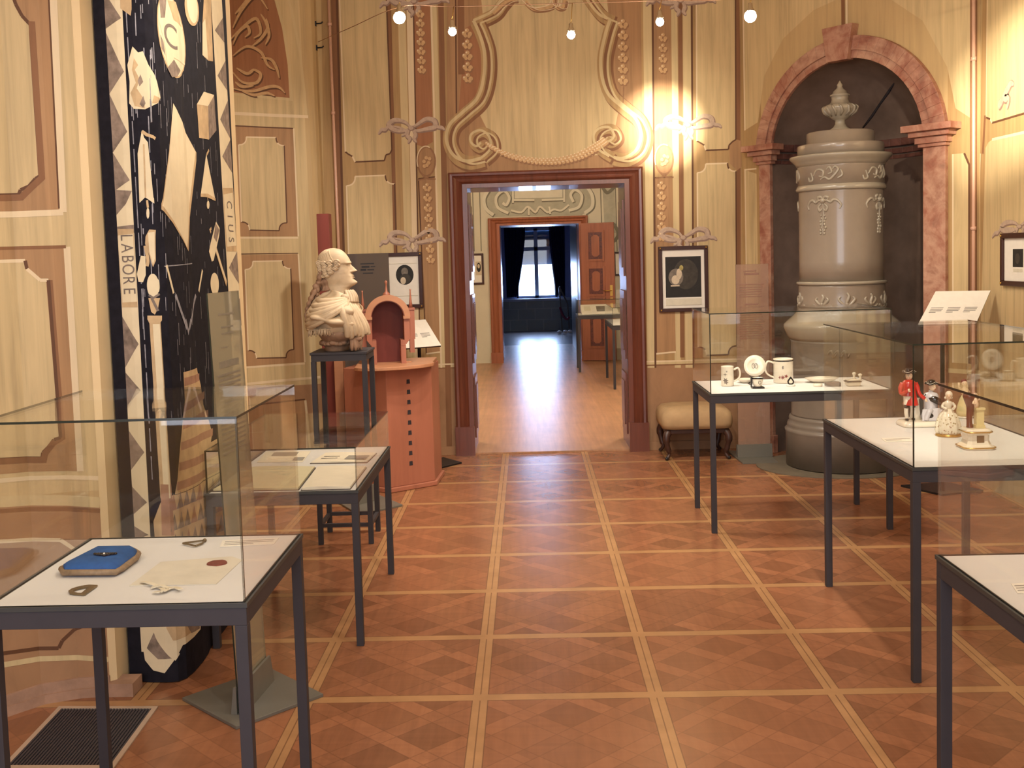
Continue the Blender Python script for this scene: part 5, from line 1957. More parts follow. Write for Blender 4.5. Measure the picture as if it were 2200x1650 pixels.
# levels and plumbs
tp.fill([(305, 280), (310, 296), (318, 306), (330, 425), (331, 437), (318, 428), (312, 424), (306, 430), (300, 436), (296, 330), (300, 308)], PA_, 3)
tp.stroke([(309, 310), (313, 424)], .006, MI_, 4)
tp.stroke([(305, 282), (316, 290), (328, 294), (333, 298)], .012, MI_, 4)
tp.stroke([(316, 430), (318, 446)], .008, MI_, 3)
tp.blob(318, 458, 3.4, 12, PA_, 4)
tp.fill([(442, 330), (462, 430), (445, 420), (430, 420)], PA_, 3)
tp.fill([(430, 416), (445, 416), (462, 426), (462, 432), (445, 424), (430, 423)], MI_, 4)
tp.stroke([(443, 332), (448, 322)], .012, MI_, 4)
tp.stroke([(445, 424), (446, 434)], .008, MI_, 3)
tp.blob(446, 440, 3, 9, PA_, 4)
# trowels, mallet
tp.fill([(313, 508), (321, 493), (334, 494), (335, 560), (329, 574), (320, 545), (312, 524)], MI_, 3)
tp.fill([(318, 500), (332, 498), (333, 555), (329, 568), (321, 540)], PA_, 4)
tp.stroke([(312, 528), (318, 558), (316, 572)], .012, MI_, 4, smooth=5)
tp.stroke([(308, 550), (304, 590), (303, 606)], .034, PA_, 4, taper=True)
tp.fill([(463, 476), (471, 490), (470, 506), (458, 560), (454, 562), (448, 540), (452, 520)], PA_, 3)
tp.fill([(462, 480), (470, 494), (464, 520), (458, 510)], GR_, 4)
tp.stroke([(452, 500), (450, 494), (453, 490)], .012, MI_, 4)
tp.stroke([(463, 536), (474, 572), (484, 604), (486, 610)], .030, MI_, 4)
tp.stroke([(463, 536), (474, 572), (484, 602)], .016, PA_, 5)
# compasses
tp.stroke([(357, 570), (372, 630)], .014, PA_, 3)
tp.stroke([(434, 580), (426, 626)], .016, PA_, 3)
tp.stroke([(376, 634), (401, 706)], .018, STK, 3)
tp.stroke([(420, 634), (406, 706)], .018, STK, 3)
tp.stroke([(398, 686), (404, 714), (409, 686)], .014, STK, 3)
tp.stroke([(352, 572), (412, 566)], .004, STK, 2)
# columns with globes
def tcol(x0, x1, y, xb0, xb1, yb):
    tp.fill([(x0, y), (x1, y), (xb1, yb), (xb0, yb)], MI_, 3)
    tp.fill([(x0 + .3 * (x1 - x0), y), (x1 - 1, y), (xb1 - 2, yb), (xb0 + .35 * (xb1 - xb0), yb)], PA_, 4)
tcol(321, 344, 690, 345, 368, 1070)
tp.fill([(345, 1040), (367, 1040), (374, 1150), (348, 1150)], RS_, 4)
tp.fill([(317, 678), (347, 678), (347, 688), (343, 696), (322, 696), (317, 686)], MI_, 5)
tp.fill([(319, 640), (343, 640), (340, 662), (333, 676), (325, 670)], MI_, 4)
oval(329, 614, 13, 26, .03, PA_, 5)
tp.stroke([(320, 634), (330, 640), (342, 632)], .008, INK, 6)
tp.stroke([(326, 640), (340, 668)], .010, INK, 6)
oval(460, 610, 9, 24, .03, PA_, 5)
# steps and chequered floor
st_ = [(393, 800), (422, 790), (430, 826), (436, 870), (448, 905), (455, 930), (452, 950), (470, 940), (478, 1010), (375, 1062), (382, 1010), (386, 960), (392, 900), (396, 860)]
tp.fill(st_, MI_, 3)
for i, (ya, yb, xa, xb) in enumerate(((812, 802, 395, 427), (868, 840, 394, 438), (905, 880, 392, 446), (950, 920, 388, 456), (994, 962, 384, 470), (1036, 990, 379, 478))):
    tp.fill([(xa, ya), (xb, yb), (xb, yb + 16), (xa, ya + 18)], RS_, 4)
tp.fill([(370, 1064), (478, 1012), (500, 1130), (510, 1240), (345, 1300), (330, 1120), (345, 1080)], MI_, 3)
for r in range(5):
    y = 1060 + r * 44
    for i in range(8):
        x = 372 + r * 2 + i * 14
        yy = y - (x - 372) * .42
        tp.fill([(x, yy), (x + 7, yy + 34), (x - 7, yy + 39)], GR_ if (i + r) % 4 else RS_, 4)
# bottom: bound stone in pale wash
tp.fill([(316, 1230), (336, 1290), (420, 1240), (432, 1300), (430, 1352), (392, 1386), (354, 1446), (330, 1440), (312, 1418), (306, 1380), (308, 1320)], PA_, 3)
tp.fill([(316, 1392), (334, 1352), (348, 1380), (372, 1414), (340, 1416)], GR_, 4)
tp.fill([(352, 1300), (390, 1310), (430, 1340), (400, 1366), (372, 1376), (358, 1350)], MI_, 4)
tp.stroke([(332, 1320), (342, 1366), (366, 1400), (382, 1412)], .03, PA_, 5, smooth=5)
tp.fill([(392, 1330), (424, 1326), (428, 1350), (410, 1360)], GR_, 5)
# lettered scrolls in both borders
def scrollband(y0, y1, f0, f1):
    tp.fill([(f0(y0) + 1, y0), (f1(y0) - 1, y0), (f1(y1) - 1, y1), (f0(y1) + 1, y1)], MI_, 3)
    tp.fill([(f0(y0) + 2, y0 + 14), (f1(y0) - 2, y0 + 10), (f1(y1) - 2, y1 - 12), (f0(y1) + 2, y1 - 10)], PA_, 4)
scrollband(492, 660, LE, RE)
scrollband(404, 540, RB0, RB1)
for i, ch in enumerate('LABORE'):
    y = 510 + i * 23
    lettering(ch, (LE(y) + RE(y)) / 2, y, .052, 1.35, INK, 6, -PI / 2)
for i, ch in enumerate('CIUS'):
    y = 440 + i * 25
    lettering(ch, (RB0(y) + RB1(y)) / 2, y, .056, 2.6, INK, 6, -PI / 2)
tp.mb.build('painted_decoration', [M[k] for k in TM], tap)

# ------------------------------------------------------------------ standing glass text sheets


def sheet_stand(label, a, c, zt, base, mat, rows, clamp_side=1, lean=(0, 0), ink='ink', x0=.08):
    a, c = Vector((*a, 0)), Vector((*c, 0))
    m = (a + c) / 2
    t = thing('glass_text_stand', label, 'text stand', (m.x, m.y, 0), 'standing glass text panels')
    b = MB()
    bl_ = [Vector((*p, 0)) for p in base]
    b.hexa([p + Vector((0, 0, .0005)) for p in bl_], [p + Vector((0, 0, .012)) for p in bl_])
    b.build('base_plate', M['plate'], t, .001)
    d = (c - a).normalized()
    n = Vector((d.y, -d.x, 0))
    lv = Vector((*lean, 0))
    L = (c - a).length
    z0 = .014
    b = MB()
    b.hexa([a - n * .003 + Vector((0, 0, z0)), c - n * .003 + Vector((0, 0, z0)), c + n * .003 + Vector((0, 0, z0)), a + n * .003 + Vector((0, 0, z0))],
           [a - n * .003 + lv + Vector((0, 0, zt)), c - n * .003 + lv + Vector((0, 0, zt)), c + n * .003 + lv + Vector((0, 0, zt)), a + n * .003 + lv + Vector((0, 0, zt))], 1)
    b.mi = [1, 1, 0, 1, 0, 1]
    b.build('glass_sheet', [mat, M['edge']], t)
    for s in (-1, 1):
        b = MB()
        q0, q1 = (a - d * .01 + n * (.004 * s), c + d * .01 + n * (.004 * s))
        e = n * (.022 * s)
        low = [q0, q1, q1 + e, q0 + e]
        b.hexa([p + Vector((0, 0, .0125)) for p in low], [p + Vector((0, 0, .11)) + (-e * .55 if i in (2, 3) else Vector()) for i, p in enumerate(low)])
        b.build('clamp_bar', M['plate'], t)
    b = MB()
    side = n * clamp_side
    for u0, u1, f0, f1 in rows:
        z0_, z1_ = zt * f0, zt * f1
        for s in (1,):
            off = side * .0038
            q = []
            for u, z in ((u0, z0_), (u1, z0_), (u1, z1_), (u0, z1_)):
                q.append(a + d * (L * u) + lv * (z / zt) + off + Vector((0, 0, z)))
            b.add(q + [p - side * .0006 for p in q], [(0, 1, 2, 3), (7, 6, 5, 4), (0, 1, 5, 4), (1, 2, 6, 5), (2, 3, 7, 6), (3, 0, 4, 7)], 0)
    b.build('printed_text', M[ink], t)
    return t


M['ink2'] = flat('grey_green_print', srgb(128, 118, 100), .8, 0, .1, 60)
M['ink3'] = flat('rosy_grey_print', srgb(150, 112, 96), .8, 0, .1, 60)


def para(u0, u1, ftop, n, dz, h, ragged=5):
    r = random.Random(ragged)
    return [(u0, u1 - r.uniform(0, .12) * (u1 - u0), ftop - i * dz - h, ftop - i * dz) for i in range(n)]


M['sheet_a'] = glass('grey_green_text_glass', (.90, .90, .86), .05, srgb(168, 158, 132), .58)
M['sheet_b'] = glass('pinkish_text_glass', (.95, .92, .90), .05, srgb(190, 156, 136), .40)
M['sheet_c'] = glass('dark_reflecting_glass', (.5, .46, .44), .06, srgb(96, 86, 80), .86)  # film colour stands in for the dark reflection on this pane
sheet_stand('tall glass text panel on a steel base in front of the painted hanging', (-.856, -4.617), (-.826, -4.32), 1.512, [(-1.11, -4.463), (-.837, -4.725), (-.585, -4.45), (-.853, -4.176)], M['sheet_a'],
            [(.28, .78, .945, .950), (.34, .72, .915, .919), (.34, .72, .900, .904)] + [(.2, .82, .822, .838)] + para(.12, .92, .808, 17, .0115, .005) + [(.3, .5, .868, .871)], 1, (-.040, -.01), ink='ink2')
sheet_stand('glass text panel on a steel base between the stool and the stove niche', (1.80, .02), (2.05, .04), 1.495, [(1.772, .34), (1.79, -.20), (2.055, -.20), (2.06, .20)], M['sheet_b'],
            [(.25, .62, .962, .967), (.25, .7, .945, .955), (.1, .86, .895, .899)] + para(.1, .86, .885, 5, .012, .004) + [(.25, .68, .792, .799)] + para(.1, .88, .78, 14, .012, .004), 1, ink='ink3')
sheet_stand('dark grey glass text panel standing behind the bust and arched shrine', (-1.30, .10), (-.856, .10), 1.665, [(-1.38, .0), (-1.10, -.12), (-.80, .12), (-1.08, .25)], M['sheet_c'],
            [(.50, .74, .950, .955), (.52, .66, .934, .943), (.68, .76, .936, .941), (.50, .60, .920, .929), (.62, .74, .921, .927), (.54, .72, .906, .911)], 1, ink='black')

t = thing('floor_plate', 'grey steel plate with a clamp on the floor between bust stand and red cabinet', 'base plate', (-.89, -1.24, 0))
b = MB()
bq = [Vector((*p, 0)) for p in ((-.642, -1.345), (-.897, -1.579), (-1.142, -1.116), (-.9, -.924))]
b.hexa([p + Vector((0, 0, .0005)) for p in bq], [p + Vector((0, 0, .012)) for p in bq])
b.build('plate', M['plate'], t, .001)
b = MB()
q = [Vector(v) for v in ((-.93, -1.32, .0125), (-.83, -1.20, .0125), (-.85, -1.183, .0125), (-.95, -1.303, .0125))]
b.hexa(q, [p + Vector((.0, .0, .11)) for p in q])
b.build('clamp_bar', M['plate'], t)

# ------------------------------------------------------------------ floor grate
g0, g1, g2, g3 = [Vector((x, y, 0)) for x, y in ((-1.544, -4.521), (-1.19, -4.535), (-1.171, -4.999), (-1.527, -4.988))]
t = thing('floor_grate', 'dark ribbed ventilation grate in the floor by the left wall', 'floor grate', ((g0 + g2) / 2))
gp = lambda u, v: g0.lerp(g1, u).lerp(g3.lerp(g2, u), v)
b = MB()
for u0, u1, v0, v1 in ((-.03, 1.03, -.025, .02), (-.03, 1.03, .98, 1.025), (-.03, .02, .02, .98), (.98, 1.03, .02, .98)):
    q = [gp(u0, v0), gp(u1, v0), gp(u1, v1), gp(u0, v1)]
    b.hexa([p + Vector((0, 0, .0006)) for p in q], [p + Vector((0, 0, .006)) for p in q])
b.build('frame', flat('pale_metal_frame', srgb(196, 172, 150), .4, .3, .05), t)
b = MB()
q = [gp(.02, .02), gp(.98, .02), gp(.98, .98), gp(.02, .98)]
b.hexa([p + Vector((0, 0, .0004)) for p in q], [p + Vector((0, 0, .0012)) for p in q])
b.build('backing', M['black'], t)
b = MB()
for i in range(30):
    u = .03 + .94 * i / 29
    q = [gp(u - .009, .02), gp(u + .009, .02), gp(u + .009, .98), gp(u - .009, .98)]
    b.hexa([p + Vector((0, 0, .0013)) for p in q], [p + Vector((0, 0, .0055)) for p in q])
b.build('slats', flat('dark_rubber_slats', srgb(62, 56, 60), .55, .1, .1, 20), t)

# ------------------------------------------------------------------ label desks on posts


def desk(label, TL, TR, BR, BL, post, base, basepoly=None):
    t = thing('label_stand', label, 'label stand', (post[0], post[1], 0), 'slanted label stands')
    TL, TR, BR, BL = [Vector(p) for p in (TL, TR, BR, BL)]
    n = (TR - TL).cross(BL - TL).normalized()
    if n.z < 0:
        n = -n
    b = MB()
    q = [BL, BR, TR, TL]
    b.hexa([p - n * .014 for p in q], [p - n * .004 for p in q])
    b.build('backing_board', M['black'], t)
    b = MB()
    b.hexa([p - n * .0038 for p in q], [p for p in q])
    b.build('label_sheet', M['paper'], t)
    b = MB()
    def pp(u, v):
        return TL.lerp(TR, u).lerp(BL.lerp(BR, u), v) + n * .0004
    for u0 in (.08, .38, .68):
        for i in range(4):
            v = .50 + i * .045
            w_ = (.22, .22, .21, .12)[i]
            q2 = [pp(u0, v + .022), pp(u0 + w_, v + .022), pp(u0 + w_, v), pp(u0, v)]
            b.hexa([p - n * .0003 for p in q2], [p + n * .0002 for p in q2])
    b.build('printed_text', M['ink'], t)
    b = MB()
    mid = (TL + TR + BR + BL) / 4
    b.tube([(post[0], post[1], .012), (post[0], post[1], mid.z - .10), (mid.x, mid.y, mid.z - .016)], .014, 10)
    b.build('post', M['black'], t)
    b = MB()
    q = [Vector((*p, .0005)) for p in base]
    b.hexa(q, [p + Vector((0, 0, .012)) for p in q])
    b.build('base_plate', M['black'], t)


desk('slanted white label on a black post left of the doorway', (-.90, -.02, 1.135), (-.595, .19, 1.135), (-.462, .0, .942), (-.767, -.21, .942), (-.64, .07), [(-.72, .10), (-.555, -.175), (-.34, .095), (-.50, .33)])
q = [tuple(aty(2010, 626, -1.24)), tuple(aty(2128, 624, -1.30)), tuple(aty(2097, 695, -1.48)), tuple(aty(1972, 697, -1.42))]
desk('slanted white label on a black post right of the stove', *q, (2.86, -1.30), [(2.66, -1.10), (2.82, -1.40), (3.12, -1.30), (2.98, -1.02)])

# ------------------------------------------------------------------ upholstered stool
t = thing('footstool', 'beige upholstered stool on dark curved legs under the framed print right of the door', 'stool', (1.49, .235, 0))
M['uph'] = flat('beige_worn_upholstery', srgb(176, 146, 108), .8, 0, .12, 9, .2, bump=.15)
b = MB()
def rr(hx_, hy_, z, r=.06, n=6):
    out = []
    for cx, cy, a in ((1, 1, 0), (-1, 1, PI / 2), (-1, -1, PI), (1, -1, 1.5 * PI)):
        for i in range(n + 1):
            th = a + PI / 2 * i / n
            out.append((1.49 + cx * (hx_ - r) + r * math.cos(th), .222 + cy * (hy_ - r) + r * math.sin(th), z))
    return out
b.loft([rr(.235, .205, .238), rr(.262, .236, .246), rr(.272, .246, .28), rr(.272, .246, .33), rr(.262, .238, .365), rr(.235, .212, .392), rr(.17, .15, .408), rr(.08, .07, .414, .05)])
b.build('cushion', M['uph'], t)
M['stoolwood'] = flat('dark_brown_stool_wood', srgb(64, 40, 32), .4, 0, .15, 20)
box('rail', (1.25, .01, .205), (1.73, .44, .240), M['stoolwood'], t, .006)
for sx in (-1, 1):
    for sy in (-1, 1):
        b = MB()
        x, y = 1.49 + sx * .225, .222 + sy * .195
        b.tube(bez([(x - sx * .01, y - sy * .01, .225), (x + sx * .014, y + sy * .012, .18), (x + sx * .004, y + sy * .004, .10), (x - sx * .008, y - sy * .006, .05), (x + sx * .006, y + sy * .004, .018), (x + sx * .014, y + sy * .010, .006)], 5), [.030] * 3 + [.028] * 5 + [.020] * 6 + [.014] * 6 + [.013] * 5 + [.016], 10)
        b.build('leg', M['stoolwood'], t)
        b = MB()
        b.ball((x + sx * .014, y + sy * .010, .014), .014, n=6)
        b.build('castor', M['black'], t)

# ------------------------------------------------------------------ stand of the bust
t = thing('bust_stand', 'grey steel four-legged stand under the marble bust', 'stand', (-.862, -2.12, 0))
x0, x1, y0, y1, zt = -1.022, -.698, -2.282, -1.962, 1.10
b = MB()
b.box((x0, y0, zt - .014), (x1, y1, zt))
b.build('top_plate', M['grey'], t, .002)
b = MB()
for q in (((x0 + .006, y0 + .006, zt - .05), (x1 - .006, y0 + .02, zt - .0145)), ((x0 + .006, y1 - .02, zt - .05), (x1 - .006, y1 - .006, zt - .0145)), ((x0 + .006, y0 + .02, zt - .05), (x0 + .02, y1 - .02, zt - .0145)), ((x1 - .02, y0 + .02, zt - .05), (x1 - .006, y1 - .02, zt - .0145))):
    b.box(*q)
b.build('apron', M['grey'], t)
lw = .028
for cx, cy in ((x0 + .004, y0 + .004), (x1 - lw - .004, y0 + .004), (x0 + .004, y1 - lw - .004), (x1 - lw - .004, y1 - lw - .004)):
    box('leg', (cx, cy, 0), (cx + lw, cy + lw, zt - .0505), M['grey'], t, .001)
for q in (((x0 + lw, y0 + .008, .10), (x1 - lw, y0 + .028, .12)), ((x0 + lw, y1 - .028, .10), (x1 - lw, y1 - .008, .12)), ((x0 + .008, y0 + lw, .10), (x0 + .028, y1 - lw, .12)), ((x1 - .028, y0 + lw, .10), (x1 - .008, y1 - lw, .12))):
    box('stretcher', *q, M['grey'], t)

# ------------------------------------------------------------------ red wooden lodge furniture
t = thing('wooden_shrine_cabinet', 'red wooden cabinet with a half-round top and an arched shrine, behind the bust', 'cabinet', (-.76, -.72, 0))
A_, B_, C_, D_, E_ = (-.775, -.925), (-.482, -.702), (-.46, -.34), (-1.02, -.34), (-1.10, -.74)
b = MB()
b.prism([A_, B_, C_, D_, E_], (1, 0, 0), (0, 1, 0), (0, 0, .035), (0, 0, .825))
b.build('body', M['cedar'], t, .004)
b = MB()
def off_poly(P, k):
    c = (sum(p[0] for p in P) / len(P), sum(p[1] for p in P) / len(P))
    return [(c[0] + (p[0] - c[0]) * k, c[1] + (p[1] - c[1]) * k) for p in P]
b.prism(off_poly([A_, B_, C_, D_, E_], 1.06), (1, 0, 0), (0, 1, 0), (0, 0, .0005), (0, 0, .0345))
b.build('base_moulding', M['cedar'], t, .006)
# dark dovetail joint up the front face
d = (Vector((*B_, 0)) - Vector((*A_, 0))).normalized()
n = Vector((d.y, -d.x, 0))
for i in range(9):
    z = .17 + i * .072
    q = Vector((*A_, 0)) + d * .175
    b = MB()
    b.hexa([p + Vector((0, 0, z)) for p in [q - d * .014 - n * .001, q + d * .014 - n * .001, q + d * .014 + n * .0016, q - d * .014 + n * .0016]], [p + Vector((0, 0, z + .03)) for p in [q - d * .012 - n * .001, q + d * .012 - n * .001, q + d * .012 + n * .0016, q - d * .012 + n * .0016]])
    b.build('dovetail', M['charcoal'], t)
# half-round top
e0, e1 = Vector((-.985, -.965, 0)), Vector((-.470, -.690, 0))
ed = (e1 - e0).normalized()
en = Vector((ed.y, -ed.x, 0))
mid, R_top = (e0 + e1) / 2, (e1 - e0).length / 2
b = MB()
poly = []
for i in range(25):
    a = PI * i / 24
    p = mid + ed * (-R_top * math.cos(a)) + en * (R_top * .62 * math.sin(a))
    poly.append((p.x, p.y))
back = [e1 + Vector((.0, .34, 0)), e0 + Vector((-.05, .60, 0))]
poly += [(p.x, p.y) for p in back]
b.prism(poly, (1, 0, 0), (0, 1, 0), (0, 0, .8605), (0, 0, .024))
b.build('half_round_top', M['cedarl'], t, .004)
b = MB()
c_ = atz(872, 778, .885)
b.box((c_.x - .035, c_.y - .02, .885), (c_.x + .035, c_.y + .02, .891), rz=.5)
b.build('inlay_plate', M['cedarl'], t)
# arched shrine
sc = Vector((-.795, -.62, .885))
sd = Vector((.985, .17, 0)).normalized()
sn = Vector((sd.y, -sd.x, 0))
def sb(b, u0, u1, z0, z1, o0, o1, m=0):
    q = [sc + sd * u0 + sn * o0, sc + sd * u1 + sn * o0, sc + sd * u1 + sn * o1, sc + sd * u0 + sn * o1]
    b.hexa([p + Vector((0, 0, z0)) for p in q], [p + Vector((0, 0, z1)) for p in q], m)
zs_ = .325
b = MB()
# keyhole shaped carcass: straight lower part, shoulders, arched hood
for s in (-1, 1):
    a, c = sorted((s * .085, s * .120))
    sb(b, a, c, .0, .165, .0, .17)
    a, c = sorted((s * .112, s * .150))
    sb(b, a, c, .165, zs_, .0, .17)
    for k in range(4):
        a, c = sorted((s * (.085 + .008 * k), s * (.12 + .008 * k)))
        sb(b, a, c, .125 + .01 * k, .135 + .01 * k, .0, .172)
for i in range(20):
    a0, a1 = PI * i / 20, PI * (i + 1) / 20
    ri, ro = .112, .150
    q = [(ri, a0), (ro, a0), (ro, a1), (ri, a1)]
    P = [sc + sd * (-r * math.cos(a)) + Vector((0, 0, zs_ + r * math.sin(a))) for r, a in q]
    b.hexa(P, [p + sn * .17 for p in P])
b.build('shrine_carcass', M['cedar'], t)
b = MB()
poly = [(-.10, 0), (.10, 0), (.10, .165), (.125, .165), (.125, zs_)] + [(.125 * math.cos(PI * i / 16), zs_ + .125 * math.sin(PI * i / 16)) for i in range(1, 17)] + [(-.125, .165), (-.10, .165)]
b.prism(poly, sd, (0, 0, 1), sc - sn * .012, sn * .02)
b.build('shrine_back', M['cedard'], t)
b = MB()
sb(b, -.155, -.108, zs_ - .012, zs_ + .006, .03, .185)
sb(b, .108, .155, zs_ - .012, zs_ + .006, .03, .185)
for i in range(20):
    a0, a1 = PI * i / 20, PI * (i + 1) / 20
    P = [sc + sn * .168 + sd * (-r * math.cos(a)) + Vector((0, 0, zs_ + r * math.sin(a))) for r, a in ((.118, a0), (.158, a0), (.158, a1), (.118, a1))]
    b.hexa(P, [p + sn * .014 for p in P])
b.build('arch_moulding', M['cedarl'], t)
for s, nm in ((-1, 0), (1, 0)):
    b = MB()
    u = s * .168
    sb(b, u - .022, u + .022, .165, .37, .05, .13)
    sb(b, u - .026, u + .026, .37, .385, .045, .135)
    p = sc + sd * u + sn * .09
    b.tube([p + Vector((0, 0, .385)), p + Vector((0, 0, .43)), p + Vector((0, 0, .50)), p + Vector((0, 0, .515))], [.014, .009, .004, .007], 8)
    sb(b, u - .016, u + .016, .07, .165, .05, .13)
    b.build('turret', M['cedar'], t)
b = MB()
p = sc + sn * .09
b.tube([p + Vector((0, 0, z)) for z in (.470, .490, .505, .54, .553, .565, .575, .583)], [.03, .024, .010, .007, .006, .011, .010, .002], 10)
b.build('finial', M['cedar'], t)

t = thing('red_board', 'tall narrow dark red board standing against the left wall behind the bust', 'board', (-1.235, -.50, 0))
b = MB()
b.box((-1.285, -.53, 0), (-1.197, -.42, 1.955))
b.build('board', M['cedard'], t, .003)
box('foot', (-1.31, -.56, 0), (-1.19, -.40, .03), M['cedard'], t)
box('board_post', (-1.19, -.60, 0), (-1.125, -.50, .95), M['cedarl'], t, .003)

# ------------------------------------------------------------------ rope stand in the dark room
t = thing('leaning_stand', 'dark slanted stand with pale feet at the right of the dark room', 'stand', (.98, 14.0, 0))
b = MB()
b.bar((.90, 14.0, .05), (.86, 14.0, .96), .03, .03)
b.bar((.86, 14.0, .96), (1.02, 14.0, .62), .03, .03)
b.bar((1.02, 14.0, .62), (1.04, 14.0, .1), .03, .03)
b.build('frame', M['black'], t)
b = MB()
b.tube(bez([(.86, 13.98, .55), (.92, 13.97, .38), (.99, 13.97, .30), (1.05, 13.98, .34)], 5), .025, 8)
b.build('red_cord', flat('dark_red_cord', srgb(110, 40, 52), .8), t)
for x in (.84, .96, 1.06):
    b = MB()
    b.ball((x, 13.9 + .1 * (x > .9), .04), .04, n=6, s=(1.4, 1, .9))
    b.build('foot', M['porc'], t)
# curtains
M['curtain'] = flat('midnight_blue_curtain', srgb(30, 28, 50), .9, 0, .2, 6, .1)
for x0, x1, px0, px1, lab in ((-.26, .20, -.24, .02, 'dark blue curtain gathered at the left of the far window'), (.70, 1.04, .80, 1.02, 'dark blue curtain gathered at the right of the far window')):
    t = MB()
    rings = []
    for j in range(14):
        f = j / 13
        a, c = x0 + (px0 - x0) * min(1, f * 1.15) ** 1.6, x1 + (px1 - x1) * min(1, f * 1.15) ** 1.6
        fr_, bk_ = [], []
        for i in range(33):
            u = i / 32
            y = 15.19 + .025 * math.sin(u * 2 * PI * 6 + f)
            fr_.append((a + (c - a) * u, y - .006, 2.3 - 1.57 * f))
            bk_.append((a + (c - a) * u, y + .006, 2.3 - 1.57 * f))
        rings.append(fr_ + bk_[::-1])
    t.loft(rings, 0, True, True)
    tag(t.build('curtain', M['curtain']), lab, 'curtain', 'curtains of the far window')
# white notice behind the far door leaf
b = MB()
b.box((1.545, Y2 - .012, .80), (1.95, Y2 - .001, 1.06))
tag(b.build('wall_notice', M['paper']), 'white notice board on the wall beside the open far door leaf', 'notice')
P = MB()
P.hexa([(.95, 6.62, .785), (1.45, 6.62, .785), (1.45, 7.06, .80), (.95, 7.06, .80)], [(.95, 6.62, .79), (1.45, 6.62, .79), (1.45, 7.06, .90), (.95, 7.06, .90)])
o = tag(P.build('slanted_mount', M['paper']), 'sloping white mount with a small picture in the farther second-room case', 'display mount')
P = MB()
for x0, x1, a, c, m in ((1.16, 1.38, .25, .8, 0), (.99, 1.08, .35, .8, 1)):
    q = [(x0, 6.62 + .44 * a, .7905 + .11 * a), (x1, 6.62 + .44 * a, .7905 + .11 * a), (x1, 6.62 + .44 * c, .7905 + .11 * c), (x0, 6.62 + .44 * c, .7905 + .11 * c)]
    P.hexa([Vector(v) for v in q], [Vector(v) + Vector((0, 0, .001)) for v in q], m)
P.build('mounted_picture', [ART[1], ART[5]], o)

# ------------------------------------------------------------------ marble bust, looking to the right
BX, BY, BZ, BK = -.893, -2.12, 1.1005, .000419
bust = thing('marble_bust', 'pale marble bust of a wigged man facing right on a grey stand', 'bust', (BX, BY, BZ))
zc = lambda y: BZ + (1512 - y) * BK
xc = lambda x: BX + (x - 480) * BK
# rows: y, front x, back x, half width, all read off the profile
ROWS = [(114, 500, 440, .010), (122, 548, 396, .026), (140, 590, 350, .040), (165, 622, 318, .050), (195, 650, 296, .058), (225, 672, 281, .063), (255, 690, 274, .066), (285, 704, 271, .068), (308, 712, 271, .069), (322, 712, 271, .069), (338, 704, 272, .068), (355, 700, 273, .067), (375, 702, 275, .066), (395, 706, 277, .066), (415, 710, 280, .066), (435, 714, 284, .065), (452, 720, 288, .065), (468, 726, 292, .064), (482, 734, 297, .063), (498, 742, 302, .062), (514, 744, 308, .061), (530, 748, 315, .060), (548, 757, 323, .058), (568, 770, 332, .055), (588, 778, 342, .052), (604, 776, 352, .050), (620, 764, 362, .049), (634, 742, 370, .049), (648, 712, 378, .050), (662, 690, 384, .051), (690, 676, 388, .053), (720, 668, 384, .056), (750, 664, 372, .060)]
# bumps on the head: (row, angle in degrees from the face, spread in rows, spread in degrees, height)
BUMPS = [(318, 0, 14, 30, .0045), (322, 26, 10, 13, .0040), (322, -26, 10, 13, .0040), (352, 27, 15, 10, -.0085), (352, -27, 15, 10, -.0085), (357, 30, 9, 7, .0058), (357, -30, 9, 7, .0058),
         (345, 0, 12, 6.5, .006), (368, 0, 16, 6.5, .014), (392, 0, 16, 6.8, .021), (414, 0, 14, 7.2, .026), (431, 0, 11, 8.0, .029), (444, 0, 8, 7.0, .014), (438, 11, 9, 5, .008), (438, -11, 9, 5, .008),
         (492, 0, 8, 13, .0075), (506, 0, 4, 18, -.0035), (519, 0, 8, 12, .0095), (540, 0, 9, 16, -.004), (586, 0, 20, 14, .008), (430, 48, 40, 18, .004), (430, -48, 40, 18, .004), (480, 26, 30, 6, -.0025), (480, -26, 30, 6, -.0025), (600, 45, 24, 24, .003), (600, -45, 24, 24, .003)]
NS = 64


def lerp_rows(y):
    for a, c in zip(ROWS, ROWS[1:]):
        if a[0] <= y <= c[0]:
            f = (y - a[0]) / (c[0] - a[0])
            return [a[i] + (c[i] - a[i]) * f for i in range(4)]
    return list(ROWS[-1])


def head_pt(y, th, off=0.0):
    _, xf, xb, w_ = lerp_rows(y)
    a = (xf - xb) / 2 * BK
    ox = xc((xf + xb) / 2)
    c_, s_ = math.cos(th), math.sin(th)
    e = .86
    px_ = a * math.copysign(abs(c_) ** e, c_)
    py_ = w_ * math.copysign(abs(s_) ** e, s_)
    if 330 < y < 640 and c_ > 0:
        py_ *= 1 - .10 * c_
    d = off
    td = math.degrees(th)
    td = td - 360 if td > 180 else td
    for by, bt, sy_, sth, h_ in BUMPS:
        q = ((y - by) / sy_) ** 2 + ((td - bt) / sth) ** 2
        if q < 9:
            d += h_ * math.exp(-q)
    r_ = Vector((px_, py_, 0))
    L = r_.length
    nrm = Vector((math.cos(th), math.sin(th) * 1.15, 0)).normalized()
    return Vector((ox + px_ + nrm.x * d, BY + py_ + nrm.y * d, zc(y)))


# unequal steps put more points on the face
TH = []
for i in range(NS):
    u = i / NS * 2 * PI
    TH.append(u - .42 * math.sin(u))
b = MB()
rows = []
y = 114.0
while y < 750:
    rows.append(y)
    y += 6 if 300 < y < 610 else 10
rows.append(750)
b.loft([[head_pt(y, t_) for t_ in TH] for y in reversed(rows)], 0, True, True)
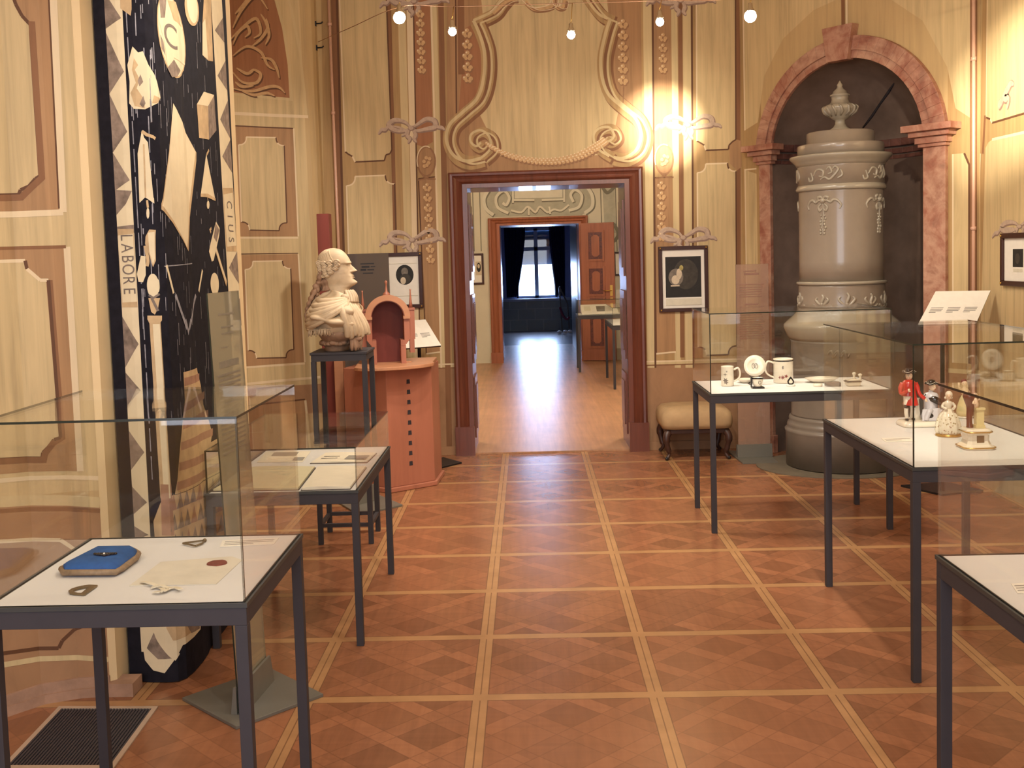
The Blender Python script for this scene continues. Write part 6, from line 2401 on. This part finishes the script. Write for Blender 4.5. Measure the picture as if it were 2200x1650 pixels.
# torso under the mantle, one surface with the neck
CH = [(700, 700, 380, .058), (760, 716, 330, .075), (800, 742, 300, .10), (850, 770, 272, .135), (910, 800, 246, .165), (980, 828, 226, .182), (1060, 852, 214, .19), (1150, 866, 218, .19), (1240, 872, 232, .185), (1310, 860, 256, .172), (1350, 800, 280, .15), (1380, 720, 292, .128), (1420, 664, 306, .108), (1470, 640, 318, .100), (1512, 640, 316, .104)]
def chest_ring(y, xf, xb, w_):
    a = (xf - xb) / 2 * BK
    return [Vector((xc((xf + xb) / 2) + a * math.cos(t_), BY + w_ * math.copysign(abs(math.sin(t_)) ** .85, math.sin(t_)), zc(y))) for t_ in (2 * PI * i / 48 for i in range(48))]


b.loft([chest_ring(*r_) for r_ in reversed(CH) if r_[0] <= 1245], 0, True, True)
b.build('figure', M['marble_bust'], bust)
b = MB()
b.loft([chest_ring(*r_) for r_ in reversed(CH) if r_[0] >= 1240], 0, True, True)
b.build('hollowed_socle', M['marble_dark'], bust)
# wig: side rolls, combed-back crown, queue
b = MB()
rb = random.Random(5)
for side in (-1, 1):
    for (x, y, n_, L_, r_) in ((424, 308, 4, 225, .0175), (436, 352, 4, 205, .0180), (430, 398, 4, 180, .0185), (404, 442, 3, 140, .0185), (372, 484, 3, 118, .0175)):
        for i in range(n_):
            f = i / (n_ - 1) - .5
            xx = x + f * L_
            th = math.acos(max(-1, min(1, (xc(xx) - xc((lerp_rows(y)[1] + lerp_rows(y)[2]) / 2)) / ((lerp_rows(y)[1] - lerp_rows(y)[2]) / 2 * BK))))
            p = head_pt(y + 8 * math.sin(i * 1.7), th if side > 0 else 2 * PI - th, .006)
            rr_ = r_ * (.85 + .25 * rb.random())
            b.ball(p, rr_, n=9, s=(1.12, .9, .78))
            # the rolled end of each lock
            P = [p + Vector((rr_ * .75 * math.cos(a), side * rr_ * .80, rr_ * .6 * math.sin(a))) for a in (2 * PI * j / 10 for j in range(9))]
            b.tube(P, [.0036] * 5 + [.003, .0026, .002, .0015], 5)
    # combed strands over the crown
    for k in range(9):
        t0 = .30 * PI + .60 * PI * k / 8
        P = []
        for j in range(9):
            yy = 135 + (300 - 135) * (j / 8)
            t_ = .55 * PI + (t0 - .40 * PI) * (.3 + .7 * j / 8) + .1
            t_ = max(.42 * PI, min(.97 * PI, t_))
            P.append(head_pt(yy, t_ if side > 0 else 2 * PI - t_, .0012))
        b.tube(P, [.002, .0034, .004, .004, .004, .004, .004, .0034, .002], 5)
b.build('wig_curls', M['marble_bust'], bust)
b = MB()
for dy, ph, k in ((0, 0, 1.0), (-.022, 1.0, .85), (.024, 2.2, .85), (.05, 3.1, .6), (-.046, 4.0, .6)):
    Q = bez([(xc(x + 9 * math.sin(ph + i)), BY + dy + .010 * math.sin(ph + i * 1.4), zc(y)) for i, (x, y) in enumerate(((330, 420), (310, 500), (285, 570), (245, 640), (205, 720), (165, 800), (135, 880), (110, 960), (100, 1050), (110, 1130), (118, 1200)))], 4)
    n = len(Q)
    b.tube(Q, [(.016 + .009 * math.sin(i * .85 + ph) ** 2) * k * (1.15 if i < n * .3 else 1.0) * (1 if i < n - 3 else .7) for i in range(n)], 9)
for i in range(12):
    f = i / 11
    b.ball((xc(300 - 195 * f), BY - .03 + .012 * math.sin(i * 2.1), zc(560 + 620 * f)), .013, n=6, s=(1, 1, 1.3))
for dx, dy in ((0, 0), (28, -.026), (28, .026), (60, -.03), (60, .03)):
    b.tube(bez([(xc(300 + dx), BY + dy, zc(330)), (xc(296 + dx), BY + dy, zc(420)), (xc(300 + dx), BY + dy, zc(520)), (xc(318 + dx), BY + dy, zc(610)), (xc(330 + dx), BY + dy, zc(690))], 4), [.018 + .006 * math.sin(i * 1.1 + dx) for i in range(17)], 9)
b.build('wig_queue', M['marble_dark'], bust)


# mantle: folds running from the throat round the shoulder
def torso(y, th, off):
    for a, c in zip(CH, CH[1:]):
        if a[0] <= y <= c[0] or c is CH[-1]:
            f = min(1, max(0, (y - a[0]) / (c[0] - a[0])))
            xf, xb, w_ = [a[i] + (c[i] - a[i]) * f for i in (1, 2, 3)]
            break
    A = (xf - xb) / 2 * BK + off
    return Vector((xc((xf + xb) / 2) + A * math.cos(th), BY + (w_ + off) * math.copysign(abs(math.sin(th)) ** .85, math.sin(th)), zc(y)))


def mantle(side):
    b = MB()
    NU, NV = 46, 30
    out, inn = [], []
    for j in range(NV + 1):
        v = j / NV
        ro, ri = [], []
        for i in range(NU + 1):
            u = i / NU                       # 0 = front edge, 1 = middle of the back
            th = (.27 + .78 * u) * PI
            yt = 765 - 95 * math.sin(PI * min(1, u * 1.05)) * .9
            yb = 1130 + 70 * math.sin(PI * (u * .9 + .1)) + 150 * max(0, u - .5)
            yy = yt + (yb - yt) * v
            fold = .020 * math.sin(9 * u + 9.5 * v * v - 1.2 * v) + .010 * math.sin(17 * u - 12 * v + .8) + .010 * math.sin(5 * v * PI + 6 * u)
            lift = .016 + .022 * math.sin(PI * min(1, v * .9)) + fold * (.35 + 1.1 * v * (1.1 - .65 * v)) * (.4 + 1.2 * math.sin(PI * u))
            th_ = side * th
            yq = max(701, yy)
            p = torso(yq, th_, lift)
            p.z = zc(yy)
            q = torso(yq, th_, lift - .012)
            q.z = zc(yy) - (.004 if j == NV else 0)
            ro.append(p)
            ri.append(q)
        out.append(ro)
        inn.append(ri)
    K = (NU + 1)
    n = len(out) * K
    vs = [p for r in out for p in r] + [p for r in inn for p in r]
    fs = []
    for j in range(NV):
        for i in range(NU):
            a = j * K + i
            fs.append([a, a + 1, a + K + 1, a + K])
            fs.append([n + a, n + a + K, n + a + K + 1, n + a + 1])
    for j in range(NV):
        for i in (0, NU):
            a = j * K + i
            fs.append([a, a + K, n + a + K, n + a])
    for i in range(NU):
        for j in (0, NV):
            a = j * K + i
            fs.append([a, n + a, n + a + 1, a + 1])
    b.add(vs, fs, 0, True)
    o = b.build('mantle', M['marble_bust'], bust)
    f = MB()
    for k in range(34):
        u = .12 + .8 * k / 33
        i = int(u * NU)
        p = out[NV][i].lerp(out[NV][min(NU, i + 1)], u * NU - i)
        q = inn[NV][i]
        m_ = p.lerp(q, .5) + Vector((0, 0, .010))
        f.tube([m_, m_ + Vector((.001 * math.sin(k * 3), 0, -.020)), m_ + Vector((.003 * math.sin(k * 5), 0, -.040 - .004 * math.sin(k * 2.3)))], [.0036, .0042, .0026], 5)
    f.build('fringe', M['marble_bust'], bust)


mantle(-1)
mantle(1)
b = MB()
for side in (-1, 1):
    for k in range(7):
        P = []
        for j in range(10):
            f = j / 9
            th_ = side * PI * (.31 + (.52 + .07 * k) * f)
            yy = 790 + 14 * k + (60 + 52 * k) * math.sin(PI * .62 * f) - 40 * f
            P.append(torso(yy, th_, .030 + .016 * math.sin(PI * f)))
        Q = bez(P, 3)
        n = len(Q)
        b.tube(Q, [.006 + (.011 + .003 * (k % 2)) * math.sin(PI * (.06 + .88 * i / n)) for i in range(n)], 8)
b.build('mantle_folds', M['marble_bust'], bust)
# knotted end of the mantle falling down the breast
b = MB()
for k in range(7):
    s = k / 6
    P = []
    for j in range(13):
        f = j / 12
        x = 560 + (700 + 40 * s - 560) * min(1, f * 1.25) + 150 * s * f + 60 * f * f * s
        y = 770 + (1300 + 20 * math.sin(k * 2.1) - 770) * f
        off = .018 + .016 * math.sin(PI * f) + .004 * math.sin(k * 2 + 4 * f)
        yy = PI * (-.36 + .30 * s)
        p = torso(min(y, 1500), yy, off)
        P.append(Vector((xc(x) * .55 + p.x * .45, p.y, zc(y))))
    b.tube(bez(P, 2), [.010 + .009 * min(1, i / 8) for i in range(25)], 8)
for k in range(5):
    P = [torso(700 + 38 * j, PI * (-.30 + .06 * k + .012 * j), .012 + .01 * math.sin(j)) for j in range(5)]
    b.tube(bez(P, 3), .011, 7)
b.ball(torso(790, -.34 * PI, .022), .026, n=8, s=(1, .8, .9))
b.build('mantle_knot', M['marble_bust'], bust)
b = MB()
for k in range(4):
    b.ball(torso(1340 + 14 * k, -.22 * PI + .1 * k, .03), .024 - .003 * k, n=8, s=(1.2, .8, .7))
for k in range(6):
    c0_ = torso(1330, -.30 * PI + .10 * k, .022)
    b.tube([c0_, c0_ + Vector((.006 * math.sin(k), 0, -.045)), c0_ + Vector((.01 * math.sin(k * 2), 0, -.070))], [.013, .012, .008], 6)
b.build('sash_tassels', M['marble_dark'], bust)
# jabot and buttons on the coat front
b = MB()
for k in range(5):
    b.ball(torso(850 + 70 * k, -.045 * PI, .004), .006, n=6)
for k in range(8):
    b.ball(torso(740 + 16 * k, .02 * math.sin(k * 2), .006), .015, n=6, s=(.6, 1.3, .6))
b.build('jabot_and_buttons', M['marble_bust'], bust)
# coarse lower edge of the cut-off torso
b = MB()
for k in range(26):
    a = 2 * PI * k / 26
    p = torso(1400 + 10 * math.sin(k * 1.9), a, .002)
    b.ball(p, .018, n=5, s=(1.3, 1.3, .8))
b.build('rough_base_edge', M['marble_dark'], bust)

# ------------------------------------------------------------------ porcelain figures
M['skin'] = flat('porcelain_flesh', srgb(228, 196, 164), .2, 0, .03, 20, .6)
M['redcoat'] = flat('red_enamel', srgb(188, 42, 34), .22, 0, .08, 30, .6)
M['blacken'] = flat('black_glaze', srgb(30, 24, 24), .15, 0, .1, 30, .7)
M['yellowen'] = flat('pale_yellow_enamel', srgb(222, 204, 150), .2, 0, .08, 40, .6)
M['greyen'] = flat('grey_lilac_glaze', srgb(196, 190, 192), .2, 0, .06, 20, .6)


def floral():
    t = NT('flowered_porcelain')
    v = t.coord()
    vo = t.n('ShaderNodeTexVoronoi')
    t.l(v, vo.inputs['Vector'])
    vo.inputs['Scale'].default_value = 90
    f = t.f('LESS_THAN', vo.outputs['Distance'], .28)
    c = t.mix(f, srgb(232, 222, 200), t.ramp(t.noise(v, 40, 2), [(.4, srgb(150, 140, 96)), (.6, srgb(160, 120, 100))]))
    return t.done(c, .2, 0, .6)


M['floral'] = floral()
FG = 'porcelain figures in the right show case'


def tri_hat(b, c, r, m=0, m2=1):
    N = 24
    ring = lambda k, z: [Vector((c.x + k * r * (1 + .22 * math.cos(3 * a)) * math.cos(a), c.y + k * r * (1 + .22 * math.cos(3 * a)) * math.sin(a), c.z + z + .28 * r * k * (1 - math.cos(3 * a)) * .5)) for a in (2 * PI * i / N for i in range(N))]
    b.loft([ring(.3, .0), ring(1.0, .0), ring(1.05, r * .22), ring(.85, r * .22), ring(.66, r * .14), ring(.60, r * .62), ring(.40, r * .80), ring(.02, r * .84)], m)
    R_ = ring(1.04, r * .25)
    b.tube(R_ + [R_[0]], r * .035, 5, m2)


def face(b, c, r, dirv, m=0):
    d = Vector(dirv).normalized()
    s = d.cross(Vector((0, 0, 1)))
    b.ball(c + d * r * .92 - Vector((0, 0, r * .1)), r * .16, m, 5)
    for k in (-1, 1):
        b.ball(c + d * r * .82 + s * (k * r * .34) + Vector((0, 0, r * .12)), r * .11, 1, 5)
    b.ball(c + d * r * .86 - Vector((0, 0, r * .46)), r * .12, 2, 5)


c = atz(1982, 914, ZT)
t = thing('officer_figurine', 'porcelain group with a standing officer in a red coat and seated companion', 'figurine', (c.x, c.y, ZT), FG)
b = MB()
c1, c2 = atz(1938, 908, ZT), atz(2032, 926, ZT)
bx0, by0 = c.x - .098, c.y - .06
bx1, by1 = c.x + .125, c.y + .075
def rrect(x0, y0, x1, y1, z, r=.03, n=5):
    out = []
    for cx, cy, a in ((x1 - r, y1 - r, 0), (x0 + r, y1 - r, PI / 2), (x0 + r, y0 + r, PI), (x1 - r, y0 + r, 1.5 * PI)):
        for i in range(n + 1):
            th = a + PI / 2 * i / n
            out.append((cx + r * math.cos(th), cy + r * math.sin(th), z))
    return out
b.loft([rrect(bx0, by0, bx1, by1, ZT + .0005), rrect(bx0 - .003, by0 - .003, bx1 + .003, by1 + .003, ZT + .008), rrect(bx0 + .004, by0 + .004, bx1 - .004, by1 - .004, ZT + .020), rrect(bx0 + .02, by0 + .02, bx1 - .02, by1 - .02, ZT + .024)])
b.build('plinth', M['porc'], t)
zf = ZT + .024
ox, oy = c.x - .060, c.y + .0
b = MB()
# legs, hips, trunk, neck as one run of skin
b.tube([(ox - .010, oy - .010, zf), (ox - .012, oy, zf + .035), (ox - .012, oy, zf + .068), (ox - .008, oy, zf + .104)], [.007, .009, .0105, .016], 10)
b.tube([(ox + .022, oy + .012, zf), (ox + .020, oy + .008, zf + .035), (ox + .016, oy + .003, zf + .068), (ox + .008, oy, zf + .104)], [.007, .009, .0105, .016], 10)
b.lathe((ox, oy, zf), [(.014, .085), (.024, .098), (.024, .112), (.021, .130), (.026, .150), (.029, .168), (.020, .178), (.009, .183), (.009, .190)], 20, sy=.8)
b.build('figure', M['porc'], t)
b = MB()
b.lathe((ox, oy, zf), [(.033, .112), (.030, .130), (.030, .150), (.033, .166), (.024, .178), (.012, .184)], 20, caps=False, sy=.85)
b.tube(bez([(ox - .028, oy, zf + .168), (ox - .039, oy - .006, zf + .145), (ox - .038, oy - .016, zf + .124), (ox - .014, oy - .032, zf + .138)], 4), [.0105] * 5 + [.0085] * 8, 8)
b.tube(bez([(ox + .028, oy, zf + .168), (ox + .037, oy - .004, zf + .145), (ox + .044, oy - .010, zf + .118), (ox + .064, oy - .016, zf + .098)], 4), [.0105] * 5 + [.0085] * 8, 8)
b.lathe((ox + .012, oy + .012, zf), [(.046, .070), (.040, .09), (.032, .115)], 18, caps=False, sx=.7)
b.build('coat', M['redcoat'], t)
b = MB()
hc = Vector((ox, oy - .002, zf + .200))
b.ball(hc, .0165, n=10, s=(.92, .95, 1.1))
face(b, hc, .0165, (-.1, -1, 0))
for hp in ((ox - .012, oy - .036, zf + .142), (ox + .068, oy - .018, zf + .094)):
    b.ball(hp, .006, n=5)
    for k in range(4):
        p = Vector(hp)
        b.tube([p, p + Vector((.003 * (k - 1.5), -.006, -.003 - .001 * k)), p + Vector((.003 * (k - 1.5), -.008, -.008))], .0016, 4)
b.build('head_and_hands', [M['skin'], M['blacken'], M['redcoat']], t)
b = MB()
tri_hat(b, hc + Vector((0, .002, .012)), .026)
for k in range(5):
    b.ball(hc + Vector((-.014 + .007 * k, .010, -.004)), .007, n=5)
b.build('tricorn_hat', [M['blacken'], M['porc']], t)
b = MB()
for lx, ly in ((ox - .012, oy), (ox + .019, oy + .008)):
    b.lathe((lx, ly, zf), [(.011, .056), (.0125, .060), (.0125, .068), (.011, .072)], 12)
    b.ball((lx, ly - .008, zf + .006), .008, n=6, s=(1, 1.6, .8))
b.build('garters_and_shoes', M['blacken'], t)
b = MB()
b.lathe((ox + .034, oy + .020, zf), [(.024, 0), (.022, .03), (.018, .07), (.017, .092), (.022, .098), (.001, .100)], 12)
b.build('tree_stump', M['porc'], t)
# seated companion
sx_, sy_ = c.x + .044, c.y + .018
b = MB()
b.lathe((sx_, sy_, zf), [(.040, 0), (.046, .012), (.038, .03), (.028, .055), (.030, .085), (.034, .105), (.026, .118), (.010, .124), (.009, .132)], 20)
b.tube(bez([(sx_, sy_ - .02, zf + .03), (sx_ - .02, sy_ - .045, zf + .045), (sx_ - .035, sy_ - .05, zf + .020), (sx_ - .040, sy_ - .05, zf + .004)], 4), .012, 8)
b.tube(bez([(sx_ + .01, sy_ - .02, zf + .03), (sx_ + .03, sy_ - .040, zf + .040), (sx_ + .05, sy_ - .045, zf + .020), (sx_ + .062, sy_ - .046, zf + .004)], 4), .012, 8)
b.build('seated_figure', M['greyen'], t)
b = MB()
hc = Vector((sx_ + .004, sy_ - .006, zf + .146))
b.ball(hc, .0165, n=9, s=(.95, .95, 1.08))
face(b, hc, .0165, (.5, -.85, -.1))
b.ball((sx_ + .032, sy_ - .022, zf + .080), .007, n=5)
b.build('seated_head', [M['skin'], M['blacken'], M['redcoat']], t)
b = MB()
tri_hat(b, hc + Vector((-.004, .002, .010)), .026)
b.tube(bez([(sx_ - .024, sy_, zf + .108), (sx_ + .01, sy_ - .03, zf + .09), (sx_ + .038, sy_ - .02, zf + .072), (sx_ + .046, sy_ + .01, zf + .05)], 4), [.012, .014, .016, .016, .016, .016, .015, .014, .013, .012, .010, .008, .006], 8)
b.ball((sx_ - .02, sy_ - .05, zf + .022), .012, n=6, s=(1.2, .6, 1))
b.build('hat_and_sash', [M['blacken'], M['porc']], t)
b = MB()
b.hexa([(sx_ - .058, sy_ - .055, zf + .002), (sx_ + .045, sy_ - .066, zf + .002), (sx_ + .05, sy_ - .060, zf + .002), (sx_ - .053, sy_ - .049, zf + .002)], [(sx_ - .05, sy_ - .035, zf + .05), (sx_ + .02, sy_ - .045, zf + .056), (sx_ + .025, sy_ - .039, zf + .056), (sx_ - .045, sy_ - .029, zf + .05)])
b.build('draped_cloth', M['greyen'], t)

# lady in a flowered crinoline
c = atz(2037, 936, ZT)
t = thing('lady_figurine', 'porcelain lady in a wide flowered skirt on a round base, front of the figurine case', 'figurine', (c.x, c.y, ZT), FG)
b = MB()
b.lathe((c.x, c.y, ZT + .0005), [(.050, 0), (.052, .004), (.048, .010), (.001, .011)], 28)
b.build('round_base', M['gold'], t)
b = MB()
N = 40
rings = []
for z, r in ((.011, .046), (.02, .052), (.045, .050), (.07, .044), (.09, .034), (.105, .022), (.114, .013)):
    rings.append([Vector((c.x + r * (1 + .06 * math.cos(10 * a)) * math.cos(a), c.y + r * (1 + .06 * math.cos(10 * a)) * math.sin(a), ZT + z)) for a in (2 * PI * i / N for i in range(N))])
b.loft(rings)
b.build('skirt', M['floral'], t)
b = MB()
b.lathe((c.x, c.y, ZT), [(.012, .112), (.014, .122), (.018, .136), (.016, .144), (.006, .149), (.006, .156)], 16, sy=.8)
for s in (-1, 1):
    b.tube(bez([(c.x + s * .016, c.y, ZT + .139), (c.x + s * .026, c.y - .006, ZT + .124), (c.x + s * .012, c.y - .022, ZT + .116)], 4), .006, 7)
b.build('bodice', M['porc'], t)
b = MB()
hc = Vector((c.x + .002, c.y - .002, ZT + .168))
b.ball(hc, .0135, n=9, s=(.92, .95, 1.1))
face(b, hc, .0135, (-.3, -1, 0))
b.build('head', [M['skin'], M['blacken'], M['redcoat']], t)
b = MB()
b.ball(hc + Vector((.002, .004, .006)), .0150, n=8, s=(1, 1, 1.05))
for k in range(5):
    b.ball(hc + Vector((-.010 + .006 * k, .009, -.008)), .006, n=5)
b.build('powdered_hair', M['porc'], t)

# figure with a pale yellow skirt behind
c = atz(2072, 897, ZT)
t = thing('yellow_skirt_figurine', 'porcelain woman in a pale yellow skirt behind the pedestal figurine', 'figurine', (c.x, c.y, ZT), FG)
b = MB()
b.lathe((c.x, c.y, ZT + .0005), [(.040, 0), (.040, .008), (.001, .010)], 20)
b.build('base', M['porc'], t)
b = MB()
b.lathe((c.x, c.y, ZT), [(.034, .010), (.036, .03), (.030, .06), (.020, .09), (.011, .105)], 22)
b.build('skirt', M['yellowen'], t)
b = MB()
b.lathe((c.x, c.y, ZT), [(.011, .103), (.016, .125), (.014, .136), (.006, .14), (.006, .147)], 14)
b.tube([(c.x - .014, c.y, ZT + .13), (c.x - .03, c.y - .01, ZT + .145), (c.x - .03, c.y - .012, ZT + .165)], .005, 6)
b.tube([(c.x + .014, c.y, ZT + .13), (c.x + .024, c.y - .01, ZT + .112)], .005, 6)
hc = Vector((c.x, c.y, ZT + .160))
b.ball(hc, .013, n=8)
face(b, hc, .013, (-.3, -1, 0))
b.build('figure', [M['skin'], M['blacken'], M['redcoat']], t)
b = MB()
b.ball(hc + Vector((0, .005, .006)), .0135, n=7)
b.build('hair', M['cedard'], t)

# gilt pedestal with an obelisk-like pillar, a child and a dark trunk
c = atz(2096, 962, ZT)
t = thing('pedestal_figurine', 'gilded porcelain pedestal with a square pillar and a small figure, nearest in the figurine case', 'figurine', (c.x, c.y, ZT), FG)
b = MB()
def octo(r, z, k=.72):
    return [Vector((c.x + r * x, c.y + r * y, ZT + z)) for x, y in ((1, -k), (1, k), (k, 1), (-k, 1), (-1, k), (-1, -k), (-k, -1), (k, -1))]
b.loft([octo(.058, .0005), octo(.060, .008), octo(.052, .014), octo(.046, .020), octo(.041, .034), octo(.041, .056), octo(.046, .064), octo(.050, .068), octo(.050, .074), octo(.040, .080)], 0, True, False)
b.build('pedestal', M['porc'], t)
b = MB()
for z in (.008, .068):
    L = octo(.0605 if z < .02 else .0505, z)
    b.tube(L + [L[0]], .0028, 5)
b.build('gilt_bands', M['gold'], t)
b = MB()
b.box((c.x - .012, c.y - .0435, ZT + .026), (c.x + .016, c.y - .0405, ZT + .054))
b.build('arched_panel', M['oldgold'], t)
px0, py0 = c.x + .012, c.y - .002
b = MB()
b.box((px0 - .018, py0 - .018, ZT + .0805), (px0 + .018, py0 + .018, ZT + .092))
b.box((px0 - .0145, py0 - .0145, ZT + .092), (px0 + .0145, py0 + .0145, ZT + .152))
b.box((px0 - .018, py0 - .018, ZT + .152), (px0 + .018, py0 + .018, ZT + .160))
b.build('pillar', M['yellowen'], t)
b = MB()
b.tube(bez([(c.x - .018, c.y + .012, ZT + .078), (c.x - .020, c.y + .012, ZT + .12), (c.x - .014, c.y + .014, ZT + .17), (c.x - .020, c.y + .014, ZT + .215)], 5), [.014, .013, .012, .011, .011, .011, .012, .013, .014, .016, .019, .022, .024, .026, .026, .022], 10)
b.build('dark_trunk', flat('brown_red_glaze', srgb(84, 40, 30), .25, 0, .3, 30, .6), t)
b = MB()
q = Vector((px0 - .012, py0 - .004, ZT + .160))
b.tube([q, q + Vector((0, 0, .014)), q + Vector((-.004, 0, .030)), q + Vector((-.004, 0, .040))], [.008, .010, .009, .005], 8)
b.tube([q + Vector((-.010, 0, .028)), q + Vector((-.016, -.006, .018)), q + Vector((-.006, -.012, .016))], .0035, 6)
b.tube([q + Vector((.004, 0, .028)), q + Vector((.012, -.004, .034)), q + Vector((.010, -.006, .046))], .0035, 6)
b.ball(q + Vector((-.004, 0, .050)), .0095, n=8)
face(b, q + Vector((-.004, 0, .050)), .0095, (-.4, -1, 0))
b.build('small_figure', [M['skin'], M['blacken'], M['redcoat']], t)
